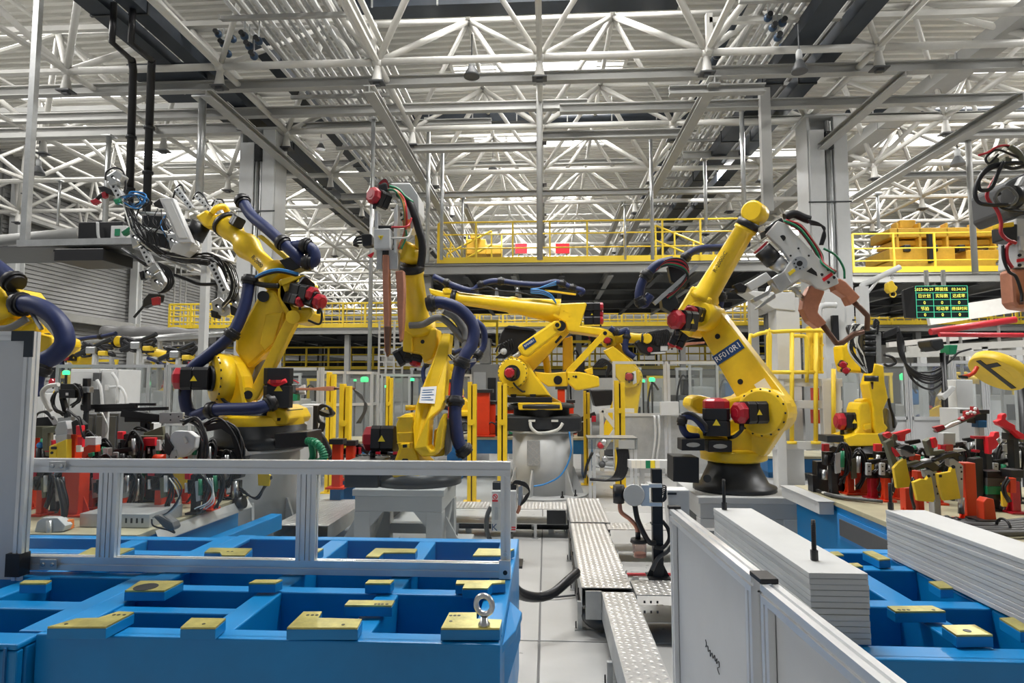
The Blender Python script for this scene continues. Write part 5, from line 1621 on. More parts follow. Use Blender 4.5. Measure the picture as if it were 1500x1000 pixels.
MB().lathe([(.42, -b7.z), (.42, -b7.z + .7), (.30, -b7.z + .75), (.30, .15)], b7, n=24).build('base', 'robot_yellow', t7)
for pts, r, mt in (([(400, 150), (300, 150), (200, 165), (140, 220), (108, 310), (130, 370), (200, 385), (300, 385)], 11, 'cable_black'), ([(385, 145), (260, 160), (180, 190), (130, 250), (140, 300), (200, 290), (240, 200), (270, 140)], 10, 'cable_black'),
                   ([(330, 310), (290, 285), (240, 310), (225, 350), (260, 385), (320, 380), (345, 340), (320, 300)], 8, 'fabric_grey'), ([(250, 320), (220, 345), (260, 400), (330, 420), (400, 425)], 8, 'cable_black'),
                   ([(240, 200), (180, 310), (185, 360), (230, 410), (255, 480), (255, 540), (290, 580), (340, 600)], 9, 'hose_red'), ([(330, 590), (290, 620), (290, 690), (320, 740)], 9, 'hose_red'),
                   ([(400, 130), (340, 80), (290, 50), (230, 60), (180, 90), (130, 105)], 6, 'hose_red'), ([(370, 120), (300, 60), (240, 55), (200, 85)], 6, 'cable_black'), ([(400, 140), (310, 100), (230, 75), (170, 120), (190, 150), (240, 100)], 6, 'cable_black'),
                   ([(400, 170), (350, 90), (300, 55)], 16, 'olive'), ([(265, 610), (270, 690), (300, 760), (340, 790), (370, 880), (372, 930)], 8, 'cable_black'), ([(400, 160), (330, 180), (280, 170), (250, 150)], 9, 'cable_black')):
 k7.tube('dress_hose', mt, [(x, y, -.1 - .004 * i) for i, (x, y) in enumerate(pts)], r, n=8)
for x, y in ((210, 130), (260, 150), (280, 130)):
 k7.slab('hose_fitting', 'olive', [(x, y - 20), (x + 40, y - 10), (x + 35, y + 20), (x, y + 15)], -.1, .06, .006)
tg7 = thing('weld_gun', 'weld gun with a broad copper arm hanging into the right edge of view', 'weld gun', Q(1490, 390, 4.25))
w7 = K(tg7, 1400, 200, 3.846, 4.25)
w7.slab('gun_body', 'white_panel', [(340, 460), (640, 450), (640, 740), (345, 735), (350, 640), (345, 560)], 0, .18, .008)
w7.slab('gun_plate', 'light_grey', [(360, 560), (640, 550), (640, 640), (365, 640)], -.02, .02, .004)
w7.slab('red_tag', 'bright_red', [(345, 690), (400, 682), (400, 700), (345, 708)], -.005, .005, 0)
for y in (668, 724):
 w7.cyl('plate_hole', 'black', (352 + 8, y, -.006), (360, y, .01), 9)
w7.slab('connector_block', 'dark_metal', [(270, 500), (350, 490), (350, 590), (275, 580)], -.02, .12, .008)
w7.slab('brass_clip', 'plate_yellow', [(240, 490), (330, 480), (330, 505), (245, 512)], -.04, .06, .004)
w7.slab('copper_arm', 'copper', [(312, 745), (640, 738), (640, 1000), (400, 970), (350, 965), (325, 930)], .02, .12, .02)
w7.cyl('electrode', 'dark_copper', (372, 880, .0), (372, 945, .0), 9)
# ================================================================== PEDESTALS
def gusset(t, c, a, R_, z0, h, d):
 e = Vector((math.cos(a), math.sin(a), 0))
 p = Vector((c.x, c.y, z0)) + e * R_
 s = Vector((-e.y, e.x, 0)) * .012
 MB().slab([p - s, p + e * d - s, p + e * .02 + ZU * h - s, p + ZU * h - s], s * 2).build('gusset', 'grey_paint', t)
# round pedestal under robot three
c = Vector((Q(795, 640, Y3).x, Y3, 0))
zt = k3.p(430, 945).z - .022
tp3 = thing('pedestal', 'round grey steel pedestal under the middle robot, chequer plate on its front', 'pedestal', c)
MB().cyl(c, c + ZU * zt, .455, n=40).build('drum', 'grey_paint', tp3)
MB().lathe([(.68, 0), (.68, .03)], c, n=40).build('foot_ring', 'grey_paint', tp3)
MB().lathe([(.49, zt - .03), (.49, zt)], c, n=36).build('top_flange', 'grey_paint', tp3)
for a in (-2.6, -1.9, -0.75, -.2, 0.8, 2.2):
 gusset(tp3, c, a, .45, .03, .38, .16)
for a in (-.7, -1.1, -2.3):
 p = c + Vector((math.cos(a), math.sin(a), 0)) * .61
 MB().cyl(p + ZU * .03, p + ZU * .12, .012, n=6).cyl(p + ZU * .03, p + ZU * .05, .03, n=6).build('anchor_bolt', 'dark_metal', tp3)
cp = MB()
p0, p1 = Q(772, 645, Y3 - .47), Q(791, 682, Y3 - .47)
cp.bx(p0.x, p1.x, Y3 - .475, Y3 - .455, p1.z, p0.z)
pl = cp.build('chequer_cover', 'sheet_hatch', tp3)
m = MB()
for i in range(4):
 for j in range(8):
  x = p0.x + (p1.x - p0.x) * (i + .5) / 4
  z = p1.z + (p0.z - p1.z) * (j + .5) / 8
  s = 1 if (i + j) % 2 else -1
  m.beam((x - .018, Y3 - .477, z - .018 * s), (x + .018, Y3 - .477, z + .018 * s), .012, .008, up=Vector((0, 1, 0)))
m.build('tread_pattern', 'tread', pl, kind='stuff')
hose(tp3, [Q(834, 632, Y3 - .48), Q(836, 665, Y3 - .5), Q(822, 695, Y3 - .52), Q(800, 708, Y3 - .54), Q(782, 712, Y3 - .58)], .012, 'hose_light_blue', nm='air_line', n=7)
# round pedestal under robot one
c = Vector((Q(363, 650, Y1).x, Y1, 0))
zt = k1.p(368, 1030).z - .022
tp1 = thing('pedestal', 'round grey steel pedestal under the left link-arm robot', 'pedestal', c)
MB().cyl(c, c + ZU * zt, .53, n=44).build('drum', 'grey_paint', tp1)
MB().lathe([(.80, 0), (.80, .03)], c, n=40).build('foot_ring', 'grey_paint', tp1)
MB().lathe([(.57, zt - .03), (.57, zt)], c, n=36).build('top_flange', 'grey_paint', tp1)
for a in (-2.6, -1.9, -1.0, -.3, 0.8, 2.2):
 gusset(tp1, c, a, .525, .03, .42, .2)
for a in (-.5, -1.3, -2.2):
 p = c + Vector((math.cos(a), math.sin(a), 0)) * .72
 MB().cyl(p + ZU * .03, p + ZU * .13, .014, n=6).cyl(p + ZU * .03, p + ZU * .05, .03, n=6).build('anchor_bolt', 'dark_metal', tp1)
def frame_stand(label, cx, cy, zt, wd, dp, braces=True):
 """grey welded box-section stand: deck, splayed legs, cross rails, feet"""
 t = thing('robot_stand', label, 'stand', (cx, cy, 0))
 MB().bx(cx - wd / 2, cx + wd / 2, cy - dp / 2, cy + dp / 2, zt - .06, zt).build('deck_plate', 'grey_paint', t, bevel=0.006)
 MB().bx(cx - wd / 2 + .02, cx + wd / 2 - .02, cy - dp / 2 + .02, cy + dp / 2 - .02, zt - .20, zt - .06).build('deck_frame', 'grey_paint', t, bevel=0.006)
 for sx in (-1, 1):
  for sy in (-1, 1):
   x, y = cx + sx * (wd / 2 - .09), cy + sy * (dp / 2 - .09)
   MB().beam((x, y, 0.02), (x, y, zt - .2), .15, .15, up=Vector((0, 1, 0))).build('leg', 'grey_paint', t, bevel=0.008)
   MB().bx(x - .13, x + .13, y - .13, y + .13, 0, .025).build('foot_plate', 'grey_paint', t)
   MB().slab([(x - sx * .07, y - .07, zt - .2), (x - sx * .19, y - .07, zt - .2), (x - sx * .07, y - .07, zt - .34)], Vector((0, .14, 0))).build('corner_gusset', 'grey_paint', t)
   MB().cyl((x + sx * .1, y - .09, .02), (x + sx * .1, y - .09, .11), .013, n=6).build('anchor_bolt', 'dark_metal', t)
 for sy in (-1, 1):
  MB().bx(cx - wd / 2 + .16, cx + wd / 2 - .16, cy + sy * (dp / 2 - .09) - .06, cy + sy * (dp / 2 - .09) + .06, .10, .20).build('cross_rail', 'grey_paint', t, bevel=0.006)
 if braces:
  for sx in (-1, 1):
   MB().beam((cx + sx * (wd / 2 - .08), cy - dp / 2 + .16, .1), (cx + sx * (wd / 2 - .08), cy + dp / 2 - .1, zt - .22), .09, .08).build('brace', 'grey_paint', t)
 return t
b = k2.p(345, 930)
fs2 = frame_stand('grey welded stand under the tall robot, seen through the front rail', Q(598, 740, Y2).x, Y2 + .02, b.z - .02, .84, .9)
for sx in (-1, 1):
 x = Q(598, 740, Y2).x + sx * .51
 MB().bx(x - .09, x + .09, Y2 - .38, Y2 + .38, 0, .09).build('side_foot', 'grey_paint', fs2, bevel=0.006)
 MB().slab([(x - sx * .09, Y2 - .3, .08), (x + sx * .09, Y2 - .3, .08), (x - sx * .09, Y2 - .3, .40)], Vector((0, .03, 0))).build('gusset', 'grey_paint', fs2)
frame_stand('grey welded stand under the right robot, behind the stacked sheets', O4.x, O4.y, O4.z, .94, .95)
# stand of robot five (hidden foot)
c = k5.p(810, 1005)
frame_stand('grey stand under the robot behind the right fixture', c.x, Y5, c.z, .8, .8, False)
for X, Y, z, w_ in far_bases:
 t = thing('pedestal', 'plain round grey pedestal under ' + w_, 'pedestal', (X, Y, 0))
 MB().cyl((X, Y, 0), (X, Y, z - .02), .40, n=28).build('drum', 'grey_paint', t)
 MB().lathe([(.55, 0), (.55, .03)], (X, Y, 0), n=28).build('foot_ring', 'grey_paint', t)
 MB().lathe([(.44, z - .03), (.44, z)], (X, Y, 0), n=28).build('top_flange', 'grey_paint', t)
# ================================================================== FOREGROUND
ZF = 0.75
def pad(t, pts, hole=None, holes=(), z=ZF):
 """machined locating pad: blue block with a bright milled top"""
 P = [G(x, y, z + .038) for x, y in pts]
 cx = sum((p for p in P), Vector()) / len(P)
 blk = MB().slab(P, Vector((0, 0, -.034))).build('pad_block', 'frame_blue', t, bevel=0.002)
 Q_ = [cx + (p - cx) * .985 + ZU * .0005 for p in P]
 MB().slab(Q_, Vector((0, 0, .006))).build('machined_face', 'pad_metal', blk)
 for (x, y) in holes:
  c = G(x, y, z + .044)
  MB().cyl(c, c + ZU * .0015, .006, n=8).build('pad_hole', 'dark_metal', blk)
 if hole:
  c = G(hole[0], hole[1], z + .044)
  MB().cyl(c + ZU * .0005, c + ZU * .002, hole[2], n=18).build('pad_bore', 'dark_metal', blk)
 return blk
def member(t, x0, x1, y0, y1, z0, z1, nm='cross_member', bev=.006):
 return MB().bx(x0, x1, y0, y1, z0, z1).build(nm, 'frame_blue', t, bevel=bev)
A_ = lambda x, y: (x / 2.994, 666 + y / 2.994)
B_ = lambda x, y: (500 + x / 2.994, 666 + y / 2.994)
C_ = lambda x, y: (1000 + x / 2.994, 666 + y / 2.994)
tb = thing('base_frame', 'blue welded base frame in the left foreground with bright milled pads and an eye bolt', 'base frame', (-.95, 2.8, 0))
XL, XR = -1.757, -.155
member(tb, XL, XR, 2.085, 2.115, .02, ZF, 'front_plate')
member(tb, XL, XR, 2.10, 2.165, ZF - .02, ZF, 'front_flange')
member(tb, XL + .002, XL + .03, 2.12, 3.49, .05, ZF - .022, 'side_plate')
member(tb, XL, XL + .10, 2.17, 3.5, ZF - .02, ZF - .001, 'side_flange')
member(tb, XR - .10, XR, 2.17, 3.5, ZF - .02, ZF - .001, 'side_flange')
member(tb, XR - .04, XR, 2.1, 3.5, .05, ZF - .02, 'side_plate')
member(tb, XL + .01, XR - .01, 2.56, 2.63, ZF - .25, ZF - .002, 'cross_member')
member(tb, XL, -1.2, 2.33, 2.39, ZF - .25, ZF - .01, 'cross_member')
member(tb, XL + .01, XR - .01, 2.96, 3.04, ZF - .25, ZF - .002, 'cross_member')
member(tb, XL + .01, XR - .01, 3.42, 3.49, ZF - .25, ZF - .002, 'rear_member')
member(tb, -1.20, -1.10, 2.12, 3.45, ZF - .27, ZF - .005, 'long_member')
member(tb, -.70, -.61, 2.12, 3.45, ZF - .27, ZF - .005, 'long_member')
MB().bx(XL, XR, 2.1, 3.5, .30, .33).build('inner_floor', 'frame_blue', tb)
lug = MB().slab([(XR, 2.18, ZF - .04), (XR + .04, 2.34, ZF - .05), (XR + .055, 2.52, ZF - .05), (XR, 2.62, ZF - .04)], Vector((-.0, 0, -.03))).build('side_lug', 'frame_blue', tb, bevel=.003)
MB().slab([(XR, 2.30, ZF - .07), (XR + .05, 2.48, ZF - .07), (XR + .05, 2.48, ZF - .14), (XR, 2.3, ZF - .26)], Vector((0, .03, 0))).build('lug_web', 'frame_blue', lug)
pads = [([A_(205, 762), A_(465, 762), A_(590, 696), A_(520, 693), A_(430, 722), A_(335, 724)], None, [A_(500, 702), A_(520, 702), A_(545, 702), A_(290, 742)]),
  ([A_(790, 765), A_(945, 765), A_(992, 724), A_(838, 722)], None, [A_(893, 742)]),
  ([A_(1256, 766), A_(1570, 766), A_(1590, 727), A_(1395, 722), A_(1412, 694), A_(1330, 694)], None, [A_(1350, 703), A_(1370, 703), A_(1390, 703), A_(1505, 745)]),
  ([B_(435, 768), B_(696, 768), B_(706, 730), B_(592, 726), B_(594, 698), B_(472, 698)], None, [B_(480, 705), B_(498, 705), B_(516, 705), B_(480, 730)]),
  ([A_(545, 602), A_(722, 602), A_(806, 558), A_(615, 558)], (A_(640, 580)[0], A_(640, 580)[1], .045), []),
  ([A_(85, 570), A_(202, 570), A_(228, 556), A_(105, 556)], None, []),
  ([A_(1090, 568), A_(1208, 568), A_(1240, 553), A_(1120, 553)], None, []),
  ([B_(103, 570), B_(215, 570), B_(232, 554), B_(120, 554)], None, []),
  ([B_(530, 592), B_(642, 592), B_(662, 570), B_(720, 566), B_(720, 556), B_(505, 556), B_(500, 572), B_(540, 572)], None, []),
  ([B_(12, 666), B_(222, 668), B_(236, 645), B_(32, 644)], None, [B_(150, 655), B_(165, 655), B_(180, 655), B_(200, 655)]),
  ([A_(320, 452), A_(500, 452), A_(592, 414), A_(400, 412)], None, [A_(470, 425), A_(520, 425)]),
  ([A_(895, 432), A_(965, 432), A_(972, 446), A_(1075, 446), A_(1108, 415), A_(920, 412)], None, [A_(1000, 424), A_(1018, 424)]),
  ([A_(1298, 432), A_(1395, 432), A_(1420, 415), A_(1320, 414)], None, []),
  ([B_(105, 452), B_(165, 452), B_(185, 434), B_(325, 434), B_(335, 417), B_(150, 414)], None, []),
  ([B_(575, 447), B_(700, 447), B_(760, 417), B_(600, 415)], None, []),
  ([B_(188, 482), B_(352, 482), B_(366, 466), B_(205, 465)], None, [])]
for p, h, hs in pads:
 pad(tb, p, h, hs)
# eye bolt, screwed into the front right pad
c = G(*B_(626, 748), ZF + .044)
eb = MB().lathe([(.020, 0), (.020, .008), (.014, .012), (.012, .03)], c, n=16).build('eye_bolt', 'steel', tb)
MB().ring(c + ZU * .068, (0.35, 1, 0), .030, .0095, 28, 10).build('eye_ring', 'steel', eb)
t = thing('base_frame', 'second blue base frame at the far left edge, beside the seam', 'base frame', (-2.4, 2.8, 0))
member(t, -3.0, -1.765, 2.02, 2.05, .02, ZF - .032, 'front_plate')
member(t, -1.80, -1.767, 2.06, 3.49, .02, ZF - .032, 'side_plate')
member(t, -3.0, -1.765, 2.02, 2.12, ZF - .03, ZF - .01, 'front_flange')
member(t, -1.86, -1.765, 2.13, 3.5, ZF - .03, ZF - .008, 'side_flange')
member(t, -3.0, -1.78, 2.35, 2.44, ZF - .25, ZF - .014)
member(t, -3.0, -1.78, 2.74, 2.82, ZF - .25, ZF - .014)
member(t, -3.0, -1.78, 3.12, 3.20, ZF - .25, ZF - .014)
member(t, -3.0, -1.78, 3.42, 3.49, ZF - .25, ZF - .014, 'rear_member')
member(t, -2.35, -2.25, 2.1, 3.45, ZF - .25, ZF - .018, 'long_member')
MB().bx(-3.0, -1.77, 2.05, 3.5, .30, .33).build('inner_floor', 'frame_blue', t)
for x in (-1.83, -1.80):
 MB().bx(x - .004, x + .004, 2.012, 2.02, .02, ZF - .02).build('seam_strip', 'olive' if x == -1.83 else 'far_blue', t)
tr = thing('base_frame', 'blue welded base frame in the right foreground, between the two stacks of sheets', 'base frame', (1.8, 2.6, 0))
member(tr, .78, 2.95, 2.045, 2.075, .02, ZF, 'front_plate')
member(tr, .78, 2.95, 2.06, 2.15, ZF - .02, ZF, 'front_flange')
member(tr, .79, 2.95, 2.52, 2.60, ZF - .25, ZF - .002)
member(tr, .78, 2.95, 3.0, 3.08, ZF - .25, ZF)
member(tr, .78, 2.95, 3.30, 3.38, ZF - .25, ZF, 'rear_member')
member(tr, 1.36, 1.46, 2.1, 3.35, ZF - .27, ZF - .005, 'long_member')
member(tr, 1.70, 1.80, 2.1, 3.35, ZF - .27, ZF - .005, 'long_member')
member(tr, .80, .90, 2.1, 3.35, ZF - .27, ZF - .005, 'long_member')
member(tr, .782, .81, 2.09, 3.37, .02, ZF - .03, 'side_plate')
member(tr, 2.3, 2.4, 2.1, 3.35, ZF - .27, ZF - .005, 'long_member')
MB().bx(.78, 2.95, 2.06, 3.38, .30, .33).build('inner_floor', 'frame_blue', tr)
for p in ([C_(1135, 754), C_(1282, 752), C_(1362, 797), C_(1200, 798)], [C_(895, 670), C_(1095, 668), C_(1155, 693), C_(932, 694)], [C_(1078, 561), C_(1140, 559), C_(1187, 590), C_(1130, 592)],
          [C_(788, 429), C_(832, 425), C_(912, 462), C_(862, 466)], [C_(730, 480), C_(768, 479), C_(793, 495), C_(736, 497)], [C_(735, 562), C_(765, 560), C_(798, 585), C_(742, 588)],
          [C_(645, 430), C_(682, 428), C_(708, 446), C_(662, 447)], [C_(1388, 722), C_(1450, 719), C_(1540, 775), C_(1480, 778)]):
 hs = []
 if p[0] == C_(895, 670):
  hs = [C_(950, 680), C_(970, 680), C_(990, 680), C_(1100, 680)]
 pad(tr, p, (C_(1248, 772)[0], C_(1248, 772)[1], .012) if p[0] == C_(1135, 754) else None, hs)
# ---- stacks of grey sheets
NS = 12
def stack(X0, X1, Y0_, Y1_, zt, zb, w_, skew):
 h = (zt - zb) / NS
 for k in range(NS):
  z0 = zb + k * h
  j = R.uniform(-.003, .003)
  up = ('lowest', 'second', 'third', 'fourth', 'fifth', 'sixth', 'seventh', 'eighth', 'ninth', 'tenth', 'eleventh', 'topmost')[k]
  m = MB()
  m.slab([(X0 + skew + j, Y0_ + j, z0), (X1 + skew + j, Y0_ + j, z0), (X1 + j, Y1_ + j, z0), (X0 + j, Y1_ + j, z0)], Vector((0, 0, h - .0012)))
  o = m.build('metal_sheet', 'sheet_grey', None, bevel=.0016)
  tag(o, 'light grey sheet in the %s stack, %s of its twelve' % (w_, up if up in ('lowest', 'topmost') else up + ' from the bottom'), 'sheet', 'grey sheets in the %s stack' % w_)
def rod(p, h, lab):
 t = thing('threaded_rod', lab, 'rod', p)
 p = Vector(p)
 MB().cyl(p, p + ZU * .035, .013, n=6).build('nut', 'black', t)
 m = MB().cyl(p + ZU * .035, p + ZU * h, .0075, n=10)
 for i in range(int((h - .04) / .006)):
  m.cyl(p + ZU * (.037 + i * .006), p + ZU * (.040 + i * .006), .0085, n=8)
 m.build('threaded_shank', 'black', t)
ZST = .985
stack(.845, 1.035, 2.135, 3.22, ZST, ZF + .005, 'left', .022)
stack(1.69, 1.88, 1.95, 3.22, ZST, ZF + .005, 'right', .01)
p = G(1193, 820, ZST); rod((p.x, p.y, ZST), .14, 'black threaded rod at the near end of the left sheet stack')
p = G(1061, 746, ZST); rod((p.x, p.y, ZST), .15, 'black threaded rod at the far end of the left sheet stack')
p = G(1305, 746, ZST); rod((p.x, p.y, ZST), .13, 'black threaded rod at the far end of the right sheet stack')
# ---- front rail fence of aluminium profile with clear panes
YF = 2.80
tf = thing('safety_fence', 'low aluminium profile fence with clear panes across the left foreground', 'fence', (-1.2, YF, ZF))
za, zb_ = Q(740, 686, YF).z, max(Q(740, 844, YF).z, ZF + .033)
xl, xr = Q(22, 690, YF).x, Q(748, 686, YF).x
S80 = tslot(.042, .062)
MB().section(S80, (xl, YF, za), (xr, YF, za)).build('top_rail', 'aluminium', tf)
MB().section(S80, (xl + .06, YF, zb_), (xr - .05, YF, zb_)).build('bottom_rail', 'aluminium', tf)
S40 = tslot(.042, .042)
px_posts = []
for x in (160, 450):
 for dx in (-.023, .023):
  X = Q(x, 765, YF).x + dx
  MB().section(S40, (X, YF, zb_ + .031), (X, YF, za - .031), up=Vector((0, 1, 0))).build('post', 'aluminium', tf)
 px_posts.append(Q(x, 765, YF).x)
X = xr - .022
MB().section(tslot(.042, .042), (X, YF - .002, ZF), (X, YF - .002, za - .031), up=Vector((0, 1, 0))).build('end_post', 'aluminium', tf)
X2 = Q(32, 770, YF).x
MB().section(S40, (X2, YF, zb_ + .031), (X2, YF, za - .031), up=Vector((0, 1, 0))).build('post', 'aluminium', tf)
edges = [X2 + .021, px_posts[0] - .044, px_posts[0] + .044, px_posts[1] - .044, px_posts[1] + .044, xr - .045]
for i in range(3):
 MB().bx(edges[2 * i], edges[2 * i + 1], YF - .003, YF + .003, zb_ + .031, za - .031).build('pane', 'clear_pane', tf)
for x, y in ((32, 690), (92, 690), (78, 845)):
 c = Q(x, y, YF)
 c.z = za if y == 690 else zb_
 br = MB().bx(c.x - .04, c.x + .04, YF - .036, YF - .031, c.z - .022, c.z + .022).build('joint_plate', 'galvanised', tf, bevel=.002)
 for s in (-1, 1):
  MB().lathe([(.009, 0), (.009, .004), (.005, .006)], (c.x + s * .022, YF - .036, c.z), (0, -1, 0), 12).build('bolt', 'steel', br)
br = MB().bx(xr - .05, xr + .002, YF - .034, YF - .022, ZF, zb_ + .05).build('end_bracket', 'aluminium', tf, bevel=.003)
MB().lathe([(.010, 0), (.010, .004)], (xr - .022, YF - .034, ZF + .03), (0, -1, 0), 12).build('bolt', 'dark_metal', br)
MB().lathe([(.008, 0), (.008, .005)], (xr - .022, YF - .034, ZF + .11), (0, -1, 0), 12).build('bolt', 'steel', br)
# ---- grey panel fence at the left edge
tl = thing('panel_fence', 'tall grey panel in an aluminium frame at the left edge', 'fence', (-2.5, 2.74, .3))
YP = 2.74
zt, zb2 = Q(25, 492, YP).z, Q(10, 848, YP).z
xe = Q(44, 600, YP).x - .006
MB().section(S40, (-3.2, YP, zt), (xe - .021, YP, zt)).build('top_rail', 'aluminium', tl)
MB().section(S40, (xe, YP, zb2), (xe, YP, zt + .02), up=Vector((0, 1, 0))).build('edge_post', 'aluminium', tl)
MB().section(S40, (xe - .045, YP + .045, zb2), (xe - .045, YP + .045, zt - .03), up=Vector((0, 1, 0))).build('rear_post', 'aluminium', tl)
MB().bx(-3.2, xe - .021, YP - .004, YP + .004, zb2, zt - .02).build('panel', 'white_panel', tl)
MB().slab([(xe - .085, YP - .024, zt + .022), (xe + .022, YP - .024, zt + .022), (xe + .022, YP - .024, zt - .10), (xe - .022, YP - .024, zt - .10), (xe - .022, YP - .024, zt - .025), (xe - .085, YP - .024, zt - .025)], Vector((0, .006, 0))).build('corner_bracket', 'duct_dark', tl)
MB().bx(xe - .045, xe + .022, YP - .03, YP + .03, ZF - .01, zb2 + .12).build('foot_bracket', 'black', tl)
# ---- white panel fence at lower right, running away from the lens
tq = thing('panel_fence', 'white panel fence with a black capped joint in the right foreground', 'fence', (.53, 1.6, 0))
zq = 1.13
pA, pB, pC = Vector((.490, 2.42, zq)), Vector((.527, 1.565, zq)), Vector((.575, .45, zq))
S44 = tslot(.042, .042)
for a, b in ((pA, pB + (pA - pB).normalized() * .03), (pB - (pA - pB).normalized() * .03, pC)):
 d = (b - a).normalized()
 MB().section(S44, a - ZU * .021, b - ZU * .021).build('top_rail', 'aluminium', tq)
 n_ = d.cross(ZU)
 for p in (a + d * .021, b - d * .021):
  MB().section(S44, (p.x, p.y, .02), (p.x, p.y, zq - .042), up=d).build('post', 'aluminium', tq)
 for e_ in (.05, (a - b).length - .05):
  MB().beam(a + d * e_ - ZU * .56 - n_ * .006, a + d * (e_ + .012) - ZU * .56 - n_ * .006, .012, .98).build('gasket', 'black', tq)
 MB().beam(a + d * .042 - ZU * .545, b - d * .042 - ZU * .545, .006, 1.03).build('panel', 'white_panel', tq)
d = (pA - pB).normalized()
MB().beam(pB - d * .035 + ZU * .006, pB + d * .035 + ZU * .006, .044, .012).build('joint_cap', 'black', tq, bevel=.002)
MB().beam(pA - d * .0 + ZU * .004, pA + d * .03 + ZU * .004, .046, .012).build('end_cap', 'black', tq, bevel=.002)
MB().beam(pA + d * .03 - ZU * .57, pA + d * .034 - ZU * .57, .02, 1.0).build('edge_seal', 'black', tq)
# handwriting on the panel
def onpanel(x, y):
 o_ = pA + Vector((0, 0, 0))
 n_ = d.cross(ZU).normalized()
 return QP(x, y, o_ - n_ * 0.0045, n_)
pts = [(100, 810), (104, 830), (100, 842), (110, 838), (112, 862), (120, 856), (121, 884), (128, 868), (133, 892), (140, 878), (143, 905), (150, 893), (148, 915), (158, 905), (160, 930), (152, 935), (160, 962)]
MB().tube([onpanel(*C_(x, y)) for x, y in pts], .0012, 5, 4).build('handwriting', 'black', tq)
# ================================================================== CABLE TRAYS WITH TREAD PLATES
def tread(t, x0, x1, y0, y1, z, side=.11, legs=(), pat=True):
 MB().bx(x0, x1, y0, y1, z - .006, z).build('tread_plate', 'tread', t)
 for X in (x0, x1):
  MB().bx(X - .002, X + .002, y0, y1, z - side, z - .002).build('side_plate', 'sheet_hatch', t)
 MB().bx(x0, x1, y0, y1, z - side, z - side + .004).build('tray_floor', 'sheet_hatch', t)
 if pat:
  m = MB()
  nx = max(2, int((x1 - x0) / .038))
  ny = max(2, int((y1 - y0) / .030))
  for i in range(nx):
   for j in range(ny):
    s = 1 if (i + j) % 2 else -1
    cx, cy = x0 + (x1 - x0) * (i + .5) / nx, y0 + (y1 - y0) * (j + .5) / ny
    dx, dy = .016, .007 * s
    wx, wy = .0, .0045
    vs = [Vector((cx - dx, cy - dy, z)), Vector((cx, cy - wy, z)), Vector((cx + dx, cy + dy, z)), Vector((cx, cy + wy, z)), Vector((cx, cy, z + .003))]
    m.add(vs, [(0, 1, 4), (1, 2, 4), (2, 3, 4), (3, 0, 4)])
  m.build('tread_pattern', 'tread', t, kind='stuff')
 for X, Y in legs:
  MB().bx(X - .015, X + .015, Y - .015, Y + .015, .006, z - side).build('leg', 'galvanised', t)
  MB().bx(X - .035, X + .035, Y - .035, Y + .035, 0, .006).build('foot', 'galvanised', t)
  MB().cyl((X - .025, Y, .006), (X - .025, Y, .05), .005, n=6).build('foot_bolt', 'dark_metal', t)
ZT_ = .30
t = thing('cable_tray', 'wide tread-plate cable tray running away down the middle aisle', 'cable tray', (.39, 5, 0))
tread(t, .225, .545, 4.10, 5.97, ZT_, .12, [(.215, 4.2), (.215, 5.0), (.215, 5.8)])
m = MB()
for y in (4.25, 4.7, 5.15, 5.6):
 m.cyl((.21, y, ZT_ - .05), (.21, y, .06), .006, n=6)
 m.cyl((.205, y, ZT_ - .09), (.205, y + .4, ZT_ - .07), .008, n=6)
m.build('side_clips', 'dark_metal', t, kind='stuff')
for k in range(6):
 MB().tube([(.56 + .012 * (k % 2), 4.3 + .28 * k, .27), (.575, 4.42 + .28 * k, .2), (.57, 4.55 + .28 * k, .25)], .006, 6).build('hanging_wire', 'galvanised', t)
t = thing('cable_tray', 'narrow tread-plate cable tray nearest the lens in the aisle', 'cable tray', (.45, 3.3, 0))
tread(t, .35, .55, 2.3, 4.05, ZT_ - .01, .17, [(.335, 3.45), (.335, 2.7)])
MB().bx(.245, .345, 4.04, 4.055, .12, ZT_ - .005).build('end_plate', 'galvanised', t)
t = thing('cable_tray', 'far tread-plate cable tray section ending at the round pedestal', 'cable tray', (.4, 6.5, 0))
tread(t, .23, .60, 6.0, 7.25, ZT_ + .005, .10, [(.22, 6.9)])
t = thing('cable_tray', 'cross cable tray on legs going left from the aisle towards the tall robot', 'cable tray', (-.4, 6.9, 0))
tread(t, -1.05, .215, 6.62, 7.0, ZT_, .16, [(-.12, 6.62), (-.95, 6.62)])
MB().bx(-.0, .20, 6.612, 6.618, ZT_ - .155, ZT_ - .01).build('perforated_cover', 'dark_metal', t)
t = thing('cable_tray', 'cross cable tray going right from the aisle, behind the black post', 'cable tray', (1, 5.95, 0))
tread(t, .56, 1.6, 5.78, 6.05, ZT_ - .01, .2, [(1.5, 5.8)])
t = thing('cable_tray', 'cross cable tray at lower right with two rows of punched slots', 'cable tray', (.9, 4.1, 0))
tread(t, .56, 1.3, 3.98, 4.28, ZT_, .17, [(1.2, 4.0)])
m = MB()
for i in range(3):
 for j in range(2):
  m.bx(.60 + .04 * i, .612 + .04 * i, 3.974, 3.979, .19 + .06 * j, .205 + .06 * j)
m.build('punched_slots', 'dark_metal', t, kind='stuff')
t = thing('cable_tray', 'low galvanised cable tray left of the tall robot stand', 'cable tray', (-1.9, 6.4, 0))
tread(t, -2.5, -1.99, 5.6, 6.9, .33, .14, [(-2.05, 5.7), (-2.42, 5.7)])
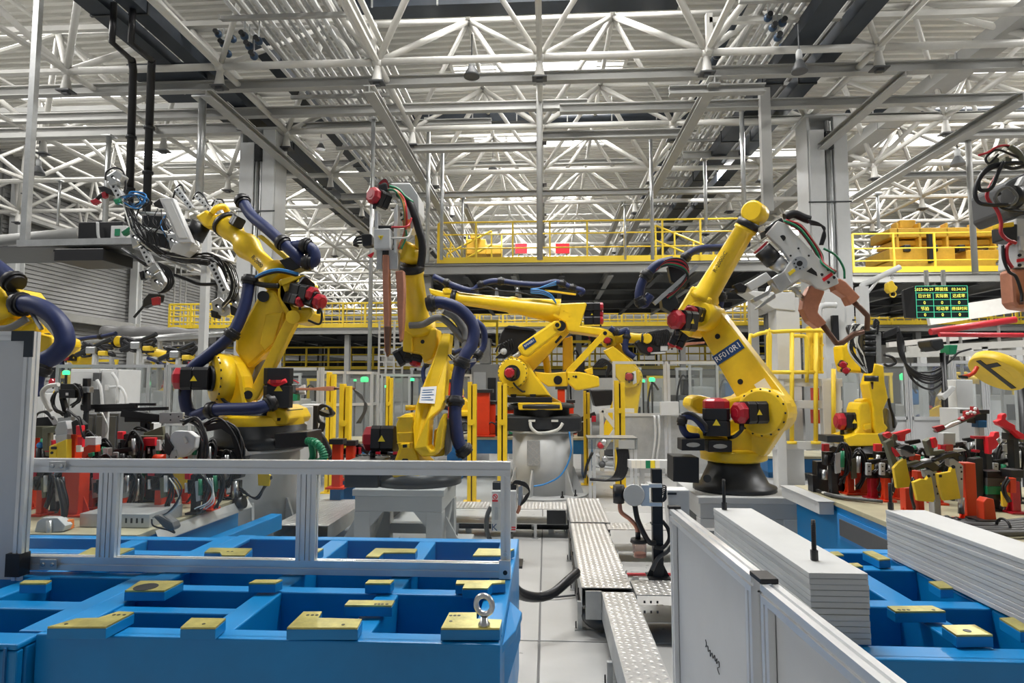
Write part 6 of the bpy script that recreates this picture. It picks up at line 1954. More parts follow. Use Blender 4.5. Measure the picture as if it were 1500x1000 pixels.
for n_, (a, b, r, lab) in enumerate((((-1.05, 6.85, .09), (.24, 6.85, .09), .055, 'thick dark pipe on the floor under the left cross tray'),
                                     ((.40, 4.30, .075), (1.6, 4.30, .075), .05, 'thick dark pipe on the floor under the right cross tray'))):
 t = thing('floor_pipe', lab, 'pipe', a)
 MB().cyl(a, b, r, n=14).build('pipe_run', 'dark_metal', t)
 a, b = Vector(a), Vector(b)
 for u in (.3, .7):
  c = a.lerp(b, u)
  MB().cyl(c - Vector((.02, 0, 0)), c + Vector((.02, 0, 0)), r * 1.12, n=14).build('pipe_clamp', 'steel', t)
 for u in (.15, .85):
  c = a.lerp(b, u)
  MB().bx(c.x - .03, c.x + .03, c.y - .05, c.y + .05, 0, c.z - r * .8).build('saddle', 'galvanised', t)
t = thing('floor_pipe', 'dark elbow pipe under the step between the two aisle trays', 'pipe', (.3, 4.1, .1))
MB().tube([(.26, 4.6, .09), (.27, 4.3, .09), (.30, 4.13, .09), (.40, 4.08, .09), (.6, 4.08, .09)], .055, 14).build('pipe_run', 'dark_metal', t)
# red pipe rail on the floor right of the tray
t = thing('floor_pipe', 'thin red and white pipes low on the floor right of the aisle tray', 'pipe', (.8, 5.3, .1))
for k, mt in enumerate(('hose_red', 'hose_white')):
 MB().cyl((.6, 5.0 + .06 * k, .12 - .03 * k), (1.5, 5.05 + .06 * k, .12 - .03 * k), .012, n=8).build('pipe_run', mt, t)
for x in (.7, 1.4):
 MB().bx(x - .02, x + .02, 4.98, 5.15, 0, .10).build('saddle', 'galvanised', t)
# black conduit looping from the blue frame to the tray
t = thing('conduit', 'black ribbed conduit sagging from the blue frame to the aisle tray', 'conduit', (0, 4.0, .1))
for k in range(2):
 pp = [Q(745, 830 + 6 * k, 3.4), Q(757, 862 + 6 * k, 3.7), Q(782, 873 + 3 * k, 3.9), Q(808, 868 + 3 * k, 4.0), Q(830, 850 + 4 * k, 4.1), Q(846, 836 + 4 * k, 4.2)]
 MB().tube(pp, .024, 10).build('conduit_run', 'cable_black', t)
c = Q(793, 873, 3.97)
MB().ring(c, (1, .2, 0), .03, .004, 14, 6).build('cable_tie', 'light_grey', t)
t = thing('floor_clip', 'small dark clamp plate on the floor under the conduit loop', 'clamp', G(775, 876))
c = G(772, 876)
MB().bx(c.x - .10, c.x + .06, c.y - .04, c.y + .04, 0, .015).build('plate', 'dark_metal', t)
MB().tube([c + Vector((.06, 0, .02)), c + Vector((.2, -.02, .02)), c + Vector((.4, .05, .015)), c + Vector((.55, .02, .012))], .008, 6).build('cable_end', 'dark_grey', t)
# ---- control box marked K
Yk = 5.55
kk = K(None, 660, 600, 4, Yk)
tk = thing('control_box', 'small white control box marked K on a stem, behind the front rail', 'control box', (kk.p(312, 800).x, Yk, 0))
kk.t = tk
bo = kk.slab('housing', 'light_grey', [(240, 475), (385, 475), (382, 718), (238, 712)], 0, .18, .008)
text('K', .085, kk.p(257, 690, -.002), (1, 0, 0), (0, 0, 1), 'label_blue', bo)
kk.cyl('keyhole_plate', 'steel', (268, 590, -.004), (268, 590, .004), 8, par=bo)
kk.slab('handle', 'steel', [(258, 570), (278, 570), (278, 645), (258, 645)], -.008, .008, .002, par=bo)
kk.slab('sticker', 'label_white', [(242, 490), (280, 490), (280, 540), (242, 540)], -.002, .002, 0, par=bo)
MB().ring(kk.p(261, 509, -.003), (0, 1, 0), 13 * kk.u, 2.5 * kk.u, 18, 6).build('sticker_ring', 'bright_red', bo)
kk.slab('sticker_bar', 'bright_red', [(252, 500), (256, 497), (271, 517), (267, 520)], -.003, .001, 0, par=bo)
kk.slab('sticker_text', 'bright_red', [(244, 527), (278, 527), (278, 539), (244, 539)], -.003, .001, 0, par=bo)
for y in (685, 698):
 kk.slab('sticker_text', 'bright_red', [(357, y), (381, y), (381, y + 7), (357, y + 7)], -.003, .001, 0, par=bo)
a, b = kk.p(345, 700, .09), kk.p(345, 800, .09)
MB().cyl((a.x, Yk + .09, 0), (a.x, Yk + .09, a.z), .035, n=12).build('stem', 'dark_metal', tk)
MB().bx(a.x - .12, a.x + .12, Yk - .03, Yk + .21, 0, .02).build('foot_plate', 'dark_metal', tk)
kk.slab('motor_body', 'steel', [(395, 450), (420, 440), (425, 520), (412, 570), (392, 560)], .05, .1, .01)
kk.slab('bracket', 'black', [(245, 425), (320, 425), (385, 440), (385, 472), (245, 470)], .05, .1, .006)
for e in range(5):
 kk.tube('cable', 'cable_black', [(360, 440, .05), (385, 415 + 4 * e, .03), (440, 430 + 5 * e, .02), (462, 480, .02), (440, 530 - 6 * e, .03), (410, 560, .05)], 5, n=6)
kk.tube('corrugated_hose', 'dark_grey', [(236, 570, .1), (215, 620, .1), (212, 700, .1), (240, 780, .1), (280, 805, .1)], 14, n=10)
kk.tube('copper_hose', 'copper', [(405, 560, .06), (400, 585, .06), (390, 605, .06)], 10, n=8)
# ---- black post with grey fan motor
Ym = 4.35
km = K(None, 660, 600, 4, Ym)
tm = thing('motor_post', 'black post carrying a grey motor and a hanging clear cup, right of the aisle', 'post', (km.p(1205, 920).x, Ym, ZT_))
km.t = tm
a, b = km.p(1205, 345, 0), km.p(1205, 900, 0)
MB().bx(a.x - .035, a.x + .035, Ym - .03, Ym + .03, ZT_ + .003, a.z).build('post', 'black', tm, bevel=.003)
for y in (440, 550, 665, 775):
 p = km.p(1205, y, 0)
 MB().bx(p.x - .038, p.x + .038, Ym - .033, Ym + .033, p.z - .004, p.z + .004).build('post_band', 'dark_metal', tm)
MB().bx(a.x - .075, a.x + .075, Ym - .08, Ym + .08, ZT_ + .001, ZT_ + .008).build('base_plate', 'black', tm)
for s in (-1, 1):
 MB().slab([(a.x + s * .035, Ym - .006, ZT_ + .008), (a.x + s * .075, Ym - .006, ZT_ + .008), (a.x + s * .035, Ym - .006, ZT_ + .09)], Vector((0, .012, 0))).build('base_rib', 'black', tm)
mo = km.cyl('motor_body', 'dark_grey', (1075, 500, -.10), (1075, 500, .06), 60, n=30)
km.cyl('motor_face', 'grey_paint', (1075, 500, -.105), (1075, 500, -.10), 56, 60, n=30, par=mo)
km.cyl('motor_nose', 'black', (955, 490, -.03), (1020, 490, -.03), 46, 40, n=16)
km.cyl('motor_hub', 'black', (985, 440, -.05), (985, 545, -.05), 32, n=14)
km.slab('mount_plate', 'aluminium', [(1118, 440), (1165, 440), (1165, 565), (1118, 565)], -.07, .05, .004)
for y in (445, 555):
 km.slab('clamp_block', 'aluminium', [(1160, y - 12), (1240, y - 12), (1240, y + 12), (1160, y + 12)], -.05, .1, .004)
for e in range(6):
 km.tube('cable', 'cable_black', [(1235, 440 + 10 * e, -.02), (1262, 450 + 12 * e, -.02), (1255, 490 + 8 * e, -.02), (1238, 540, -.02)], 4, n=6)
km.tube('hose', 'copper', [(990, 545, -.05), (1000, 600, -.05), (1050, 640, -.05), (1085, 680, -.05), (1098, 720, -.05)], 12, n=10)
km.tube('hose', 'cable_black', [(1080, 560, -.06), (1095, 640, -.07), (1130, 720, -.08), (1165, 775, -.06), (1200, 780, -.05)], 15, n=10)
km.tube('hose', 'cable_black', [(1240, 650, 0), (1275, 700, 0), (1280, 760, -.02), (1240, 810, -.05), (1190, 800, -.06)], 11, n=10)
km.tube('hose', 'dark_grey', [(1300, 790, 0), (1270, 830, -.02), (1215, 870, -.05), (1180, 940, -.06)], 12, n=10)
km.cyl('cup_neck', 'black', (1098, 715, -.05), (1098, 755, -.05), 15, n=14)
km.cyl('cup_lid', 'black', (1102, 755, -.05), (1102, 776, -.05), 44, 48, n=20)
km.cyl('cup', 'cup_pane', (1105, 776, -.05), (1110, 860, -.05), 40, 36, n=20)
km.cyl('cup_residue', 'copper', (1109, 838, -.05), (1110, 857, -.05), 33, n=16)
km.slab('terminal_box', 'light_grey', [(1268, 470), (1400, 470), (1400, 700), (1285, 700)], .1, .15, .008)
km.slab('box_label', 'dark_metal', [(1272, 486), (1325, 486), (1325, 498), (1272, 498)], .095, .005, 0)
# ================================================================== FENCES BEHIND THE ROBOTS
def alu_fence(label, xs, Y, ytop, ymid=None, ybot=None, low='white_panel', low_from=None, dbl=(), pane='hazy_pane', z0=.05, mids=()):
 """aluminium fence: posts at photo columns xs standing at depth Y; panes above, sheet panels below"""
 P = [Q(x, ytop, Y if not isinstance(Y, (list, tuple)) else Y[i]) for i, x in enumerate(xs)]
 t = thing('safety_fence', label, 'fence', (P[0].x, P[0].y, 0))
 zt = P[0].z
 s_ = .05
 sec = tslot(s_, s_)
 zm = Q(xs[0], ymid, P[0].y).z if ymid else None
 for i, p in enumerate(P):
  for dx in ((-.03, .03) if i in dbl else (0,)):
   MB().section(sec, (p.x + dx, p.y, 0.0), (p.x + dx, p.y, zt), up=Vector((0, 1, 0))).build('post', 'aluminium', t)
 for a, b in zip(P, P[1:]):
  a, b = Vector((a.x, a.y, 0)), Vector((b.x, b.y, 0))
  d = (b - a).normalized()
  a2, b2 = a + d * .026, b - d * .026
  lv = [z0, zt - .025] + ([zm] if zm else []) + [Q(xs[0], m_, P[0].y).z for m_ in mids]
  for z in lv:
   MB().beam(a2 + ZU * z, b2 + ZU * z, s_, s_).build('rail', 'aluminium', t)
  zlo = zm if zm else z0
  MB().beam(a2 + ZU * (zlo + zt) / 2, b2 + ZU * (zlo + zt) / 2, .008, zt - zlo - .05).build('pane', pane, t)
  if zm:
   MB().beam(a2 + ZU * (z0 + zm) / 2, b2 + ZU * (z0 + zm) / 2, .008, zm - z0 - .05).build('panel', low, t)
 return t
alu_fence('clear aluminium fence right of the middle robot, with a grey box on its post', [899, 976, 1082], 11.0, 529, 607, dbl=(1,), low='sheet_hatch', pane='clear_pane')
alu_fence('clear aluminium fence left of the left robot, behind the grey cabinets', [86, 170, 219, 247, 282, 345], 9.6, 534, dbl=(3,), pane='hazy_pane', mids=(620,))
alu_fence('clear aluminium fence between the left robot and the yellow posts', [395, 470], 9.8, 538, dbl=(1,), pane='clear_pane', mids=(600,))
alu_fence('smoky screened fence behind the yellow posts, left of the tall robot', [472, 505, 545, 551], [10.6, 10.9, 11.2, 11.6], 543, pane='hazy_pane', mids=(593,))
alu_fence('clear aluminium fence beyond the tall robot', [560, 600, 640, 690], 13.4, 548, pane='hazy_pane')
alu_fence('clear aluminium fence at right behind the red-padded clamps, left half', [1222, 1260, 1328, 1390], 10.2, 532, 612, dbl=(2,), low='white_panel', pane='hazy_pane')
alu_fence('clear aluminium fence at right behind the red-padded clamps, right half', [1396, 1440, 1530], 10.0, 528, 640, dbl=(1,), low='white_panel', pane='hazy_pane')
alu_fence('clear aluminium fence far behind the right robot', [1010, 1050, 1090, 1130], 13.5, 531, 610, pane='hazy_pane')
p = Q(968, 604, 10.9)
t = thing('junction_box', 'pale grey junction box on the clear fence with conduits below', 'box', p)
MB().bx(Q(957, 0, 10.9).x, Q(982, 0, 10.9).x, 10.84, 10.96, Q(968, 608, 10.9).z, Q(968, 588, 10.9).z).build('housing', 'light_grey', t, bevel=.006)
for x in (959, 965):
 MB().tube([Q(x, 608, 10.9), Q(x + 1, 640, 10.9), Q(x - 4, 680, 10.9)], .02, 7).build('conduit', 'light_grey', t)
# ---- cabinets behind the left fixture
def cabinet(label, x0, x1, yt, Y, dp=.5, mt='light_grey', zb=0.0, door=True, name='control_cabinet', detail=True):
 a, b = Q(x0, yt, Y), Q(x1, yt, Y)
 t = thing(name, label, 'cabinet', ((a.x + b.x) / 2, Y, zb))
 MB().bx(a.x, b.x, Y, Y + dp, zb + .06, a.z).build('carcass', mt, t, bevel=.008)
 MB().bx(a.x + .03, b.x - .03, Y + .03, Y + dp - .03, zb, zb + .06).build('plinth', 'dark_metal', t)
 if door:
  d_ = MB().bx(a.x + .015, b.x - .015, Y - .02, Y, zb + .09, a.z - .03).build('door', mt, t, bevel=.006)
  w_ = b.x - a.x
  MB().bx(b.x - .12 * w_ - .01, b.x - .12 * w_ + .015, Y - .035, Y - .02, (a.z + zb) / 2, (a.z + zb) / 2 + .14).build('handle', 'dark_metal', d_)
  if detail:
   MB().bx(a.x + w_ * .3, a.x + w_ * .55, Y - .028, Y - .02, a.z - .3, a.z - .22).build('nameplate', 'label_white', d_)
 return t
c = cabinet('light grey control cabinet with cables, behind the left fixture', 104, 147, 540, 8.6)
c2 = cabinet('light grey control cabinet beside its twin, nearer the left robot', 149, 174, 541, 8.6)
for x0, x1, y0, y1 in ((122, 129, 554, 600), (137, 146, 570, 600), (137, 146, 546, 558)):
 a, b = Q(x0, y0, 8.55), Q(x1, y1, 8.55)
 MB().bx(a.x, b.x, 8.54, 8.58, b.z, a.z).build('socket_panel', 'dark_metal' if x0 == 122 else 'dark_grey', c)
for pts in ([(142, 556), (148, 570), (150, 600), (149, 625), (143, 655), (140, 668)], [(164, 546), (172, 560), (172, 590)], [(160, 567), (176, 567), (184, 580), (185, 592)]):
 MB().tube([Q(x, y, 8.5) for x, y in pts], .022, 8).build('conduit', 'light_grey', c if pts[0][0] < 150 else c2)
cabinet('low white cabinet at far left beside the grey panel', 40, 68, 576, 8.2)
cabinet('dark robot controller with a sloping side, behind the black clamp bars', 121, 140, 606, 6.6, mt='dark_grey', detail=False)
cabinet('dark grey robot controller, right one of the pair behind the black clamp bars', 141, 174, 605, 6.5, mt='dark_grey', detail=False)
cabinet('pale grey cabinet on the left, between the fence and the blue hose', 176, 200, 622, 7.5, detail=False)
cabinet('white valve cabinet right of the left robot', 441, 460, 592, 8.0, dp=.3)
cabinet('pale cabinet behind the clear fence at left', 224, 262, 572, 12.8)
cabinet('grey machine cabinet far behind the right robot', 1015, 1045, 566, 15.0)
cabinet('tall pale cabinet far behind the tall robot', 490, 540, 560, 14.5, mt='beam_grey')
# green pilot lights
for n, (x, y, Y, r, w_) in enumerate(((97, 546, 9.4, .07, 'above the left cabinets'), (252, 562, 9.9, .06, 'behind the left fence, by the blue hose'), (534, 556, 12.0, .11, 'behind the smoky fence'), (520, 557, 12.1, .045, 'beside the larger one behind the smoky fence'),
                                       (566, 566, 12.9, .05, 'left of the white ladder'), (604, 556, 12.9, .06, 'beyond the tall robot'), (955, 556, 13.2, .09, 'behind the clear fence at centre right'), (1326, 552, 11.5, .13, 'behind the right fence panes'),
                                       (1262, 562, 10.6, .05, 'low behind the right robot arm'), (942, 558, 13.3, .06, 'beside the one at centre right'))):
 t = thing('signal_lamp', 'green signal lamp glowing ' + w_, 'lamp', Q(x, y, Y))
 p = Q(x, y, Y)
 r *= .7
 MB().lathe([(r * .9, -r * .6), (r, -r * .4), (r, r * .5), (r * .6, r * .8)], p, n=14).build('lens', 'green_light', t)
 MB().cyl((p.x, p.y, 0), (p.x, p.y, p.z - r * .6), .02, n=6).build('stalk', 'dark_metal', t)
# ---- yellow light-curtain posts
def ypost(x, ya, yb_, Y, lab, w_=.11, ch=True):
 a = Q(x, ya, Y)
 zb = max(0.0, Q(x, yb_, Y).z)
 t = thing('light_curtain_post', lab, 'post', (a.x, Y, 0))
 MB().bx(a.x - w_ / 2, a.x - w_ * .08, Y - .06, Y + .06, 0.012, a.z).build('column', 'yellow_paint', t, bevel=.004)
 MB().bx(a.x + w_ * .08, a.x + w_ / 2, Y - .06, Y + .06, 0.012, a.z - .03).build('column', 'yellow_paint', t, bevel=.004)
 MB().bx(a.x - w_ * .08, a.x + w_ * .08, Y - .0, Y + .03, 0.012, a.z - .05).build('lens_strip', 'black', t)
 MB().bx(a.x - w_, a.x + w_, Y - .1, Y + .1, 0, .012).build('base_plate', 'yellow_paint', t)
 p = Q(x + 1, (ya * .55 + yb_ * .45), Y)
 MB().lathe([(.04, -.08), (.04, -.065)], (a.x, Y, p.z), (0, 1, 0), 14).build('latch', 'yellow_paint', t)
ypost(507, 562, 690, 8.2, 'yellow double post left of the tall robot, nearer of the pair', .14)
ypost(486, 545, 650, 9.2, 'yellow double post left of the tall robot, farther of the pair', .12)
ypost(692, 559, 690, 8.6, 'yellow double post left of the middle pedestal, first of two', .12)
ypost(736, 559, 690, 8.6, 'yellow double post left of the middle pedestal, second of two', .13)
ypost(571, 551, 640, 11.4, 'ochre post with a round disc, behind the tall robot', .11)
ypost(859, 572, 655, 10.2, 'thin yellow post just right of the middle robot counterweight', .10)
ypost(907, 557, 655, 9.9, 'yellow double post in front of the clear fence', .16)
# ---- orange posts and small fixtures far in the middle
def opost(x, ya, yb_, Y, w_, lab, mt='orange'):
 a, b = Q(x, ya, Y), Q(x, yb_, Y)
 on = 662 < x < 870 and 10.6 < Y < 11.6
 if on:
  b.z = Q(766, 640, 10.6).z + .024
 t = thing('clamp_post', lab, 'post', b)
 MB().bx(a.x - w_ / 2, a.x + w_ / 2, Y - w_ / 2, Y + w_ / 2, b.z, a.z).build('column', mt, t, bevel=.006)
 MB().bx(a.x - w_, a.x + w_, Y - w_, Y + w_, b.z - .02, b.z).build('base_plate', mt, t)
 MB().bx(a.x - w_ * .8, a.x + w_ * .8, Y - w_ * .7, Y + w_ * .7, a.z, a.z + .06).build('cap_block', 'dark_metal', t, bevel=.006)
 if b.z > .1 and not on:
  MB().bx(a.x - w_ * .6, a.x + w_ * .6, Y - w_ * .6, Y + w_ * .6, 0, b.z - .02).build('riser', 'far_blue', t)
 return t
for n, (x, ya, yb_, Y, w_, lab) in enumerate(((708, 575, 640, 10.8, .22, 'orange clamp post left of the middle robot, thick one'), (722, 592, 640, 11.0, .10, 'orange clamp post left of the middle robot, thin one'),
                                              (750, 600, 645, 11.2, .18, 'orange clamp post behind the middle robot, left of its base'), (822, 570, 640, 11.0, .13, 'orange clamp post behind the middle robot, right of its base'), (836, 590, 640, 11.3, .10, 'thin orange clamp post near the counterweight'),
                                              (768, 600, 640, 11.6, .10, 'thin orange clamp post hidden behind the middle robot base'),
                                              (495, 650, 712, 6.9, .10, 'dark orange post left of the tall robot, left of a pair'), (514, 652, 700, 7.2, .09, 'dark orange post left of the tall robot, right of a pair'))):
 opost(x, ya, yb_, Y, w_, lab)
# blue benches in the middle distance
def bench(x0, x1, yt, Y, lab, mt='far_blue', zb=0):
 a, b = Q(x0, yt, Y), Q(x1, yt, Y)
 t = thing('fixture_bench', lab, 'bench', ((a.x + b.x) / 2, Y, 0))
 MB().bx(a.x, b.x, Y, Y + 1.0, a.z - .04, a.z).build('top_plate', 'table_top', t)
 MB().bx(a.x, b.x, Y + .02, Y + .98, a.z - .28, a.z - .04).build('box_beam', mt, t, bevel=.01)
 n = max(2, int((b.x - a.x) / 1.2) + 1)
 for k in range(n):
  x = a.x + .1 + (b.x - a.x - .2) * k / (n - 1)
  MB().bx(x - .07, x + .07, Y + .1, Y + .9, 0, a.z - .28).build('leg', mt, t)
 return t
bench(662, 870, 640, 10.6, 'blue fixture bench behind the middle robot pedestal')
bench(472, 562, 646, 9.8, 'blue fixture bench behind the smoky fence')
bench(860, 1000, 700, 12.2, 'low blue fixture bench behind the clear fence')
# clutter on those benches: small clamp units, each a thing
UN = 0
def unit(x, y, Y, s, lab, cols=('dark_metal', 'galvanised', 'red'), cat='clamp', grp=None, name='clamp_unit', zz=None):
 """small pneumatic clamp: body, cylinder, arm, pad, cable"""
 p = Q(x, y, Y)
 p.z = zz if zz else p.z
 t = thing(name, lab, cat, p, grp)
 sg = R.choice((-1, 1))
 MB().bx(p.x - .05 * s, p.x + .05 * s, Y - .05 * s, Y + .05 * s, p.z, p.z + .16 * s).build('clamp_body', cols[0], t, bevel=.006 * s)
 MB().cyl((p.x + .07 * s * sg, Y - .03 * s, p.z), (p.x + .07 * s * sg, Y - .03 * s, p.z + .13 * s), .03 * s, n=10).build('cylinder', cols[1], t)
 MB().beam((p.x - .04 * s, Y - .02 * s, p.z + .18 * s), (p.x + .16 * s * sg, Y - .02 * s, p.z + R.uniform(.14, .26) * s), .04 * s, .05 * s).build('clamp_arm', 'black', t, bevel=.004 * s)
 MB().box((p.x + .14 * s * sg, Y - .03 * s, p.z + .20 * s), (.05 * s, .05 * s, .07 * s)).build('locator_pad', cols[2], t, bevel=.004 * s)
 MB().tube([(p.x, Y - .06 * s, p.z + .1 * s), (p.x - .1 * s * sg, Y - .1 * s, p.z + .16 * s), (p.x - .14 * s * sg, Y - .1 * s, p.z + .05 * s), (p.x - .1 * s, Y - .09 * s, p.z)], .010 * s, 6, 4).build('cable', 'cable_black', t)
 return t
ordn = ('first', 'second', 'third', 'fourth', 'fifth', 'sixth', 'seventh', 'eighth', 'ninth', 'tenth', 'eleventh', 'twelfth', 'thirteenth', 'fourteenth')
for k in range(10):
 unit(672 + 20 * k, 640, 10.9 + .1 * (k % 3), 1.5, 'small dark clamp on the middle blue bench, %s from its left end' % ordn[k], (('dark_metal', 'hose_green', 'orange')[k % 3], 'galvanised', ('red', 'olive', 'black')[k % 3]), grp='clamps on the middle bench', zz=Q(766, 640, 10.6).z + .001)
for k in range(6):
 unit(505 + 14 * k, 668 - (k % 2) * 3, 7.6, 1.2, 'small red and black clamp low behind the front rail, %s from the left' % ordn[k], ('dark_metal', 'steel', 'red'), grp='clamps behind the front rail', zz=.561)
t = thing('low_plate', 'beige fixture plate with orange feet behind the front rail', 'plate', Q(540, 690, 7.6))
a, b = Q(478, 690, 7.2), Q(580, 690, 7.2)
MB().bx(a.x, b.x, 7.4, 8.0, .5, .56).build('plate', 'table_top', t)
MB().bx(a.x, b.x, 7.42, 7.98, .15, .5).build('box_beam', 'far_blue', t)
MB().bx(a.x + .1, b.x - .1, 7.5, 7.9, 0, .15).build('plinth', 'dark_metal', t)
# trolley table with wiring, right of the middle pedestal
Yt = 8.9
t = thing('wiring_table', 'small aluminium table with a shelf of wiring, right of the middle pedestal', 'table', Q(897, 700, Yt))
a, b = Q(861, 641, Yt), Q(934, 641, Yt)
MB().bx(a.x, b.x, Yt, Yt + .5, a.z - .02, a.z).build('table_top', 'galvanised', t)
MB().bx(a.x, b.x, Yt - .005, Yt, a.z - .16, a.z).build('front_panel', 'hazy_pane', t)
for x in (a.x + .03, a.x + .09, b.x - .09, b.x - .03):
 MB().section(tslot(.04, .04), (x, Yt + .03, 0), (x, Yt + .03, a.z - .02), up=Vector((0, 1, 0))).build('leg', 'aluminium', t)
MB().bx(a.x, b.x, Yt + .02, Yt + .48, .30, .33).build('shelf', 'galvanised', t)
MB().bx(Q(898, 0, Yt).x, Q(920, 0, Yt).x, Yt - .02, Yt - .006, a.z - .15, a.z - .03).build('terminal_plate', 'beam_grey', t)
for k in range(7):
 x = 904 + 2.4 * k
 MB().tube([Q(x, 655, Yt + .02), Q(x + 2, 675, Yt), Q(x - 3, 695, Yt), Q(x - 14, 703, Yt - .02), Q(870 - k, 702, Yt)], .018, 6, 5).build('wiring', 'cable_black', t)
MB().tube([Q(868, 662, Yt), Q(860, 680, Yt - .02), Q(856, 700, Yt - .02)], .02, 6, 5).build('wiring', 'cable_black', t)
for x, y, mt in ((880, 652, 'hose_red'), (884, 648, 'steel'), (886, 672, 'steel'), (882, 680, 'dark_grey')):
 MB().sphere(Q(x, y, Yt - .03), .05, 8, 6).build('valve', mt, t)
# coloured beam right of it
t = thing('label_beam', 'grey beam with a pale green printed sticker, behind the black post', 'beam', Q(960, 680, 8.6))
a, b = Q(921, 674, 8.6), Q(1000, 686, 8.6)
MB().bx(a.x, b.x, 8.6, 8.75, b.z, a.z).build('beam', 'light_grey', t)
for k in range(6):
 p = Q(925 + 7 * k, 676, 8.59)
 MB().bx(p.x, p.x + .06, 8.592, 8.599, b.z, a.z).build('sticker', ('hose_green', 'sign_yellow', 'warm_white')[k % 3] if k > 2 else 'warm_white', t)
for x in (930, 990):
 p = Q(x, 0, 8.65)
 MB().bx(p.x - .03, p.x + .03, 8.62, 8.7, 0, b.z).build('foot', 'galvanised', t)
# white gate frame left of the yellow double post
t = thing('brace_frame', 'white steel brace frame behind the yellow double post', 'frame', Q(890, 640, 10.6))
a, b = Q(881, 601, 10.6), Q(903, 640, 10.6)
MB().beam((a.x, 10.6, 0), (a.x, 10.6, a.z), .07, .07, up=Vector((0, 1, 0))).build('upright', 'truss_white', t)
MB().beam((a.x, 10.6, a.z), (a.x + .55, 10.6, a.z), .07, .07).build('top_bar', 'truss_white', t)
MB().beam((a.x + .05, 10.6, a.z - .05), (b.x, 10.6, b.z + .15), .07, .07).build('diagonal', 'truss_white', t)
MB().beam((b.x, 10.6, b.z + .15), (a.x + .02, 10.6, b.z - .2), .07, .07).build('diagonal', 'truss_white', t)
# ---- access platform with yellow rails behind the right robot
Ya = 9.6
t = thing('access_platform', 'white steel access frame with yellow handrails behind the right robot', 'platform', Q(1170, 640, Ya))
def ap(x, y, dy=0):
 return Q(x, y, Ya + dy)
def vpost(x, ya, yb_, wd, mt, nm, dy=0):
 a, b = ap(x, ya, dy), ap(x, yb_, dy)
 MB().beam((a.x, Ya + dy, max(0, b.z)), (a.x, Ya + dy, a.z), wd, wd, up=Vector((0, 1, 0))).build(nm, mt, t, bevel=.006)
vpost(1147, 438, 760, .36, 'light_grey', 'riser_column', .5)
a = ap(1120, 428, .4)
MB().slab([ap(1090, 425, .3), ap(1133, 428, .3), ap(1165, 428, .3), ap(1165, 455, .3), ap(1133, 452, .3)], Vector((0, .4, 0))).build('column_head', 'light_grey', t, bevel=.01)
vpost(1102, 420, 560, .14, 'beam_grey', 'rear_post', 1.2)
for x in (1208, 1140, 1222):
 vpost(x, 556, 760, .13, 'light_grey', 'frame_leg')
for y in (560, 592, 652):
 MB().beam(ap(1120, y), ap(1232, y), .10, .12).build('frame_beam', 'light_grey', t, bevel=.006)
for x, yy, y2 in ((1160, 487, 648), (1195, 487, 648), (1221, 540, 640)):
 a, b = ap(x, yy, -.1), ap(x, y2, -.1)
 MB().cyl(b, a, .032, n=10).build('handrail_post', 'rail_yellow', t)
 MB().cyl(b - ZU * .02, b + ZU * .02, .07, n=12).build('post_foot', 'rail_yellow', t)
for pts in ([(1098, 600), (1098, 500), (1104, 492), (1121, 487), (1125, 495), (1125, 600)], [(1128, 600), (1128, 492), (1133, 486), (1200, 484), (1206, 487)], [(1160, 492), (1175, 492), (1181, 500), (1182, 560)], [(1098, 540), (1125, 538)], [(1128, 545), (1195, 545)]):
 MB().tube([ap(x, y, -.1) for x, y in pts], .03, 8, 3).build('handrail', 'rail_yellow', t)
for x in (1188, 1193, 1198, 1203):
 a, b = ap(x, 480, 0), ap(x, 545, 0)
 MB().cyl(a, b, .025, n=6).build('cage_bar', 'rail_yellow', t)
for y in (505, 525, 545):
 MB().cyl(ap(1186, y, 0), ap(1206, y, 0), .022, n=6).build('cage_bar', 'rail_yellow', t)
vpost(1187, 478, 545, .1, 'yellow_paint', 'yellow_upright', .1)
for x, ya, yb_ in ((1197, 568, 580), (1197, 600, 612)):
 a, b = ap(x - 6, ya, .2), ap(x + 6, yb_ + 8, .2)
 MB().bx(a.x, b.x, Ya + .2, Ya + .3, b.z, a.z).build('cable_chain', 'orange', t)
for x in (1215, 1235):
 vpost(x, 430 + (x - 1215), 560, .34 if x == 1215 else .2, 'light_grey', 'machine_column', 1.4)
MB().tube([ap(1200, 470, 1), ap(1200, 452, 1), ap(1208, 447, 1), ap(1225, 447, 1)], .05, 10, 4).build('pipe_bend', 'light_grey', t)
vpost(1222, 462, 500, .1, 'black', 'dark_slot', 1.2)
bench(1125, 1245, 668, 11.0, 'blue bench behind the white access frame')
# ---- screen board
Yb = 12.5
a, b = Q(1341, 419, Yb), Q(1419, 465, Yb)
t = thing('display_board', 'black LED display board with green grid and yellow figures', 'display', (a.x, Yb, b.z))
W_, H_ = b.x - a.x, a.z - b.z
bd = MB().bx(a.x, b.x, Yb, Yb + .10, b.z, a.z).build('screen', 'screen_black', t)
MB().slab([(a.x - .17, Yb + .12, a.z - .06), (a.x - .01, Yb + .02, a.z), (a.x - .01, Yb + .02, b.z), (a.x - .14, Yb + .12, b.z + .02)], Vector((0, .08, 0))).build('side_housing', 'black', t)
for u in (0, .215, .43, .625, .82, 1.0):
 MB().bx(a.x, b.x, Yb - .006, Yb, a.z - u * H_ - .005, a.z - u * H_ + .005).build('grid_line', 'screen_line', bd)
for u, top in ((0, 0), (.335, .215), (.665, .215), (1, 0)):
 MB().bx(a.x + u * W_ - .005, a.x + u * W_ + .005, Yb - .006, Yb, b.z, a.z - top * H_).build('grid_line', 'screen_line', bd)
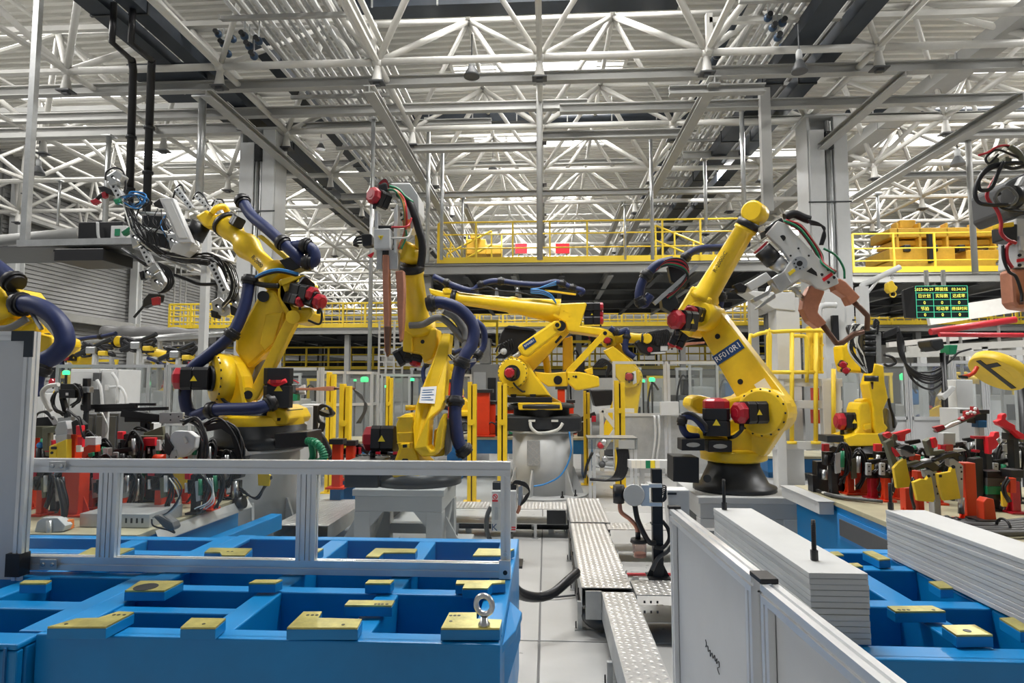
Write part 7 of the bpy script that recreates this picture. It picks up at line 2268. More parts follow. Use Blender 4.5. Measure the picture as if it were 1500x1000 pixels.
for s, u, v, sz in (('2023-06-29', .16, .11, .105), ('焊装线', .5, .11, .11), ('02:34:30', .83, .11, .105), ('日计划', .16, .32, .11), ('实际数', .5, .32, .11), ('达成率', .83, .32, .11),
     ('0', .16, .53, .12), ('0', .5, .53, .12), ('0', .83, .53, .12), ('节拍', .16, .72, .11), ('可动率', .5, .72, .11), ('停线时间', .83, .72, .10), ('0', .16, .91, .12), ('0', .5, .91, .12), ('0', .83, .91, .12)):
 text(s, sz * .74, (a.x + u * W_, Yb - .004, a.z - v * H_), (1, 0, 0), (0, 0, 1), 'screen_text', bd)
for u in (.25, .58):
 MB().cyl((a.x + u * W_, Yb + .05, a.z), (a.x + u * W_, Yb + .05, Q(1370, 395, Yb).z), .04, n=8).build('hanger', 'beam_grey', t)
# ---- yellow hoist hook on a swing arm
t = thing('jib_hoist', 'small yellow chain hoist on a pale swing arm, left of the display board', 'hoist', Q(1307, 430, 11))
MB().tube([Q(1268, 436, 11), Q(1263, 418, 11), Q(1275, 412, 11), Q(1318, 391, 11)], .05, 10, 2).build('jib_arm', 'light_grey', t)
MB().cyl(Q(1270, 430, 11), Q(1290, 405, 11), .025, n=8).build('jib_strut', 'light_grey', t)
p = Q(1262, 420, 11)
MB().beam((p.x, 11, 0), (p.x, 11, p.z), .16, .16, up=Vector((0, 1, 0))).build('jib_post', 'light_grey', t)
m = MB()
for k in range(4):
 m.ring(Q(1307, 398 + 3 * k, 11), (1, k % 2, 0), .022, .006, 10, 5)
m.build('chain', 'steel', t, kind='stuff')
MB().slab([Q(1300, 414, 11), Q(1308, 410, 11), Q(1312, 417, 11), Q(1316, 420, 11), Q(1314, 426, 11), Q(1304, 429, 11), Q(1300, 424, 11)], Vector((0, .12, 0))).build('hoist_body', 'plate_yellow', t, bevel=.02)
MB().ring(Q(1308, 431, 11.05), (0, 1, 0), .05, .012, 14, 6).build('hook', 'plate_yellow', t)
# ---- yellow disc with a black T, right edge
Yd = 6.6
t = thing('round_guard', 'tilted yellow round guard with a black T mark, near the right edge', 'guard', Q(1462, 545, Yd))
kd = K(t, 1250, 380, 4.168, Yd)
cen = kd.p(885, 680)
e1 = (kd.p(1010, 770) - kd.p(760, 590)).normalized()
e2 = (Vector((0, .75, 0)) + kd.p(760, 650) - kd.p(785, 615))
e2 = (e2 - e1 * e2.dot(e1)).normalized()
rr = (kd.p(1015, 775) - kd.p(752, 585)).length / 2
nn = e1.cross(e2).normalized()
if nn.z > 0:
 nn = -nn
axn = (nn + (CAM - cen).normalized() * .10).normalized()
MB().lathe([(rr * .97, -.055), (rr, -.045), (rr, .035), (rr * .97, .045)], cen, axn, 40).build('disc', 'plate_yellow', t, bevel=.004)
MB().lathe([(rr * .55, .045), (rr * .55, .0465)], cen, axn, 30).build('disc_face', 'plate_yellow', t)
f1 = (e1 - axn * e1.dot(axn)).normalized()
f2 = axn.cross(f1)
q0 = cen + axn * .048
MB().beam(q0 - f1 * .22, q0 + f1 * .22, .055, .006, up=axn).build('mark', 'black', t)
MB().beam(q0 - f1 * .12 - f2 * .02, q0 - f1 * .12 + f2 * .16, .05, .0058, up=axn).build('mark', 'black', t)
hose(t, [kd.p(755, 655, -.02), kd.p(735, 690, -.03), kd.p(700, 710, -.03), kd.p(670, 715, -.03)], .02, 'orange', nm='handle_arm', n=8)
kd.slab('handle_grip', 'black', [(655, 705), (700, 710), (705, 728), (660, 722)], -.05, .05, .006)
MB().cyl(cen - axn * .05, (cen - axn * .05) + Vector((.5, .4, -.1)), .03, n=8).build('support_arm', 'dark_metal', t)
pp = (cen - axn * .05) + Vector((.5, .4, -.1))
MB().cyl((pp.x, pp.y, 0), pp, .05, n=10).build('support_post', 'dark_metal', t)
# ---- hose pole and drooping black hoses at right
Yh = 8.3
t = thing('hose_pole', 'black pole with drooping black hoses looped to the stud head', 'pole', Q(1381, 700, Yh))
kh = K(t, 1250, 380, 4.168, Yh)
a = kh.p(545, 570)
MB().cyl((a.x, Yh, 0), (a.x, Yh, a.z), .035, n=12).build('pole', 'black', t)
MB().bx(a.x - .15, a.x + .15, Yh - .15, Yh + .15, 0, .02).build('pole_foot', 'dark_metal', t)
for k, z in enumerate((0, 1, 2, 3.4, 6)):
 kh.tube('black_hose', 'cable_black', [(180, 455 + 4 * k, 0), (240, 430 + 6 * k, 0), (275, 420 + 5 * k, 0), (272 + 8 * k, 500, .02 * k), (290 + 5 * k, 590, 0), (345, 660 + 8 * z, .02 * k), (420, 700 + 13 * z, 0), (500, 705 + 13 * z, 0), (560, 650 + 10 * z, 0), (578 - 8 * k, 580, 0)], 7, n=8)
kh.tube('black_hose', 'cable_black', [(400, 690, 0), (500, 680, 0), (590, 620, 0), (640, 570, 0), (720, 545, 0)], 6, n=7)
kh.slab('pole_head', 'dark_metal', [(470, 490), (550, 480), (560, 540), (520, 560), (480, 530)], -.1, .3, .02)
kh.slab('green_box', 'hose_green', [(585, 520), (640, 520), (630, 580), (590, 580)], 0, .2, .01)
kh.tube('black_hose', 'cable_black', [(545, 850, 0), (550, 900, 0), (600, 960, 0), (640, 990, 0)], 7, n=7)
kh.slab('lamp_arm', 'light_grey', [(540, 830), (605, 770), (628, 778), (622, 800), (560, 860)], -.05, .12, .01)
ped = cabinet('pale pedestal box with a handle lamp, right of the black hose pole', 1400, 1425, 556, 8.7, dp=.3, detail=False, door=False, name='machine_post')
cabinet('white machine column behind the red-padded tilted clamp', 1403, 1432, 598, 7.6, dp=.35, mt='grey_paint', detail=False, door=False, name='machine_post')
# ---- red pipes and pale beams far right
for n_, (x0, y0, x1, y1, Y, r, lab) in enumerate(((1363, 486, 1487, 468, 14.0, .075, 'thick red pipe at far right, upper one sloping up'), (1376, 490, 1530, 491, 13.6, .05, 'red pipe at far right, level one below it'))):
 t = thing('red_pipe', lab, 'pipe', Q(x0, y0, Y))
 MB().cyl(Q(x0, y0, Y), Q(x1, y1, Y), r, n=12).build('pipe_run', 'hose_red', t)
 for u in (.2, .8):
  p = Q(x0, y0, Y).lerp(Q(x1, y1, Y), u)
  MB().cyl((p.x, p.y, 0), p, .03, n=6).build('pipe_stand', 'beam_grey', t)
t = thing('pale_conveyor', 'pale steel conveyor beams running away at far right under the platform', 'conveyor', Q(1450, 510, 13))
for (x0, y0, x1, y1, Y, wd) in ((1330, 512, 1560, 500, 13, .14), (1360, 470, 1560, 440, 16, .22), (1300, 520, 1560, 515, 12.5, .1), (1380, 455, 1560, 428, 17, .2), (1300, 505, 1430, 492, 15, .12)):
 MB().beam(Q(x0, y0, Y), Q(x1, y1, Y), .12, wd).build('conveyor_beam', 'truss_white', t)
for x, Y in ((1350, 13), (1440, 13), (1490, 13), (1420, 16), (1495, 16)):
 p = Q(x, 515, Y)
 MB().beam((p.x, Y, 0), (p.x, Y, p.z + .1), .12, .12, up=Vector((0, 1, 0))).build('conveyor_leg', 'light_grey', t)
# ---- shelf and dark box at upper left, carried on steel posts
t = thing('hanging_shelf', 'steel shelf hung from the roof on a square post, at upper left', 'shelf', Q(100, 358, 8.2))
a = Q(36, 360, 8.2)
MB().beam((a.x, 8.2, a.z), (a.x, 8.2, 7.6), .085, .085, up=Vector((0, 1, 0))).build('hanger_post', 'galvanised', t)
p0, p1 = Q(28, 357, 8.2), Q(212, 353, 8.2)
MB().beam(p0, p1, .09, .09).build('front_rail', 'galvanised', t)
MB().beam(p0 + Vector((-.6, 1.2, .1)), p1 + Vector((-.3, 1.2, .05)), .09, .09).build('rear_rail', 'galvanised', t)
MB().beam(p0 + Vector((0, 0.05, 0)), p0 + Vector((-.6, 1.2, .1)), .08, .08).build('side_rail', 'galvanised', t)
MB().slab([p0 + Vector((-2, 0, -.06)), p1 + Vector((0, 0, -.06)), p1 + Vector((-.3, 1.2, -.03)), p0 + Vector((-2.6, 1.2, -.03))], Vector((0, 0, .02))).build('shelf_plate', 'dark_grey', t)  # plate coloured dark grey to stand in for the shadow below the rail
MB().cyl(Q(-40, 356, 9.3), Q(118, 341, 9.3), .09, n=14).build('air_tube', 'beam_grey', t)
for x in (300, 287):
 a, b = Q(x, 420, 9.9), Q(x, 540, 9.9)
 MB().beam((a.x, 9.9 + .3 * (x == 287), 0), (a.x, 9.9 + .3 * (x == 287), 4.2), .10, .10, up=Vector((0, 1, 0))).build('floor_post', 'light_grey', t)
MB().beam(Q(200, 372, 9.4), Q(330, 385, 9.9), .10, .12).build('floor_post_tie', 'galvanised', t)
a, b = Q(115, 325, 8.5), Q(178, 354, 8.5)
t = thing('equipment_box', 'black equipment box with a grey keypad, on the upper left shelf', 'box', (a.x, 8.5, b.z))
MB().bx(a.x, b.x, 8.5, 9.1, p0.z + .05, a.z).build('housing', 'black', t, bevel=.01)
c, d = Q(164, 331, 8.4), Q(186, 353, 8.4)
kp = MB().bx(c.x, d.x, 8.38, 8.5, max(d.z, p0.z + .05), c.z).build('keypad', 'light_grey', t, bevel=.006)
c, d = Q(168, 335, 8.37), Q(175, 345, 8.37)
MB().bx(c.x, d.x, 8.372, 8.379, d.z, c.z).build('keypad_screen', 'hose_green', kp)
MB().bx(c.x - .02, d.x + .02, 8.372, 8.379, d.z - .09, d.z - .05).build('keypad_label', 'label_blue', kp)
MB().tube([Q(143, 325, 8.45), Q(144, 345, 8.45), Q(148, 353, 8.45)], .02, 7).build('box_cable', 'grey_paint', t)
t = thing('lower_box', 'dark box slung below the upper left shelf', 'box', Q(150, 370, 8.6))
a, b = Q(114, 362, 8.6), Q(182, 380, 8.6)
MB().bx(a.x, b.x, 8.17, 8.8, Q(150, 381, 8.17).z, p0.z - .085).build('housing', 'black', t, bevel=.01)
for x in (120, 175):
 p = Q(x, 362, 8.8)
 MB().cyl((p.x, 8.3, p0.z - .1), (p.x, 8.3, p0.z - .07), .02, n=6).build('sling', 'dark_metal', t)
# grey wrapped bundle and far robots' rail at left
t = thing('wrapped_duct', 'dark grey wrapped duct lying across behind the left fence', 'duct', Q(230, 490, 16))
MB().tube([Q(152, 487, 16), Q(200, 488, 16), Q(260, 490, 16), Q(312, 494, 16)], lambda u: .19 + .02 * math.sin(u * 31), 14, 8).build('wrapping', 'wrap_grey', t)
for x in (165, 235, 300):
 p = Q(x, 498, 16)
 MB().cyl((p.x, 16, 0), (p.x, 16, p.z), .06, n=8).build('support_post', 'beam_grey', t)
t = thing('overhead_rail', 'grey overhead rail pipe at left beneath the wrapped duct', 'pipe', Q(180, 500, 13))
MB().cyl(Q(95, 505, 13), Q(330, 488, 13), .07, n=10).build('rail_pipe', 'galvanised', t)
for x in (110, 200, 290):
 p = Q(x, 505, 13)
 MB().cyl((p.x, 13, 0), (p.x, 13, p.z), .04, n=8).build('support_post', 'beam_grey', t)
# far dark gun cluster left above the cabinets
for n_, (x, y, Y, w_) in enumerate(((140, 512, 12, 'left'), (205, 505, 12, 'middle'), (262, 518, 12, 'right'))):
 t = thing('gun_cluster', 'tangle of black weld tools and hoses over the left cabinets, %s one' % w_, 'tools', Q(x, y, Y))
 for k in range(7):
  MB().tube([Q(x + R.uniform(-26, 26), y + R.uniform(-12, 10), Y) for _ in range(4)], R.uniform(.02, .04), 6, 5).build('tool_hose', 'cable_black', t)
 MB().cyl(Q(x - 28, y + 8, Y), Q(x + 24, y - 16, Y), .05, n=8).build('tool_bar', 'dark_metal', t)
 MB().bx(Q(x - 10, y, Y).x, Q(x + 4, y, Y).x, Y - .1, Y + .1, Q(x, y + 6, Y).z, Q(x, y - 4, Y).z).build('tool_body', 'galvanised', t, bevel=.02)
 MB().bx(Q(x + 8, y, Y).x, Q(x + 20, y, Y).x, Y - .1, Y + .1, Q(x, y + 9, Y).z, Q(x, y + 2, Y).z).build('tool_body', 'plate_yellow', t, bevel=.02)
 p = Q(x, y + 6, Y)
 MB().cyl((p.x, Y, 0), (p.x, Y, p.z), .06, n=8).build('tool_stand', 'light_grey', t)
# dark tool mass behind the middle robot (unfinished body side on a hanger)
t = thing('dark_body_panel', 'dark car body side on a jig, seen behind the middle robot', 'car body', Q(745, 500, 13.5))
kb = K(t, 690, 400, 4.167, 13.5)
kb.slab('body_side', 'black', [(180, 370), (200, 340), (260, 318), (330, 330), (400, 350), (330, 440), (260, 500), (180, 470), (165, 420)], 0, .3, .03)
kb.slab('roof_arch', 'dark_metal', [(200, 335), (230, 318), (380, 335), (395, 352), (250, 340)], -.1, .2, .01)
for k in range(6):
 kb.tube('jig_hose', 'cable_black', [(150 + 20 * k, 480, -.1), (170 + 15 * k, 440 - 8 * k, -.12), (200 + 12 * k, 470, -.1), (150 + 10 * k, 520, -.1)], 5, n=6)
kb.ball('jig_disc', 'light_grey', (200, 478, -.15), 20)
p = kb.p(250, 470)
MB().cyl((p.x, 13.6, 0), (p.x, 13.6, p.z), .08, n=8).build('jig_stand', 'beam_grey', t)
opost(662, 560, 640, 11.5, .12, 'orange clamp post behind the blue hose of the tall robot')
# green corrugated hose by the left pedestal
t = thing('green_hose', 'bright green corrugated hose coiled right of the left pedestal', 'hose', Q(460, 660, 6.9))
m = MB()
pts = [Q(452, 646, 5.8), Q(462, 648, 5.7), Q(472, 660, 5.7), Q(474, 672, 5.7), Q(464, 678, 5.7), Q(448, 679, 5.75), Q(436, 679, 5.8)]
m.tube(pts, .035, 10, 8)
P_ = m.path
m.build('hose_run', 'hose_green', t)
m = MB()
for i in range(0, len(P_) - 1, 2):
 d_ = (P_[i + 1] - P_[i]).normalized()
 m.cyl(P_[i] - d_ * .006, P_[i] + d_ * .006, .040, n=10)
m.build('hose_ribs', 'hose_green', t, kind='stuff')
MB().tube([Q(456, 650, 5.75), Q(458, 668, 5.75), Q(452, 682, 5.8), Q(448, 700, 5.8), Vector((Q(448, 700, 5.8).x, 5.8, .37))], .03, 10).build('hose_run', 'hose_green', t)
# post with black gun right of the left robot
t = thing('tool_post', 'black tool post with a grey gun and thick hoses, right of the left robot', 'post', Q(462, 640, 7.6))
p = Q(463, 594, 7.6)
MB().beam((p.x, 7.6, 0), (p.x, 7.6, p.z), .05, .05, up=Vector((0, 1, 0))).build('post', 'black', t)
kt = K(t, 400, 520, 5, 7.6)
kt.slab('gun_body', 'dark_metal', [(320, 405), (400, 400), (425, 430), (400, 460), (340, 445)], -.1, .2, .02)
kt.slab('gun_nose', 'steel', [(330, 402), (400, 405), (415, 430), (385, 425)], -.12, .1, .01)
for k in range(5):
 kt.tube('black_hose', 'cable_black', [(330 + 8 * k, 560, -.1), (350 + 6 * k, 500, -.1), (330, 450 + 8 * k, -.1), (345, 370 + 6 * k, -.1), (400, 375, -.1), (430, 400 + 10 * k, -.1)], 9, n=7)
for k in range(3):
 kt.tube('black_hose', 'cable_black', [(320 + 14 * k, 580, -.1), (370 + 10 * k, 640, -.1), (420 + 10 * k, 760, -.1), (440, 800, -.1)], 16, n=8)
# copper gun arm pointing right from behind the left robot
t = thing('weld_gun', 'long level copper gun arm with a green valve, right of the left robot', 'weld gun', Q(470, 570, 8.4))
kc = K(t, 400, 520, 5, 8.4)
kc.slab('gun_body', 'dark_grey', [(95, 220), (165, 215), (170, 275), (95, 275)], 0, .2, .01)
kc.slab('gun_frame', 'light_grey', [(100, 270), (230, 215), (235, 290), (110, 292)], .1, .05, .01)
kc.slab('copper_arm', 'copper', [(165, 240), (300, 238), (400, 228), (440, 228), (440, 258), (400, 262), (300, 258), (165, 258)], -.02, .1, .008)
kc.cyl('electrode_holder', 'dark_copper', (440, 244, .03), (600, 243, .03), 9, n=10)
kc.slab('valve', 'hose_green', [(125, 285), (175, 285), (175, 335), (130, 335)], 0, .12, .01)
kc.tube('red_cable', 'hose_red', [(100, 190, 0), (150, 185, 0), (190, 205, 0)], 5)
for k in range(4):
 kc.tube('black_hose', 'dark_grey', [(590, 250, .03), (625 + 10 * k, 300, .03), (690 - 8 * k, 370 + 10 * k, .03), (640 - 10 * k, 500, .03)], 4, n=6)
pp = kc.p(130, 275, .1)
MB().cyl((pp.x, pp.y, 0), pp, .05, n=8).build('gun_stand', 'light_grey', t)
# machines standing far behind the fences
for k, (x0, x1, yt, Y, mt, kind) in enumerate(((60, 96, 520, 19, 'light_grey', 0), (128, 170, 528, 20, 'truss_white', 1), (205, 246, 524, 19, 'beam_grey', 0), (258, 300, 530, 21, 'light_grey', 1), (345, 388, 512, 24, 'beam_grey', 1), (398, 440, 548, 18, 'truss_white', 0), (448, 482, 556, 19, 'light_grey', 1), (600, 640, 540, 18, 'truss_white', 0),
                                               (690, 730, 470, 20, 'beam_grey', 1), (835, 866, 500, 19, 'light_grey', 1), (905, 940, 540, 17, 'beam_grey', 0), (948, 980, 552, 18, 'light_grey', 1), (990, 1030, 540, 19, 'dark_grey', 0), (1050, 1092, 545, 18, 'truss_white', 1), (1232, 1262, 520, 17, 'light_grey', 0), (1275, 1310, 548, 16, 'dark_grey', 1), (1322, 1360, 556, 17, 'truss_white', 0), (1440, 1490, 535, 18, 'beam_grey', 1))):
 a, b = Q(x0, yt, Y), Q(x1, yt, Y)
 t = thing('far_machine', 'distant %s machine behind the fences, number %s counted from the left' % ({'light_grey': 'pale grey', 'truss_white': 'white', 'beam_grey': 'grey', 'dark_grey': 'dark'}[mt], k + 1 if k > 13 else ordn[k]), 'machine', ((a.x + b.x) / 2, Y, 0))
 w_ = b.x - a.x
 MB().bx(a.x, b.x, Y, Y + .9, 0, a.z * .62).build('cabinet_body', mt, t, bevel=.02)
 MB().bx(a.x + w_ * .1, b.x - w_ * .45, Y - .03, Y, .15, a.z * .55).build('door', 'light_grey' if mt != 'light_grey' else 'grey_paint', t)
 MB().bx(b.x - w_ * .38, b.x - w_ * .08, Y - .03, Y, a.z * .3, a.z * .5).build('window', 'dark_metal', t)
 for x in (a.x + .05, b.x - .05):
  MB().beam((x, Y + .1, a.z * .62), (x, Y + .1, a.z), .07, .07, up=Vector((0, 1, 0))).build('frame_post', 'rail_yellow' if kind else 'light_grey', t)
 MB().beam((a.x, Y + .1, a.z), (b.x, Y + .1, a.z), .08, .08).build('frame_bar', 'rail_yellow' if kind else 'light_grey', t)
 MB().bx(a.x + w_ * .3, a.x + w_ * .7, Y + .1, Y + .5, a.z * .62, a.z * .85).build('top_unit', ('dark_metal', 'far_blue', 'galvanised')[k % 3], t, bevel=.03)
 MB().tube([(a.x + w_ * .5, Y - .02, a.z * .8), (a.x + w_ * .2, Y - .1, a.z * .9), (a.x, Y - .1, a.z * .6), (a.x + .05, Y - .05, .4)], .03, 6, 5).build('hose', 'cable_black', t)
# ================================================================== FIXTURE TABLES
ZTB = .72
def table(label, X0, X1, Y0_, Y1_, front_only=False):
 t = thing('fixture_table', label, 'fixture', ((X0 + X1) / 2, (Y0_ + Y1_) / 2, 0))
 MB().bx(X0, X1, Y0_, Y1_, ZTB - .035, ZTB).build('top_plate', 'table_top', t, bevel=.003)
 MB().bx(X0 + .01, X1 - .01, Y0_ + .01, Y1_ - .01, ZTB - .075, ZTB - .035).build('edge_plate', 'frame_blue', t)
 for x in (X0 + .12, (X0 + X1) / 2, X1 - .12):
  MB().bx(x - .07, x + .07, Y0_ + .06, Y1_ - .06, .28, ZTB - .075).build('long_beam', 'frame_blue', t, bevel=.006)
 for y in (Y0_ + .1, (Y0_ + Y1_) / 2, Y1_ - .1):
  MB().bx(X0 + .06, X1 - .06, y - .06, y + .06, .34, ZTB - .075).build('cross_beam', 'frame_blue', t, bevel=.006)
 for x in (X0 + .15, X1 - .15):
  for y in (Y0_ + .2, Y1_ - .2):
   MB().bx(x - .08, x + .08, y - .08, y + .08, .02, .34).build('leg', 'frame_blue', t)
   MB().bx(x - .13, x + .13, y - .13, y + .13, 0, .02).build('foot_plate', 'far_blue', t)
 return t
tL = table('blue fixture table with a beige top crowded with orange posts, at left behind the rail', -4.45, -2.42, 3.58, 4.95)
sk = MB()
sk.slab([(-2.42, 3.75, ZTB - .02), (-2.39, 3.75, ZTB - .085), (-2.34, 4.85, ZTB - .085), (-2.38, 4.85, ZTB - .02)], Vector((0, 0, .006)))
sk.build('splash_sheet', 'sheet_hatch', tL)
MB().beam((-2.40, 3.65, ZTB - .25), (-2.16, 4.9, ZTB - .20), .10, .12).build('outrigger', 'frame_blue', tL, bevel=.006)
MB().beam((-2.42, 3.66, ZTB - .10), (-1.95, 3.60, ZTB - .12), .14, .05).build('outrigger', 'frame_blue', tL, bevel=.006)
tR = table('blue fixture table with a beige top, at right behind the stacked sheets', 2.20, 5.8, 3.55, 5.68)
MB().bx(2.19, 2.20, 3.6, 4.85, .46, ZTB - .08).build('window_frame', 'hose_light_blue', tR)
MB().bx(2.18, 2.19, 3.66, 4.8, .49, ZTB - .11).build('side_window', 'dark_grey', tR)
for y in (3.9, 4.4, 5.2):
 MB().bx(2.0, 2.21, y - .05, y + .05, .0, .04).build('outrigger_foot', 'far_blue', tR)
 MB().slab([(2.02, y, .04), (2.21, y, .04), (2.21, y, .26)], Vector((0, .02, 0))).build('foot_rib', 'far_blue', tR)
MB().bx(2.205, 2.23, 3.6, 5.65, .26, ZTB - .075).build('side_plate', 'frame_blue', tR)
t = thing('cable_duct', 'light grey cable duct box along the left edge of the right fixture table', 'duct', (2.3, 5.2, .6))
MB().bx(2.08, 2.19, 4.9, 5.65, ZTB - .10, ZTB - .01).build('duct_body', 'light_grey', t, bevel=.004)
MB().bx(2.07, 2.192, 4.89, 5.66, ZTB - .01, ZTB).build('duct_lid', 'grey_paint', t)
class ST(K):
 """one clamp station on a fixture table; positions on the photo's own pixel grid at depth Y"""
 def __init__(s, lab, x, Y, name='clamp_station', cat='clamp', grp=None):
  p = Q(x, 700, Y)
  K.__init__(s, thing(name, lab, cat, (p.x, Y, ZTB), grp), 0, 0, 1, Y)
 def post(s, x0, x1, y0, mt='orange', dy=0.0, d=.07, base=True, nm='post'):
  a, b = s.p(x0, y0, dy), s.p(x1, y0, dy)
  w_ = b.x - a.x
  Y = s.Y + dy
  o = MB().bx(a.x, b.x, Y, Y + d, ZTB + (.014 if base else .002), a.z).build(nm, mt, s.t, bevel=.004)
  if base:
   MB().bx(a.x - w_ * .45, b.x + w_ * .45, Y - .03, Y + d + .03, ZTB + .001, ZTB + .014).build('base_plate', mt, s.t)
   g = MB()
   for sx, e in ((a.x, -1), (b.x, 1)):
    g = MB().slab([(sx, Y + d / 2 - .004, ZTB + .014), (sx + e * w_ * .4, Y + d / 2 - .004, ZTB + .014), (sx, Y + d / 2 - .004, ZTB + .014 + w_ * .9)], Vector((0, .008, 0)))
    g.build('gusset', mt, s.t)
  return o
 def q(s, nm, mt, x0, x1, y0, y1, dy=0.0, d=.06, bev=.004):
  return s.slab(nm, mt, [(x0, y0), (x1, y0), (x1, y1), (x0, y1)], dy, d, bev)
 def poly(s, nm, mt, pts, dy=0.0, d=.04, bev=.004):
  return s.slab(nm, mt, pts, dy, d, bev)
 def holes(s, o, pts, r=1.4, dy=-.001):
  for x, y in pts:
   s.cyl('hole', 'black', (x, y, dy - .001), (x, y, dy + .01), r, n=8, par=o)
 def cyl_v(s, x, y0, y1, r, mt='galvanised', dy=0.0, nm='cylinder'):
  s.cyl(nm, mt, (x, y1, dy), (x, y0, dy), r, n=12)
 def wires(s, pts, r=1.2, mt='cable_black', n=1, sp=3.0, dy=-.05):
  for k in range(n):
   s.tube('cable', mt, [(x + R.uniform(-sp, sp), y + R.uniform(-sp, sp), dy + .01 * k) for x, y in pts], r, n=6, sub=5)
 def feet(s, x, dy=0.03, w_=.05):
  """hidden stem down to the table top so that the unit stands"""
  a = s.p(x, 700, dy)
  return a
# ------------------------------------------------ left table
s = ST('thin orange post at the far left, blue valve bulb beside it', 44, 4.25)
s.post(39, 48, 637)
s.q('top_bracket', 'olive', 44, 66, 634, 641, -.01)
s.ball('valve_bulb', 'hose_light_blue', (59, 652, 0), 5)
s.cyl_v(58, 656, 706, 5, 'dark_metal')
s.poly('clamp_body', 'black', [(46, 622), (52, 612), (70, 610), (78, 622), (78, 634), (48, 634)], .02, .06)
s.poly('clamp_body', 'olive', [(50, 624), (74, 624), (74, 668), (66, 668), (64, 640), (50, 640)], -.01, .03)
s.wires([(48, 640), (52, 612), (66, 602), (78, 615)], 1.6, n=2)
s.q('pad_block', 'red', 65, 77, 645, 662, -.03)
s = ST('orange post with a bright yellow sensor cover and grey clamp head, left table', 102, 4.05)
s.post(91, 117, 684, d=.10)
s.post(104, 111, 636, base=False, dy=.02, nm='rear_post')
s.poly('sensor_cover', 'plate_yellow', [(72, 653), (83, 649), (97, 643), (97, 682), (72, 682)], -.08, .05)
s.poly('cover_face', 'plate_yellow', [(72, 654), (82, 651), (83, 682), (71, 682)], -.085, .006)
o = s.q('sensor_head', 'dark_metal', 74, 82, 654, 658, -.09, .01)
s.cyl('sensor_eye', 'black', (76, 663, -.092), (76, 663, -.08), 2, n=10)
s.poly('clamp_head', 'grey_paint', [(84, 618), (96, 616), (99, 628), (97, 640), (82, 640), (80, 630)], -.02, .06)
s.poly('clamp_plate', 'galvanised', [(80, 638), (98, 636), (98, 650), (82, 650)], -.03, .04)
s.poly('clamp_arm', 'olive', [(62, 626), (82, 624), (82, 634), (70, 634), (70, 660), (62, 660)], .02, .03)
s.poly('black_cover', 'black', [(104, 618), (112, 614), (120, 622), (116, 636), (106, 636)], -.02, .06)
o = s.q('locator_pad', 'bright_red', 111, 120, 623, 637, -.05, .03)
s.q('locator_pad', 'bright_red', 113, 120, 640, 655, -.04, .03)
s.holes(s.q('spacer', 'warm_white', 111, 118, 652, 662, -.05, .03), [(114, 657)])
s.wires([(90, 700), (98, 730), (97, 750), (85, 768), (70, 765)], 3.0, n=2, dy=-.1)
s.wires([(100, 600), (108, 606), (118, 615), (122, 640)], 1.2, n=3)
s = ST('orange hooked bracket between the yellow cover and the dark cabinet', 128, 4.3)
s.poly('hook_bracket', 'orange', [(111, 680), (113, 668), (121, 656), (130, 651), (140, 652), (140, 662), (130, 664), (126, 670), (124, 680)], -.02, .05)
s.post(112, 124, 679, mt='orange')
s.q('grey_block', 'light_grey', 124, 140, 640, 652, -.02, .06)
s.poly('green_pipe', 'hose_green', [(128, 664), (136, 662), (136, 668), (130, 670)], -.04, .02)
s.wires([(140, 680), (150, 668), (160, 672), (165, 690)], 1.6, n=3)
s.q('black_block', 'black', 140, 160, 668, 684, 0, .08)
s.q('chrome_block', 'steel', 150, 158, 656, 668, -.02, .05)
a = s.p(150, 684)
MB().bx(a.x - .03, a.x + .03, s.Y + .01, s.Y + .06, ZTB + .001, a.z).build('support', 'dark_metal', s.t)
s = ST('row of red pads on an olive bracket with a green post, before the dark cabinets', 205, 4.6)
s.q('bracket_bar', 'olive', 180, 238, 638, 644, -.02, .04)
s.poly('bracket_bar', 'olive', [(210, 634), (238, 624), (240, 640), (212, 644)], .02, .03)
for x0, x1, y0, y1 in ((181, 189, 643, 653), (201, 209, 645, 660), (210, 227, 641, 653)):
 s.q('locator_pad', 'bright_red', x0, x1, y0, y1, -.05, .04)
s.q('pad_carrier', 'light_grey', 190, 200, 644, 662, -.03, .04)
s.q('pad_carrier', 'light_grey', 227, 234, 644, 660, -.03, .04)
s.post(205, 211, 660, mt='hose_green', d=.03, nm='green_post')
s.cyl_v(197, 660, 676, 4, 'steel', -.02)
s.q('clamp_body', 'black', 212, 230, 655, 680, 0, .08)
s.q('clamp_body', 'black', 176, 190, 660, 682, 0, .08)
s.cyl('orange_drum', 'orange', (227, 673, -.05), (242, 673, -.05), 8, n=16)
s.post(214, 226, 680, mt='dark_metal', d=.06)
s.wires([(178, 668), (186, 662), (196, 665), (200, 678)], 1.3, n=4)
s.cyl_v(218, 655, 664, 2, 'steel', -.03, 'pin')
s.cyl_v(190, 658, 668, 2, 'steel', -.03, 'pin')
s = ST('light grey clamp with a black wedge and pale yellow cover, left table', 262, 4.45)
s.poly('clamp_body', 'light_grey', [(250, 636), (256, 631), (275, 632), (286, 640), (284, 656), (272, 668), (260, 672), (256, 662), (246, 660)], -.02, .07)
s.poly('clamp_wedge', 'black', [(241, 634), (247, 646), (253, 655), (247, 668), (240, 662)], -.04, .04)
pl_ = s.poly('clamp_plate', 'grey_paint', [(243, 662), (258, 658), (262, 676), (258, 684), (243, 682)], -.03, .04)
s.holes(pl_, [(248, 669), (248, 678), (258, 669)], 1.3, -.031)
s.poly('sensor_cover', 'plate_yellow', [(255, 674), (262, 670), (268, 674), (277, 677), (271, 716), (250, 717)], -.08, .03)
s.post(236, 250, 694, d=.06)
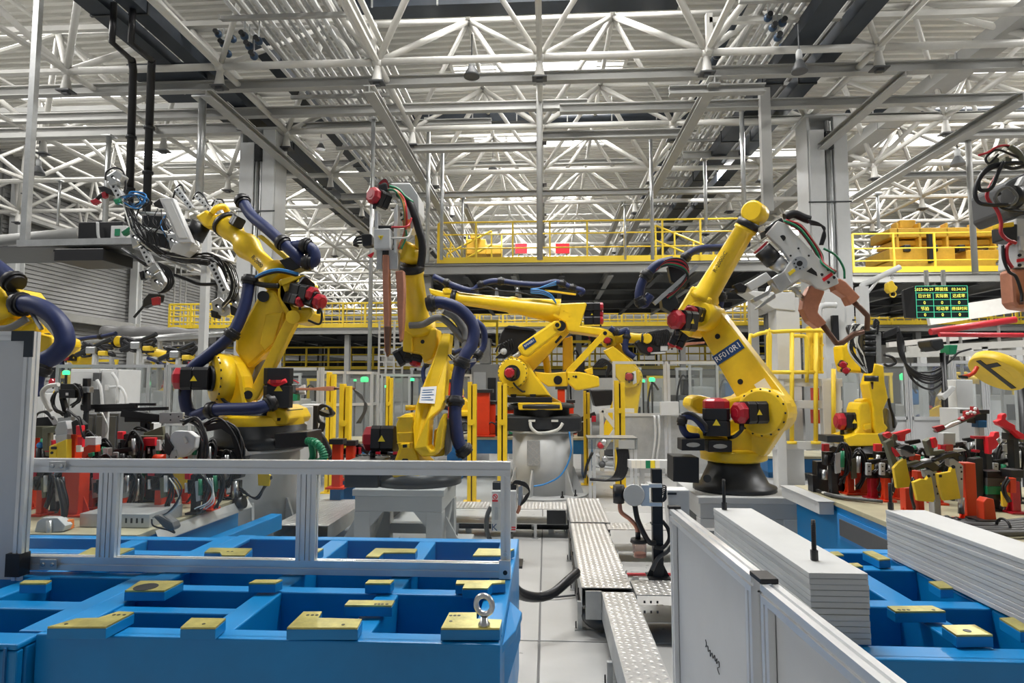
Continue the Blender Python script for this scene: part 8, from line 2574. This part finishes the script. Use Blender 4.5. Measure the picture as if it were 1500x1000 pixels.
s.poly('white_tag', 'hose_white', [(266, 640), (270, 638), (275, 648), (271, 650)], -.04, .01)
s.wires([(268, 618), (285, 615), (298, 632), (302, 660), (296, 690)], 2.0, n=5, sp=4)
s.wires([(247, 700), (262, 735), (240, 760), (222, 765)], 1.3, mt='hose_white', n=2)
s.wires([(280, 690), (290, 715), (275, 735)], 1.3, mt='cable_black', n=3)
s = ST('pair of thick orange posts behind the clear pane, in the middle of the left table', 204, 4.75)
s.post(196, 213, 697, d=.08)
s.post(222, 236, 690, d=.08, mt='orange')
s.q('cap_block', 'dark_metal', 194, 215, 690, 697, 0, .08)
s.q('cap_block', 'galvanised', 220, 238, 683, 690, 0, .08)
s.wires([(190, 690), (184, 715), (192, 735)], 1.4, n=4)
s.poly('clamp_arm', 'black', [(190, 684), (236, 680), (238, 685), (192, 690)], -.02, .03)
s = ST('dark clamp with black hoses and a pale plate, right end of left table', 350, 4.75)
s.poly('sensor_cover', 'plate_yellow', [(377, 690), (387, 688), (396, 696), (394, 712), (378, 711)], -.06, .02)
s.poly('clamp_body', 'dark_metal', [(334, 660), (352, 656), (360, 668), (352, 700), (336, 704)], -.02, .08)
s.poly('clamp_plate', 'grey_paint', [(322, 672), (336, 668), (340, 700), (326, 704)], -.03, .04)
s.cyl_v(344, 704, 730, 5, 'steel', -.02)
s.cyl('roller', 'dark_metal', (345, 738, -.05), (358, 735, -.05), 9, n=14)
s.poly('clamp_arm', 'black', [(300, 622), (330, 616), (346, 630), (355, 668), (346, 668), (338, 638), (324, 628), (302, 632)], -.04, .04)
s.wires([(296, 624), (320, 614), (344, 630), (356, 660), (352, 690)], 1.6, n=4, sp=4)
s.wires([(352, 715), (375, 728), (386, 712), (396, 700)], 1.6, n=3, sp=3)
s.wires([(330, 700), (325, 725), (340, 740)], 1.5, n=4, sp=4)
s.post(338, 350, 704, mt='dark_metal', d=.06)
s = ST('long black clamp bars reaching right with a perforated grey end plate', 190, 4.9)
for (x0, y0, x1, y1, h) in ((120, 596, 200, 594, 7), (140, 601, 246, 598, 5), (180, 605, 235, 612, 10), (190, 592, 228, 592, 4)):
 s.beam('clamp_bar', 'black', (x0, y0, 0), (x1, y1, 0), h, h, bev=.003)
s.q('clamp_block', 'black', 182, 232, 607, 618, -.02, .06)
pl_ = s.q('end_plate', 'galvanised', 233, 268, 604, 620, -.03, .03)
s.holes(pl_, [(250, 607), (250, 615), (262, 610)], 1.4, -.031)
s.q('clamp_block', 'dark_grey', 118, 130, 592, 601, -.02, .06)
s.q('clamp_block', 'dark_metal', 205, 216, 612, 632, 0, .06)
s.post(212, 220, 620, mt='dark_metal', d=.05)
s.post(150, 156, 603, mt='light_grey', d=.04)
s.wires([(150, 602), (156, 625), (150, 650), (143, 680)], 1.3, mt='hose_white', n=1)
s.wires([(196, 632), (206, 628), (222, 636), (228, 650)], 1.3, n=3)
s.wires([(270, 612), (290, 620), (300, 650), (298, 680)], 1.8, n=4, sp=4)
s = ST('black inspection camera with a pale corrugated hose, highest unit of the left table', 98, 4.8, 'camera_unit', 'camera')
s.q('camera_body', 'black', 86, 110, 570, 583, -.04, .10)
s.q('camera_top', 'dark_metal', 88, 108, 562, 571, -.03, .08)
s.q('lens_mark', 'label_white', 96, 100, 575, 579, -.042, .002)
s.q('slider', 'black', 121, 128, 554, 602, 0, .04)
s.q('slider_clamp', 'steel', 119, 131, 566, 575, -.02, .05)
s.tube('corrugated_hose', 'hose_white', [(86, 563, 0), (70, 566, 0), (62, 575, 0), (66, 588, 0), (74, 602, 0)], 3.4, n=10)
s.wires([(110, 562), (118, 570), (116, 585), (105, 595)], 1.3, n=5, sp=3)
s.wires([(84, 575), (76, 588), (82, 600), (95, 606)], 1.5, n=4, sp=3)
s.poly('mount_arm', 'dark_metal', [(86, 583), (92, 583), (100, 612), (94, 614)], 0, .04)
s.poly('mount_bracket', 'galvanised', [(84, 612), (104, 610), (104, 630), (86, 632)], 0, .05)
s.post(90, 99, 630, mt='galvanised', d=.05)
s.post(122, 127, 602, mt='dark_metal', d=.03)
s = ST('grey cast clamp with an orange plate, low at the left behind the pane', 70, 3.72)
s.poly('cast_bracket', 'grey_paint', [(54, 764), (62, 758), (84, 758), (96, 770), (92, 778), (76, 780), (70, 790), (66, 806), (46, 808), (46, 795)], -.10, .06)
s.q('orange_plate', 'hose_orange', 82, 100, 762, 776, -.06, .05)
s.q('black_base', 'black', 64, 100, 778, 792, -.06, .10)
s.cyl_v(72, 762, 790, 4, 'galvanised', -.11)
s.wires([(82, 700), (94, 740), (92, 765), (80, 768)], 3.2, n=2)
a = s.p(82, 792)
MB().bx(a.x - .06, a.x + .06, 3.70, 3.80, ZTB + .001, a.z + .02).build('stem', 'dark_metal', s.t)
t = thing('steel_box', 'flat stainless wiring box lying on the left table, slots in its end', 'box', Q(170, 765, 3.75))
a, b = G(116, 772, ZTB), G(222, 772, ZTB)
MB().bx(a.x, b.x, a.y, a.y + .35, ZTB + .001, ZTB + .085).build('box_body', 'sheet_hatch', t, bevel=.003)
for k in range(4):
 x = b.x - .05 - .035 * k
 MB().bx(x, x + .012, a.y - .002, a.y, ZTB + .03, ZTB + .06).build('slot', 'dark_metal', t)
t = thing('cable_plug', 'dark cable plug with white leads resting at the right corner of the left table', 'plug', Q(240, 768, 3.7))
kp = K(t, 0, 0, 1, 3.72)
kp.slab('plug_body', 'dark_grey', [(222, 756), (232, 753), (252, 765), (256, 775), (248, 779), (238, 773)], -.05, .08, .015)
for k in range(3):
 kp.tube('white_lead', ('hose_white', 'dark_grey', 'cable_black')[k], [(224, 758, -.02), (246, 752 - k, -.03), (262, 735 - 3 * k, -.03), (258 + 4 * k, 715, -.02), (248 + 5 * k, 700, 0)], 1.0, n=6)
for k in range(3):
 kp.tube('white_lead', 'hose_white', [(285 + 8 * k, 745, 0), (305 + 4 * k, 735, 0), (312, 718, .02), (303 + 4 * k, 700, .02)], 1.0, n=6)
kp.tube('black_lead', 'cable_black', [(250, 772, -.03), (256, 780, -.03), (246, 776, -.04), (225, 770, -.04), (222, 760, -.04)], 1.2, n=6)
# further posts filling the table depth behind
for n_, (x, y, Y, mt, w_) in enumerate(((62, 664, 4.7, 'orange', 'left of the yellow cover'), (150, 690, 4.8, 'orange', 'before the dark cabinet'), (176, 688, 4.5, 'dark_metal', 'left of the red pads'), (288, 690, 4.8, 'orange', 'right of the pale yellow cover'),
                                       (318, 700, 4.85, 'dark_metal', 'by the clear pane post'), (262, 700, 4.85, 'orange', 'behind the pale yellow cover'), (80, 700, 4.6, 'orange', 'behind the black hoses'), (135, 700, 4.6, 'galvanised', 'with a perforated plate'))):
 s = ST('short %s support, left table, %s' % (('orange' if mt == 'orange' else 'grey'), w_), x, Y, 'support_post', 'post')
 s.post(x - 6, x + 6, y, mt=mt, d=.06)
 s.q('head_block', 'dark_metal', x - 8, x + 8, y - 10, y, 0, .07)
 pl_ = s.q('side_plate', 'grey_paint', x - 11, x - 3, y - 26, y - 4, -.03, .03)
 s.holes(pl_, [(x - 8, y - 20), (x - 8, y - 12)], 1.2, -.031)
 s.cyl_v(x + 4, y - 24, y - 8, 3.5, ('steel', 'hose_green', 'black')[n_ % 3], -.03)
 s.wires([(x, y - 10), (x + 12, y - 18), (x + 16, y), (x + 10, y + 22)], 1.3, n=4, sp=4)
 s.poly('clamp_arm', 'black', [(x - 10, y - 30), (x + 16, y - 34), (x + 18, y - 28), (x - 8, y - 22)], -.02, .03)
# ------------------------------------------------ right table
s = ST('orange-red post with a white disc, farther left on the right table', 1238, 5.3)
s.post(1232, 1245, 667, d=.09)
s.cyl('white_disc', 'label_white', (1235, 677, -.004), (1235, 677, 0), 3.2, n=14)
s.q('head_block', 'black', 1212, 1228, 666, 674, -.02, .06)
s.q('low_block', 'orange', 1219, 1230, 692, 708, 0, .08)
s.q('black_block', 'black', 1197, 1212, 676, 700, 0, .1)
s.cyl_v(1208, 688, 702, 4, 'steel', -.03)
s.wires([(1212, 672), (1226, 678), (1230, 690), (1224, 700)], 1.0, n=3)
a = s.p(1205, 700)
MB().bx(a.x - .08, a.x + .22, s.Y, s.Y + .1, ZTB + .001, a.z + .02).build('plinth', 'dark_metal', s.t)
s = ST('orange-red post with a dark cap, second from the left on the right table', 1265, 5.2)
s.post(1259, 1272, 677, d=.09)
s.q('cap_block', 'black', 1258, 1280, 664, 677, -.01, .08)
s.poly('beige_tag', 'warm_white', [(1266, 694), (1270, 688), (1271, 698), (1267, 704)], -.01, .004)
s.q('sensor_cover', 'plate_yellow', 1274, 1284, 671, 690, -.04, .02)
s.q('sensor_cover', 'plate_yellow', 1287, 1295, 683, 698, -.04, .02)
s.q('clamp_body', 'galvanised', 1275, 1283, 690, 706, 0, .05)
s.wires([(1282, 668), (1292, 664), (1298, 674), (1296, 690)], 1.2, n=5, sp=3)
s.cyl('gauge', 'warm_white', (1300, 673, -.03), (1300, 673, -.01), 3.2, n=14)
a = s.p(1288, 706)
MB().bx(a.x - .08, a.x + .08, s.Y, s.Y + .05, ZTB + .001, a.z + .1).build('support', 'orange', s.t)
z5 = lambda *P: [(1180 + x / 4.6875, 520 + y / 4.6875) for x, y in P]
s = ST('large olive bracket with red pads and a yellow cover, nearest left on the right table', 1325, 4.35)
s.poly('olive_bracket', 'olive', z5((552, 600), (598, 578), (615, 640), (628, 745), (640, 762), (785, 722), (796, 738), (640, 796), (612, 785), (600, 760)), -.06, .05)
s.poly('olive_bracket', 'olive', z5((520, 545), (560, 528), (600, 560), (560, 580), (565, 620), (548, 615)), .0, .05)
s.poly('olive_bracket', 'olive', z5((598, 545), (640, 530), (655, 575), (620, 590), (640, 620), (612, 625)), .02, .05)
for pts in (((598, 630), (625, 650), (655, 690), (628, 700), (605, 660)), ((610, 538), (725, 506), (728, 528), (690, 545), (685, 590), (655, 592), (650, 552)), ((545, 540), (580, 525), (600, 545), (575, 575), (555, 560))):
 s.poly('locator_pad', 'bright_red', z5(*pts), -.08, .04)
o = s.poly('sensor_cover', 'plate_yellow', z5((606, 775), (640, 735), (690, 700), (700, 760), (726, 880), (720, 905), (628, 915)), -.10, .03)
s.cyl('cover_screw', 'black', (1324.5, 670, -.105), (1324.5, 670, -.09), 2.2, n=10, par=o)
s.poly('clamp_body', 'grey_paint', z5((650, 650), (740, 650), (760, 690), (690, 700), (660, 690)), 0, .06)
s.poly('clamp_arm', 'black', z5((640, 640), (690, 615), (740, 625), (755, 655), (740, 680), (700, 655)), -.03, .05)
s.q('orange_block', 'orange', 1339, 1349, 666, 675, 0, .06)
s.post(1326, 1338, 715, mt='orange', d=.07)
s.post(1344, 1352, 690, mt='orange', d=.07)
s = ST('perforated grey clamp with a tilted yellow cover, middle of three', 1356, 4.2)
o = s.poly('sensor_cover', 'plate_yellow', z5((742, 872), (800, 850), (830, 855), (850, 828), (868, 840), (892, 985), (880, 1010), (770, 1000)), -.10, .03)
s.cyl('cover_screw', 'black', (1360.5, 697, -.105), (1360.5, 697, -.09), 2.0, n=10, par=o)
pl_ = s.poly('perforated_plate', 'grey_paint', z5((820, 790), (870, 785), (905, 800), (925, 860), (925, 1000), (890, 1010), (870, 860), (830, 840)), -.05, .05)
s.holes(pl_, z5((880, 820), (905, 850), (900, 900), (905, 950)), 1.6, -.051)
s.poly('clamp_arm', 'black', z5((745, 770), (820, 740), (880, 730), (915, 760), (915, 790), (880, 800), (830, 770), (760, 790)), -.06, .05)
s.poly('clamp_top', 'light_grey', z5((812, 725), (850, 712), (905, 720), (930, 745), (905, 755), (830, 745)), -.03, .05)
s.post(1368, 1378, 730, mt='grey_paint', d=.06)
s.wires([(1340, 700), (1334, 720), (1338, 745)], 1.8, n=3)
s = ST('tall orange-red post with a broad yellow cover and black clamp arm, on the right table', 1405, 4.2)
o = s.poly('sensor_cover', 'plate_yellow', z5((908, 815), (995, 800), (1005, 770), (1028, 775), (1068, 985), (950, 1000), (920, 900)), -.10, .03)
s.cyl('cover_screw', 'black', (1396.5, 683.5, -.105), (1396.5, 683.5, -.09), 2.4, n=10, par=o)
s.q('cover_slot', 'black', 1375.5, 1380, 695, 699, -.101, .002)
pl_ = s.poly('perforated_plate', 'grey_paint', z5((985, 715), (1020, 705), (1060, 740), (1085, 760), (1085, 1000), (1060, 1010), (1030, 780), (990, 760)), -.05, .05)
s.holes(pl_, z5((1065, 770), (1070, 800), (1070, 850)), 1.4, -.051)
s.cyl_v(1408, 728, 752, 4, 'steel', -.05)
s.post(1413, 1429, 678, d=.08)
s.poly('clamp_arm', 'black', z5((880, 720), (960, 680), (1040, 665), (1085, 690), (1088, 720), (1050, 730), (1010, 700), (930, 720), (890, 735)), -.06, .05)
s.cyl('arm_pivot', 'dark_metal', z5((1068, 705))[0] + (-.07,), z5((1068, 705))[0] + (-.05,), 3, n=12)
s.poly('olive_bracket', 'olive', z5((828, 590), (870, 565), (890, 600), (880, 660), (960, 650), (955, 680), (860, 695)), -.02, .05)
s.poly('locator_pad', 'bright_red', z5((868, 572), (895, 562), (908, 590), (908, 630), (885, 640), (878, 600)), -.05, .03)
s.q('pad_carrier', 'grey_paint', 1382, 1400, 634, 652, 0, .06)
s.q('locator_pad', 'red', 1385, 1397, 651, 661, -.02, .04)
s.poly('clamp_top', 'light_grey', z5((975, 650), (1080, 640), (1110, 655), (1060, 665), (985, 665)), -.02, .05)
s = ST('short orange-red block post at the front edge of the right table', 1451, 4.05)
s.poly('post', 'orange', [(1442, 762), (1441, 735), (1446, 729), (1456, 731), (1460, 760), (1459, 763)], -.02, .07)
s.q('plate', 'dark_metal', 1436, 1466, 762, 768, -.05, .14)
s = ST('black upright plate with stacked dark blocks, right of the tall orange-red post', 1448, 4.6)
s.poly('upright_plate', 'black', [(1428, 672), (1440, 670), (1442, 725), (1430, 728)], -.02, .08)
for y0, y1, mt in ((690, 700, 'black'), (700, 712, 'dark_grey'), (712, 724, 'hose_green'), (724, 732, 'dark_metal')):
 s.q('stack_block', mt, 1446, 1472, y0, y1, -.04, .10)
s.poly('sensor_cover', 'plate_yellow', [(1468, 720), (1478, 720), (1478, 708), (1484, 705), (1485, 728), (1477, 732), (1476, 742), (1469, 742)], -.08, .02)
s.poly('sensor_cover', 'plate_yellow', [(1468, 708), (1475, 706), (1478, 712), (1470, 714)], -.08, .02)
s.post(1453, 1465, 730, mt='dark_metal', d=.08)
s.post(1434, 1442, 700, mt='dark_metal', d=.05)
s.q('cylinder_block', 'galvanised', 1470, 1480, 742, 754, -.04, .06)
s.wires([(1446, 735), (1436, 745), (1440, 760)], 2.0, n=4, sp=3)
s = ST('tall red-topped post at the right edge of the right table', 1490, 4.5)
s.post(1482, 1494, 705, mt='red', d=.08)
s.q('cap_block', 'orange', 1480, 1489, 700, 722, -.05, .05)
s.q('black_block', 'black', 1480, 1500, 688, 700, -.02, .1)
s.wires([(1478, 700), (1470, 715), (1478, 735)], 1.5, n=3)
s = ST('tilted bar of dark red teeth on a black and blue head, above the right table', 1405, 5.2, 'locator_bar', 'clamp')
s.poly('tilted_bar', 'olive', z5((895, 520), (910, 535), (1080, 465), (1210, 410), (1205, 385), (1060, 440)), -.02, .05)
for pts in (((884, 495), (950, 478), (962, 500), (910, 530)), ((1062, 440), (1075, 425), (1100, 420), (1100, 385), (1130, 380), (1140, 410), (1150, 400), (1150, 350), (1185, 360), (1200, 400), (1080, 455))):
 s.poly('dark_red_teeth', 'red', z5(*pts), -.06, .04)
s.poly('pale_edge', 'label_white', z5((960, 495), (1010, 465), (1065, 448), (1070, 462), (1000, 495), (970, 510)), -.065, .03)
for x, y in ((1078, 432), (1135, 390), (1160, 395), (1165, 368), (1112, 400)):
 s.ball('white_pin', 'label_white', z5((x, y))[0] + (-.08,), 2.2)
s.q('head', 'black', 1418, 1450, 600, 606, -.02, .1)
s.q('head', 'black', 1428, 1446, 606, 620, -.02, .1)
s.q('blue_head', 'far_blue', 1433, 1446, 616, 626, -.05, .08)
s.post(1434, 1442, 622, mt='light_grey', d=.06)
s = ST('bright red forked pad on an olive arm, upper right of the right table', 1448, 4.9)
s.poly('locator_pad', 'bright_red', z5((1250, 560), (1290, 558), (1300, 530), (1330, 525), (1335, 560), (1310, 580), (1330, 610), (1310, 640), (1285, 650), (1280, 680), (1258, 680)), -.05, .05)
s.poly('red_plate', 'red', z5((1158, 555), (1250, 558), (1250, 575), (1160, 575)), -.02, .05)
s.poly('olive_arm', 'olive', z5((1220, 575), (1255, 575), (1255, 660), (1225, 660)), 0, .05)
s.q('black_block', 'black', 1440, 1448, 641, 660, 0, .08)
s.poly('red_plate', 'red', z5((1165, 650), (1200, 650), (1200, 670), (1165, 668)), -.02, .05)
s.post(1444, 1453, 660, mt='dark_metal', d=.07)
s = ST('bright red stepped bar sloping out of the right edge of view', 1485, 4.9, 'locator_bar', 'clamp')
s.poly('red_bar', 'bright_red', z5((1315, 455), (1345, 440), (1350, 410), (1375, 398), (1385, 415), (1375, 440), (1400, 460), (1440, 480), (1445, 510), (1505, 545), (1505, 580), (1480, 575), (1420, 520), (1330, 480)), -.05, .05)
s.poly('bar_back', 'olive', z5((1360, 490), (1500, 575), (1500, 600), (1420, 545)), 0, .05)
s.post(1484, 1492, 640, mt='dark_metal', d=.07)
s.q('cross_bar', 'dark_metal', 1478, 1500, 634, 644, 0, .08)
s = ST('grey gear housing with a round bore among black cables, right part of the right table', 1476, 5.1)
MB().ring(s.p(1476, 671, -.05), (0, 1, 0), 8 * s.u, 2.4 * s.u, 22, 8).build('bore_ring', 'steel', s.t)
s.poly('gear_housing', 'dark_grey', [(1464, 664), (1472, 655), (1486, 656), (1494, 668), (1490, 685), (1466, 686)], -.02, .08)
s.poly('top_plate', 'light_grey', [(1458, 656), (1470, 648), (1496, 650), (1500, 658), (1470, 658)], -.02, .06)
s.wires([(1462, 690), (1464, 660), (1478, 648), (1492, 662), (1496, 690)], 1.6, n=5, sp=3)
s.post(1470, 1486, 686, mt='dark_metal', d=.08)
for x in (1462, 1472, 1484):
 s.cyl_v(x, 640, 650, 3, 'steel', -.04, 'bright_pin')
for n_, (x, y, Y, mt, w_) in enumerate(((1300, 700, 4.9, 'orange', 'behind the large olive bracket'), (1318, 690, 5.0, 'orange', 'right behind the gauge'), (1375, 690, 4.8, 'orange', 'behind the middle yellow cover'), (1398, 676, 5.0, 'dark_metal', 'behind the broad yellow cover'), (1335, 672, 5.3, 'dark_metal', 'under the arm of the far robot'),
                                       (1440, 690, 5.2, 'dark_metal', 'behind the black upright plate'), (1420, 668, 5.4, 'galvanised', 'below the tilted dark red bar'), (1466, 700, 5.0, 'orange', 'beside the round bore'), (1280, 700, 5.0, 'red', 'left of the large olive bracket'))):
 s = ST('short %s support on the right table, %s' % ({'orange': 'orange', 'dark_metal': 'dark', 'galvanised': 'grey', 'red': 'red'}[mt], w_), x, Y, 'support_post', 'post')
 s.post(x - 5, x + 5, y, mt=mt, d=.06)
 s.q('head_block', 'black', x - 8, x + 8, y - 9, y, 0, .07)
 pl_ = s.q('side_plate', 'grey_paint', x - 10, x - 3, y - 22, y - 4, -.03, .03)
 s.holes(pl_, [(x - 7, y - 17), (x - 7, y - 10)], 1.0, -.031)
 s.cyl_v(x + 4, y - 20, y - 8, 3, ('steel', 'hose_green', 'black')[n_ % 3], -.03)
 s.wires([(x, y - 8), (x + 10, y - 14), (x + 12, y), (x + 8, y + 18)], 1.1, n=4, sp=3)
 s.poly('clamp_arm', 'black', [(x - 8, y - 26), (x + 13, y - 29), (x + 15, y - 24), (x - 6, y - 19)], -.02, .03)
t = thing('cable_bundle', 'bundle of thick black cables along the front edge of the right table', 'cables', G(1450, 765, ZTB))
for k in range(6):
 pts = [G(1345 + 14 * k, 752 + 2 * k, ZTB + .03), G(1400, 762 + 3 * k, ZTB + .03), G(1450, 766 + 3 * k, ZTB + .03), G(1520, 760 + 4 * k, ZTB + .03)]
 MB().tube(pts, .018, 8).build('cable_run', ('cable_black', 'dark_grey')[k % 2], t)
p = G(1470, 772, ZTB + .04)
MB().ring(p, (1, .1, 0), .05, .008, 16, 6).build('cable_strap', 'black', t)
t = thing('cable_coil', 'coil of grey and black cable at the left corner of the right table', 'cables', G(1175, 712, ZTB))
for k in range(3):
 MB().tube([Vector((2.4 + .03 * k, 5.6, ZTB + .02)), Vector((2.26, 5.4 + .03 * k, ZTB + .015)), Vector((2.26, 5.0 + .03 * k, ZTB + .02)), Vector((2.5, 4.8, ZTB + .02))], .012, 7).build('cable_run', ('dark_grey', 'hose_white', 'cable_black')[k], t)
# denser clamp gear behind the front rows
def gear(lab, x, y, Y, col, grp):
 s = ST(lab, x, Y, 'clamp_unit', 'clamp', grp)
 w_ = R.uniform(9, 13)
 s.post(x - w_ * .45, x + w_ * .45, y + 20, mt=col, d=.06)
 o = s.q('clamp_body', R.choice(('black', 'dark_metal', 'dark_grey')), x - w_, x + w_ * .8, y + 4, y + 24, -.02, .09)
 s.holes(o, [(x - w_ * .5, y + 9), (x - w_ * .5, y + 18)], 1.1, -.021)
 s.poly('clamp_arm', 'black', [(x - w_ * 1.4, y + 2), (x - 2, y - 5), (x + w_, y - 2), (x + w_ * 1.7, y + 8), (x + w_ * 1.4, y + 11), (x, y + 4)], -.05, .05)
 s.cyl_v(x + w_, y + 2, y + 26, 3.4, R.choice(('steel', 'galvanised', 'hose_green')), -.05)
 s.cyl_v(x - w_ * 1.1, y + 8, y + 22, 2.6, R.choice(('steel', 'black')), -.05)
 s.q('locator_pad', R.choice(('red', 'bright_red', 'olive', 'light_grey')), x - w_ * 1.4, x - w_ * .6, y - 8, y + 3, -.06, .04)
 s.poly('side_plate', R.choice(('grey_paint', 'olive', 'galvanised')), [(x + 1, y + 6), (x + w_ * .9, y + 4), (x + w_ * .9, y + 34), (x + 3, y + 36)], -.06, .03)
 s.wires([(x - 4, y + 20), (x + w_, y - 6), (x + w_ * 1.9, y + 8), (x + w_ * 1.6, y + 32), (x + w_, y + 48)], 1.5, n=4, sp=4)
for k, x in enumerate((52, 70, 88, 118, 142, 164, 186, 222, 246, 272, 298, 322)):
 gear('dark clamp in the rear row of the left table, %s from the left' % ordn[k], x, 640 + 12 * (k % 3), 4.55 + .1 * (k % 3), 'orange' if k % 2 else 'dark_metal', 'rear clamps on the left table')
for k, x in enumerate((1222, 1246, 1276, 1300, 1338, 1368, 1394, 1422, 1456, 1482)):
 gear('dark clamp in the rear row of the right table, %s from the left' % ordn[k], x, 658 + 8 * (k % 3), 5.1 + .1 * (k % 3), 'orange' if k % 3 == 1 else 'dark_metal', 'rear clamps on the right table')
for k, x in enumerate((58, 78, 132, 152, 176, 192, 232, 284, 306)):
 gear('dark clamp in the front row of the left table, %s from the left' % ordn[k], x, 694 + 5 * (k % 2), 4.05 + .12 * (k % 3), 'dark_metal' if k % 2 else 'orange', 'front clamps on the left table')
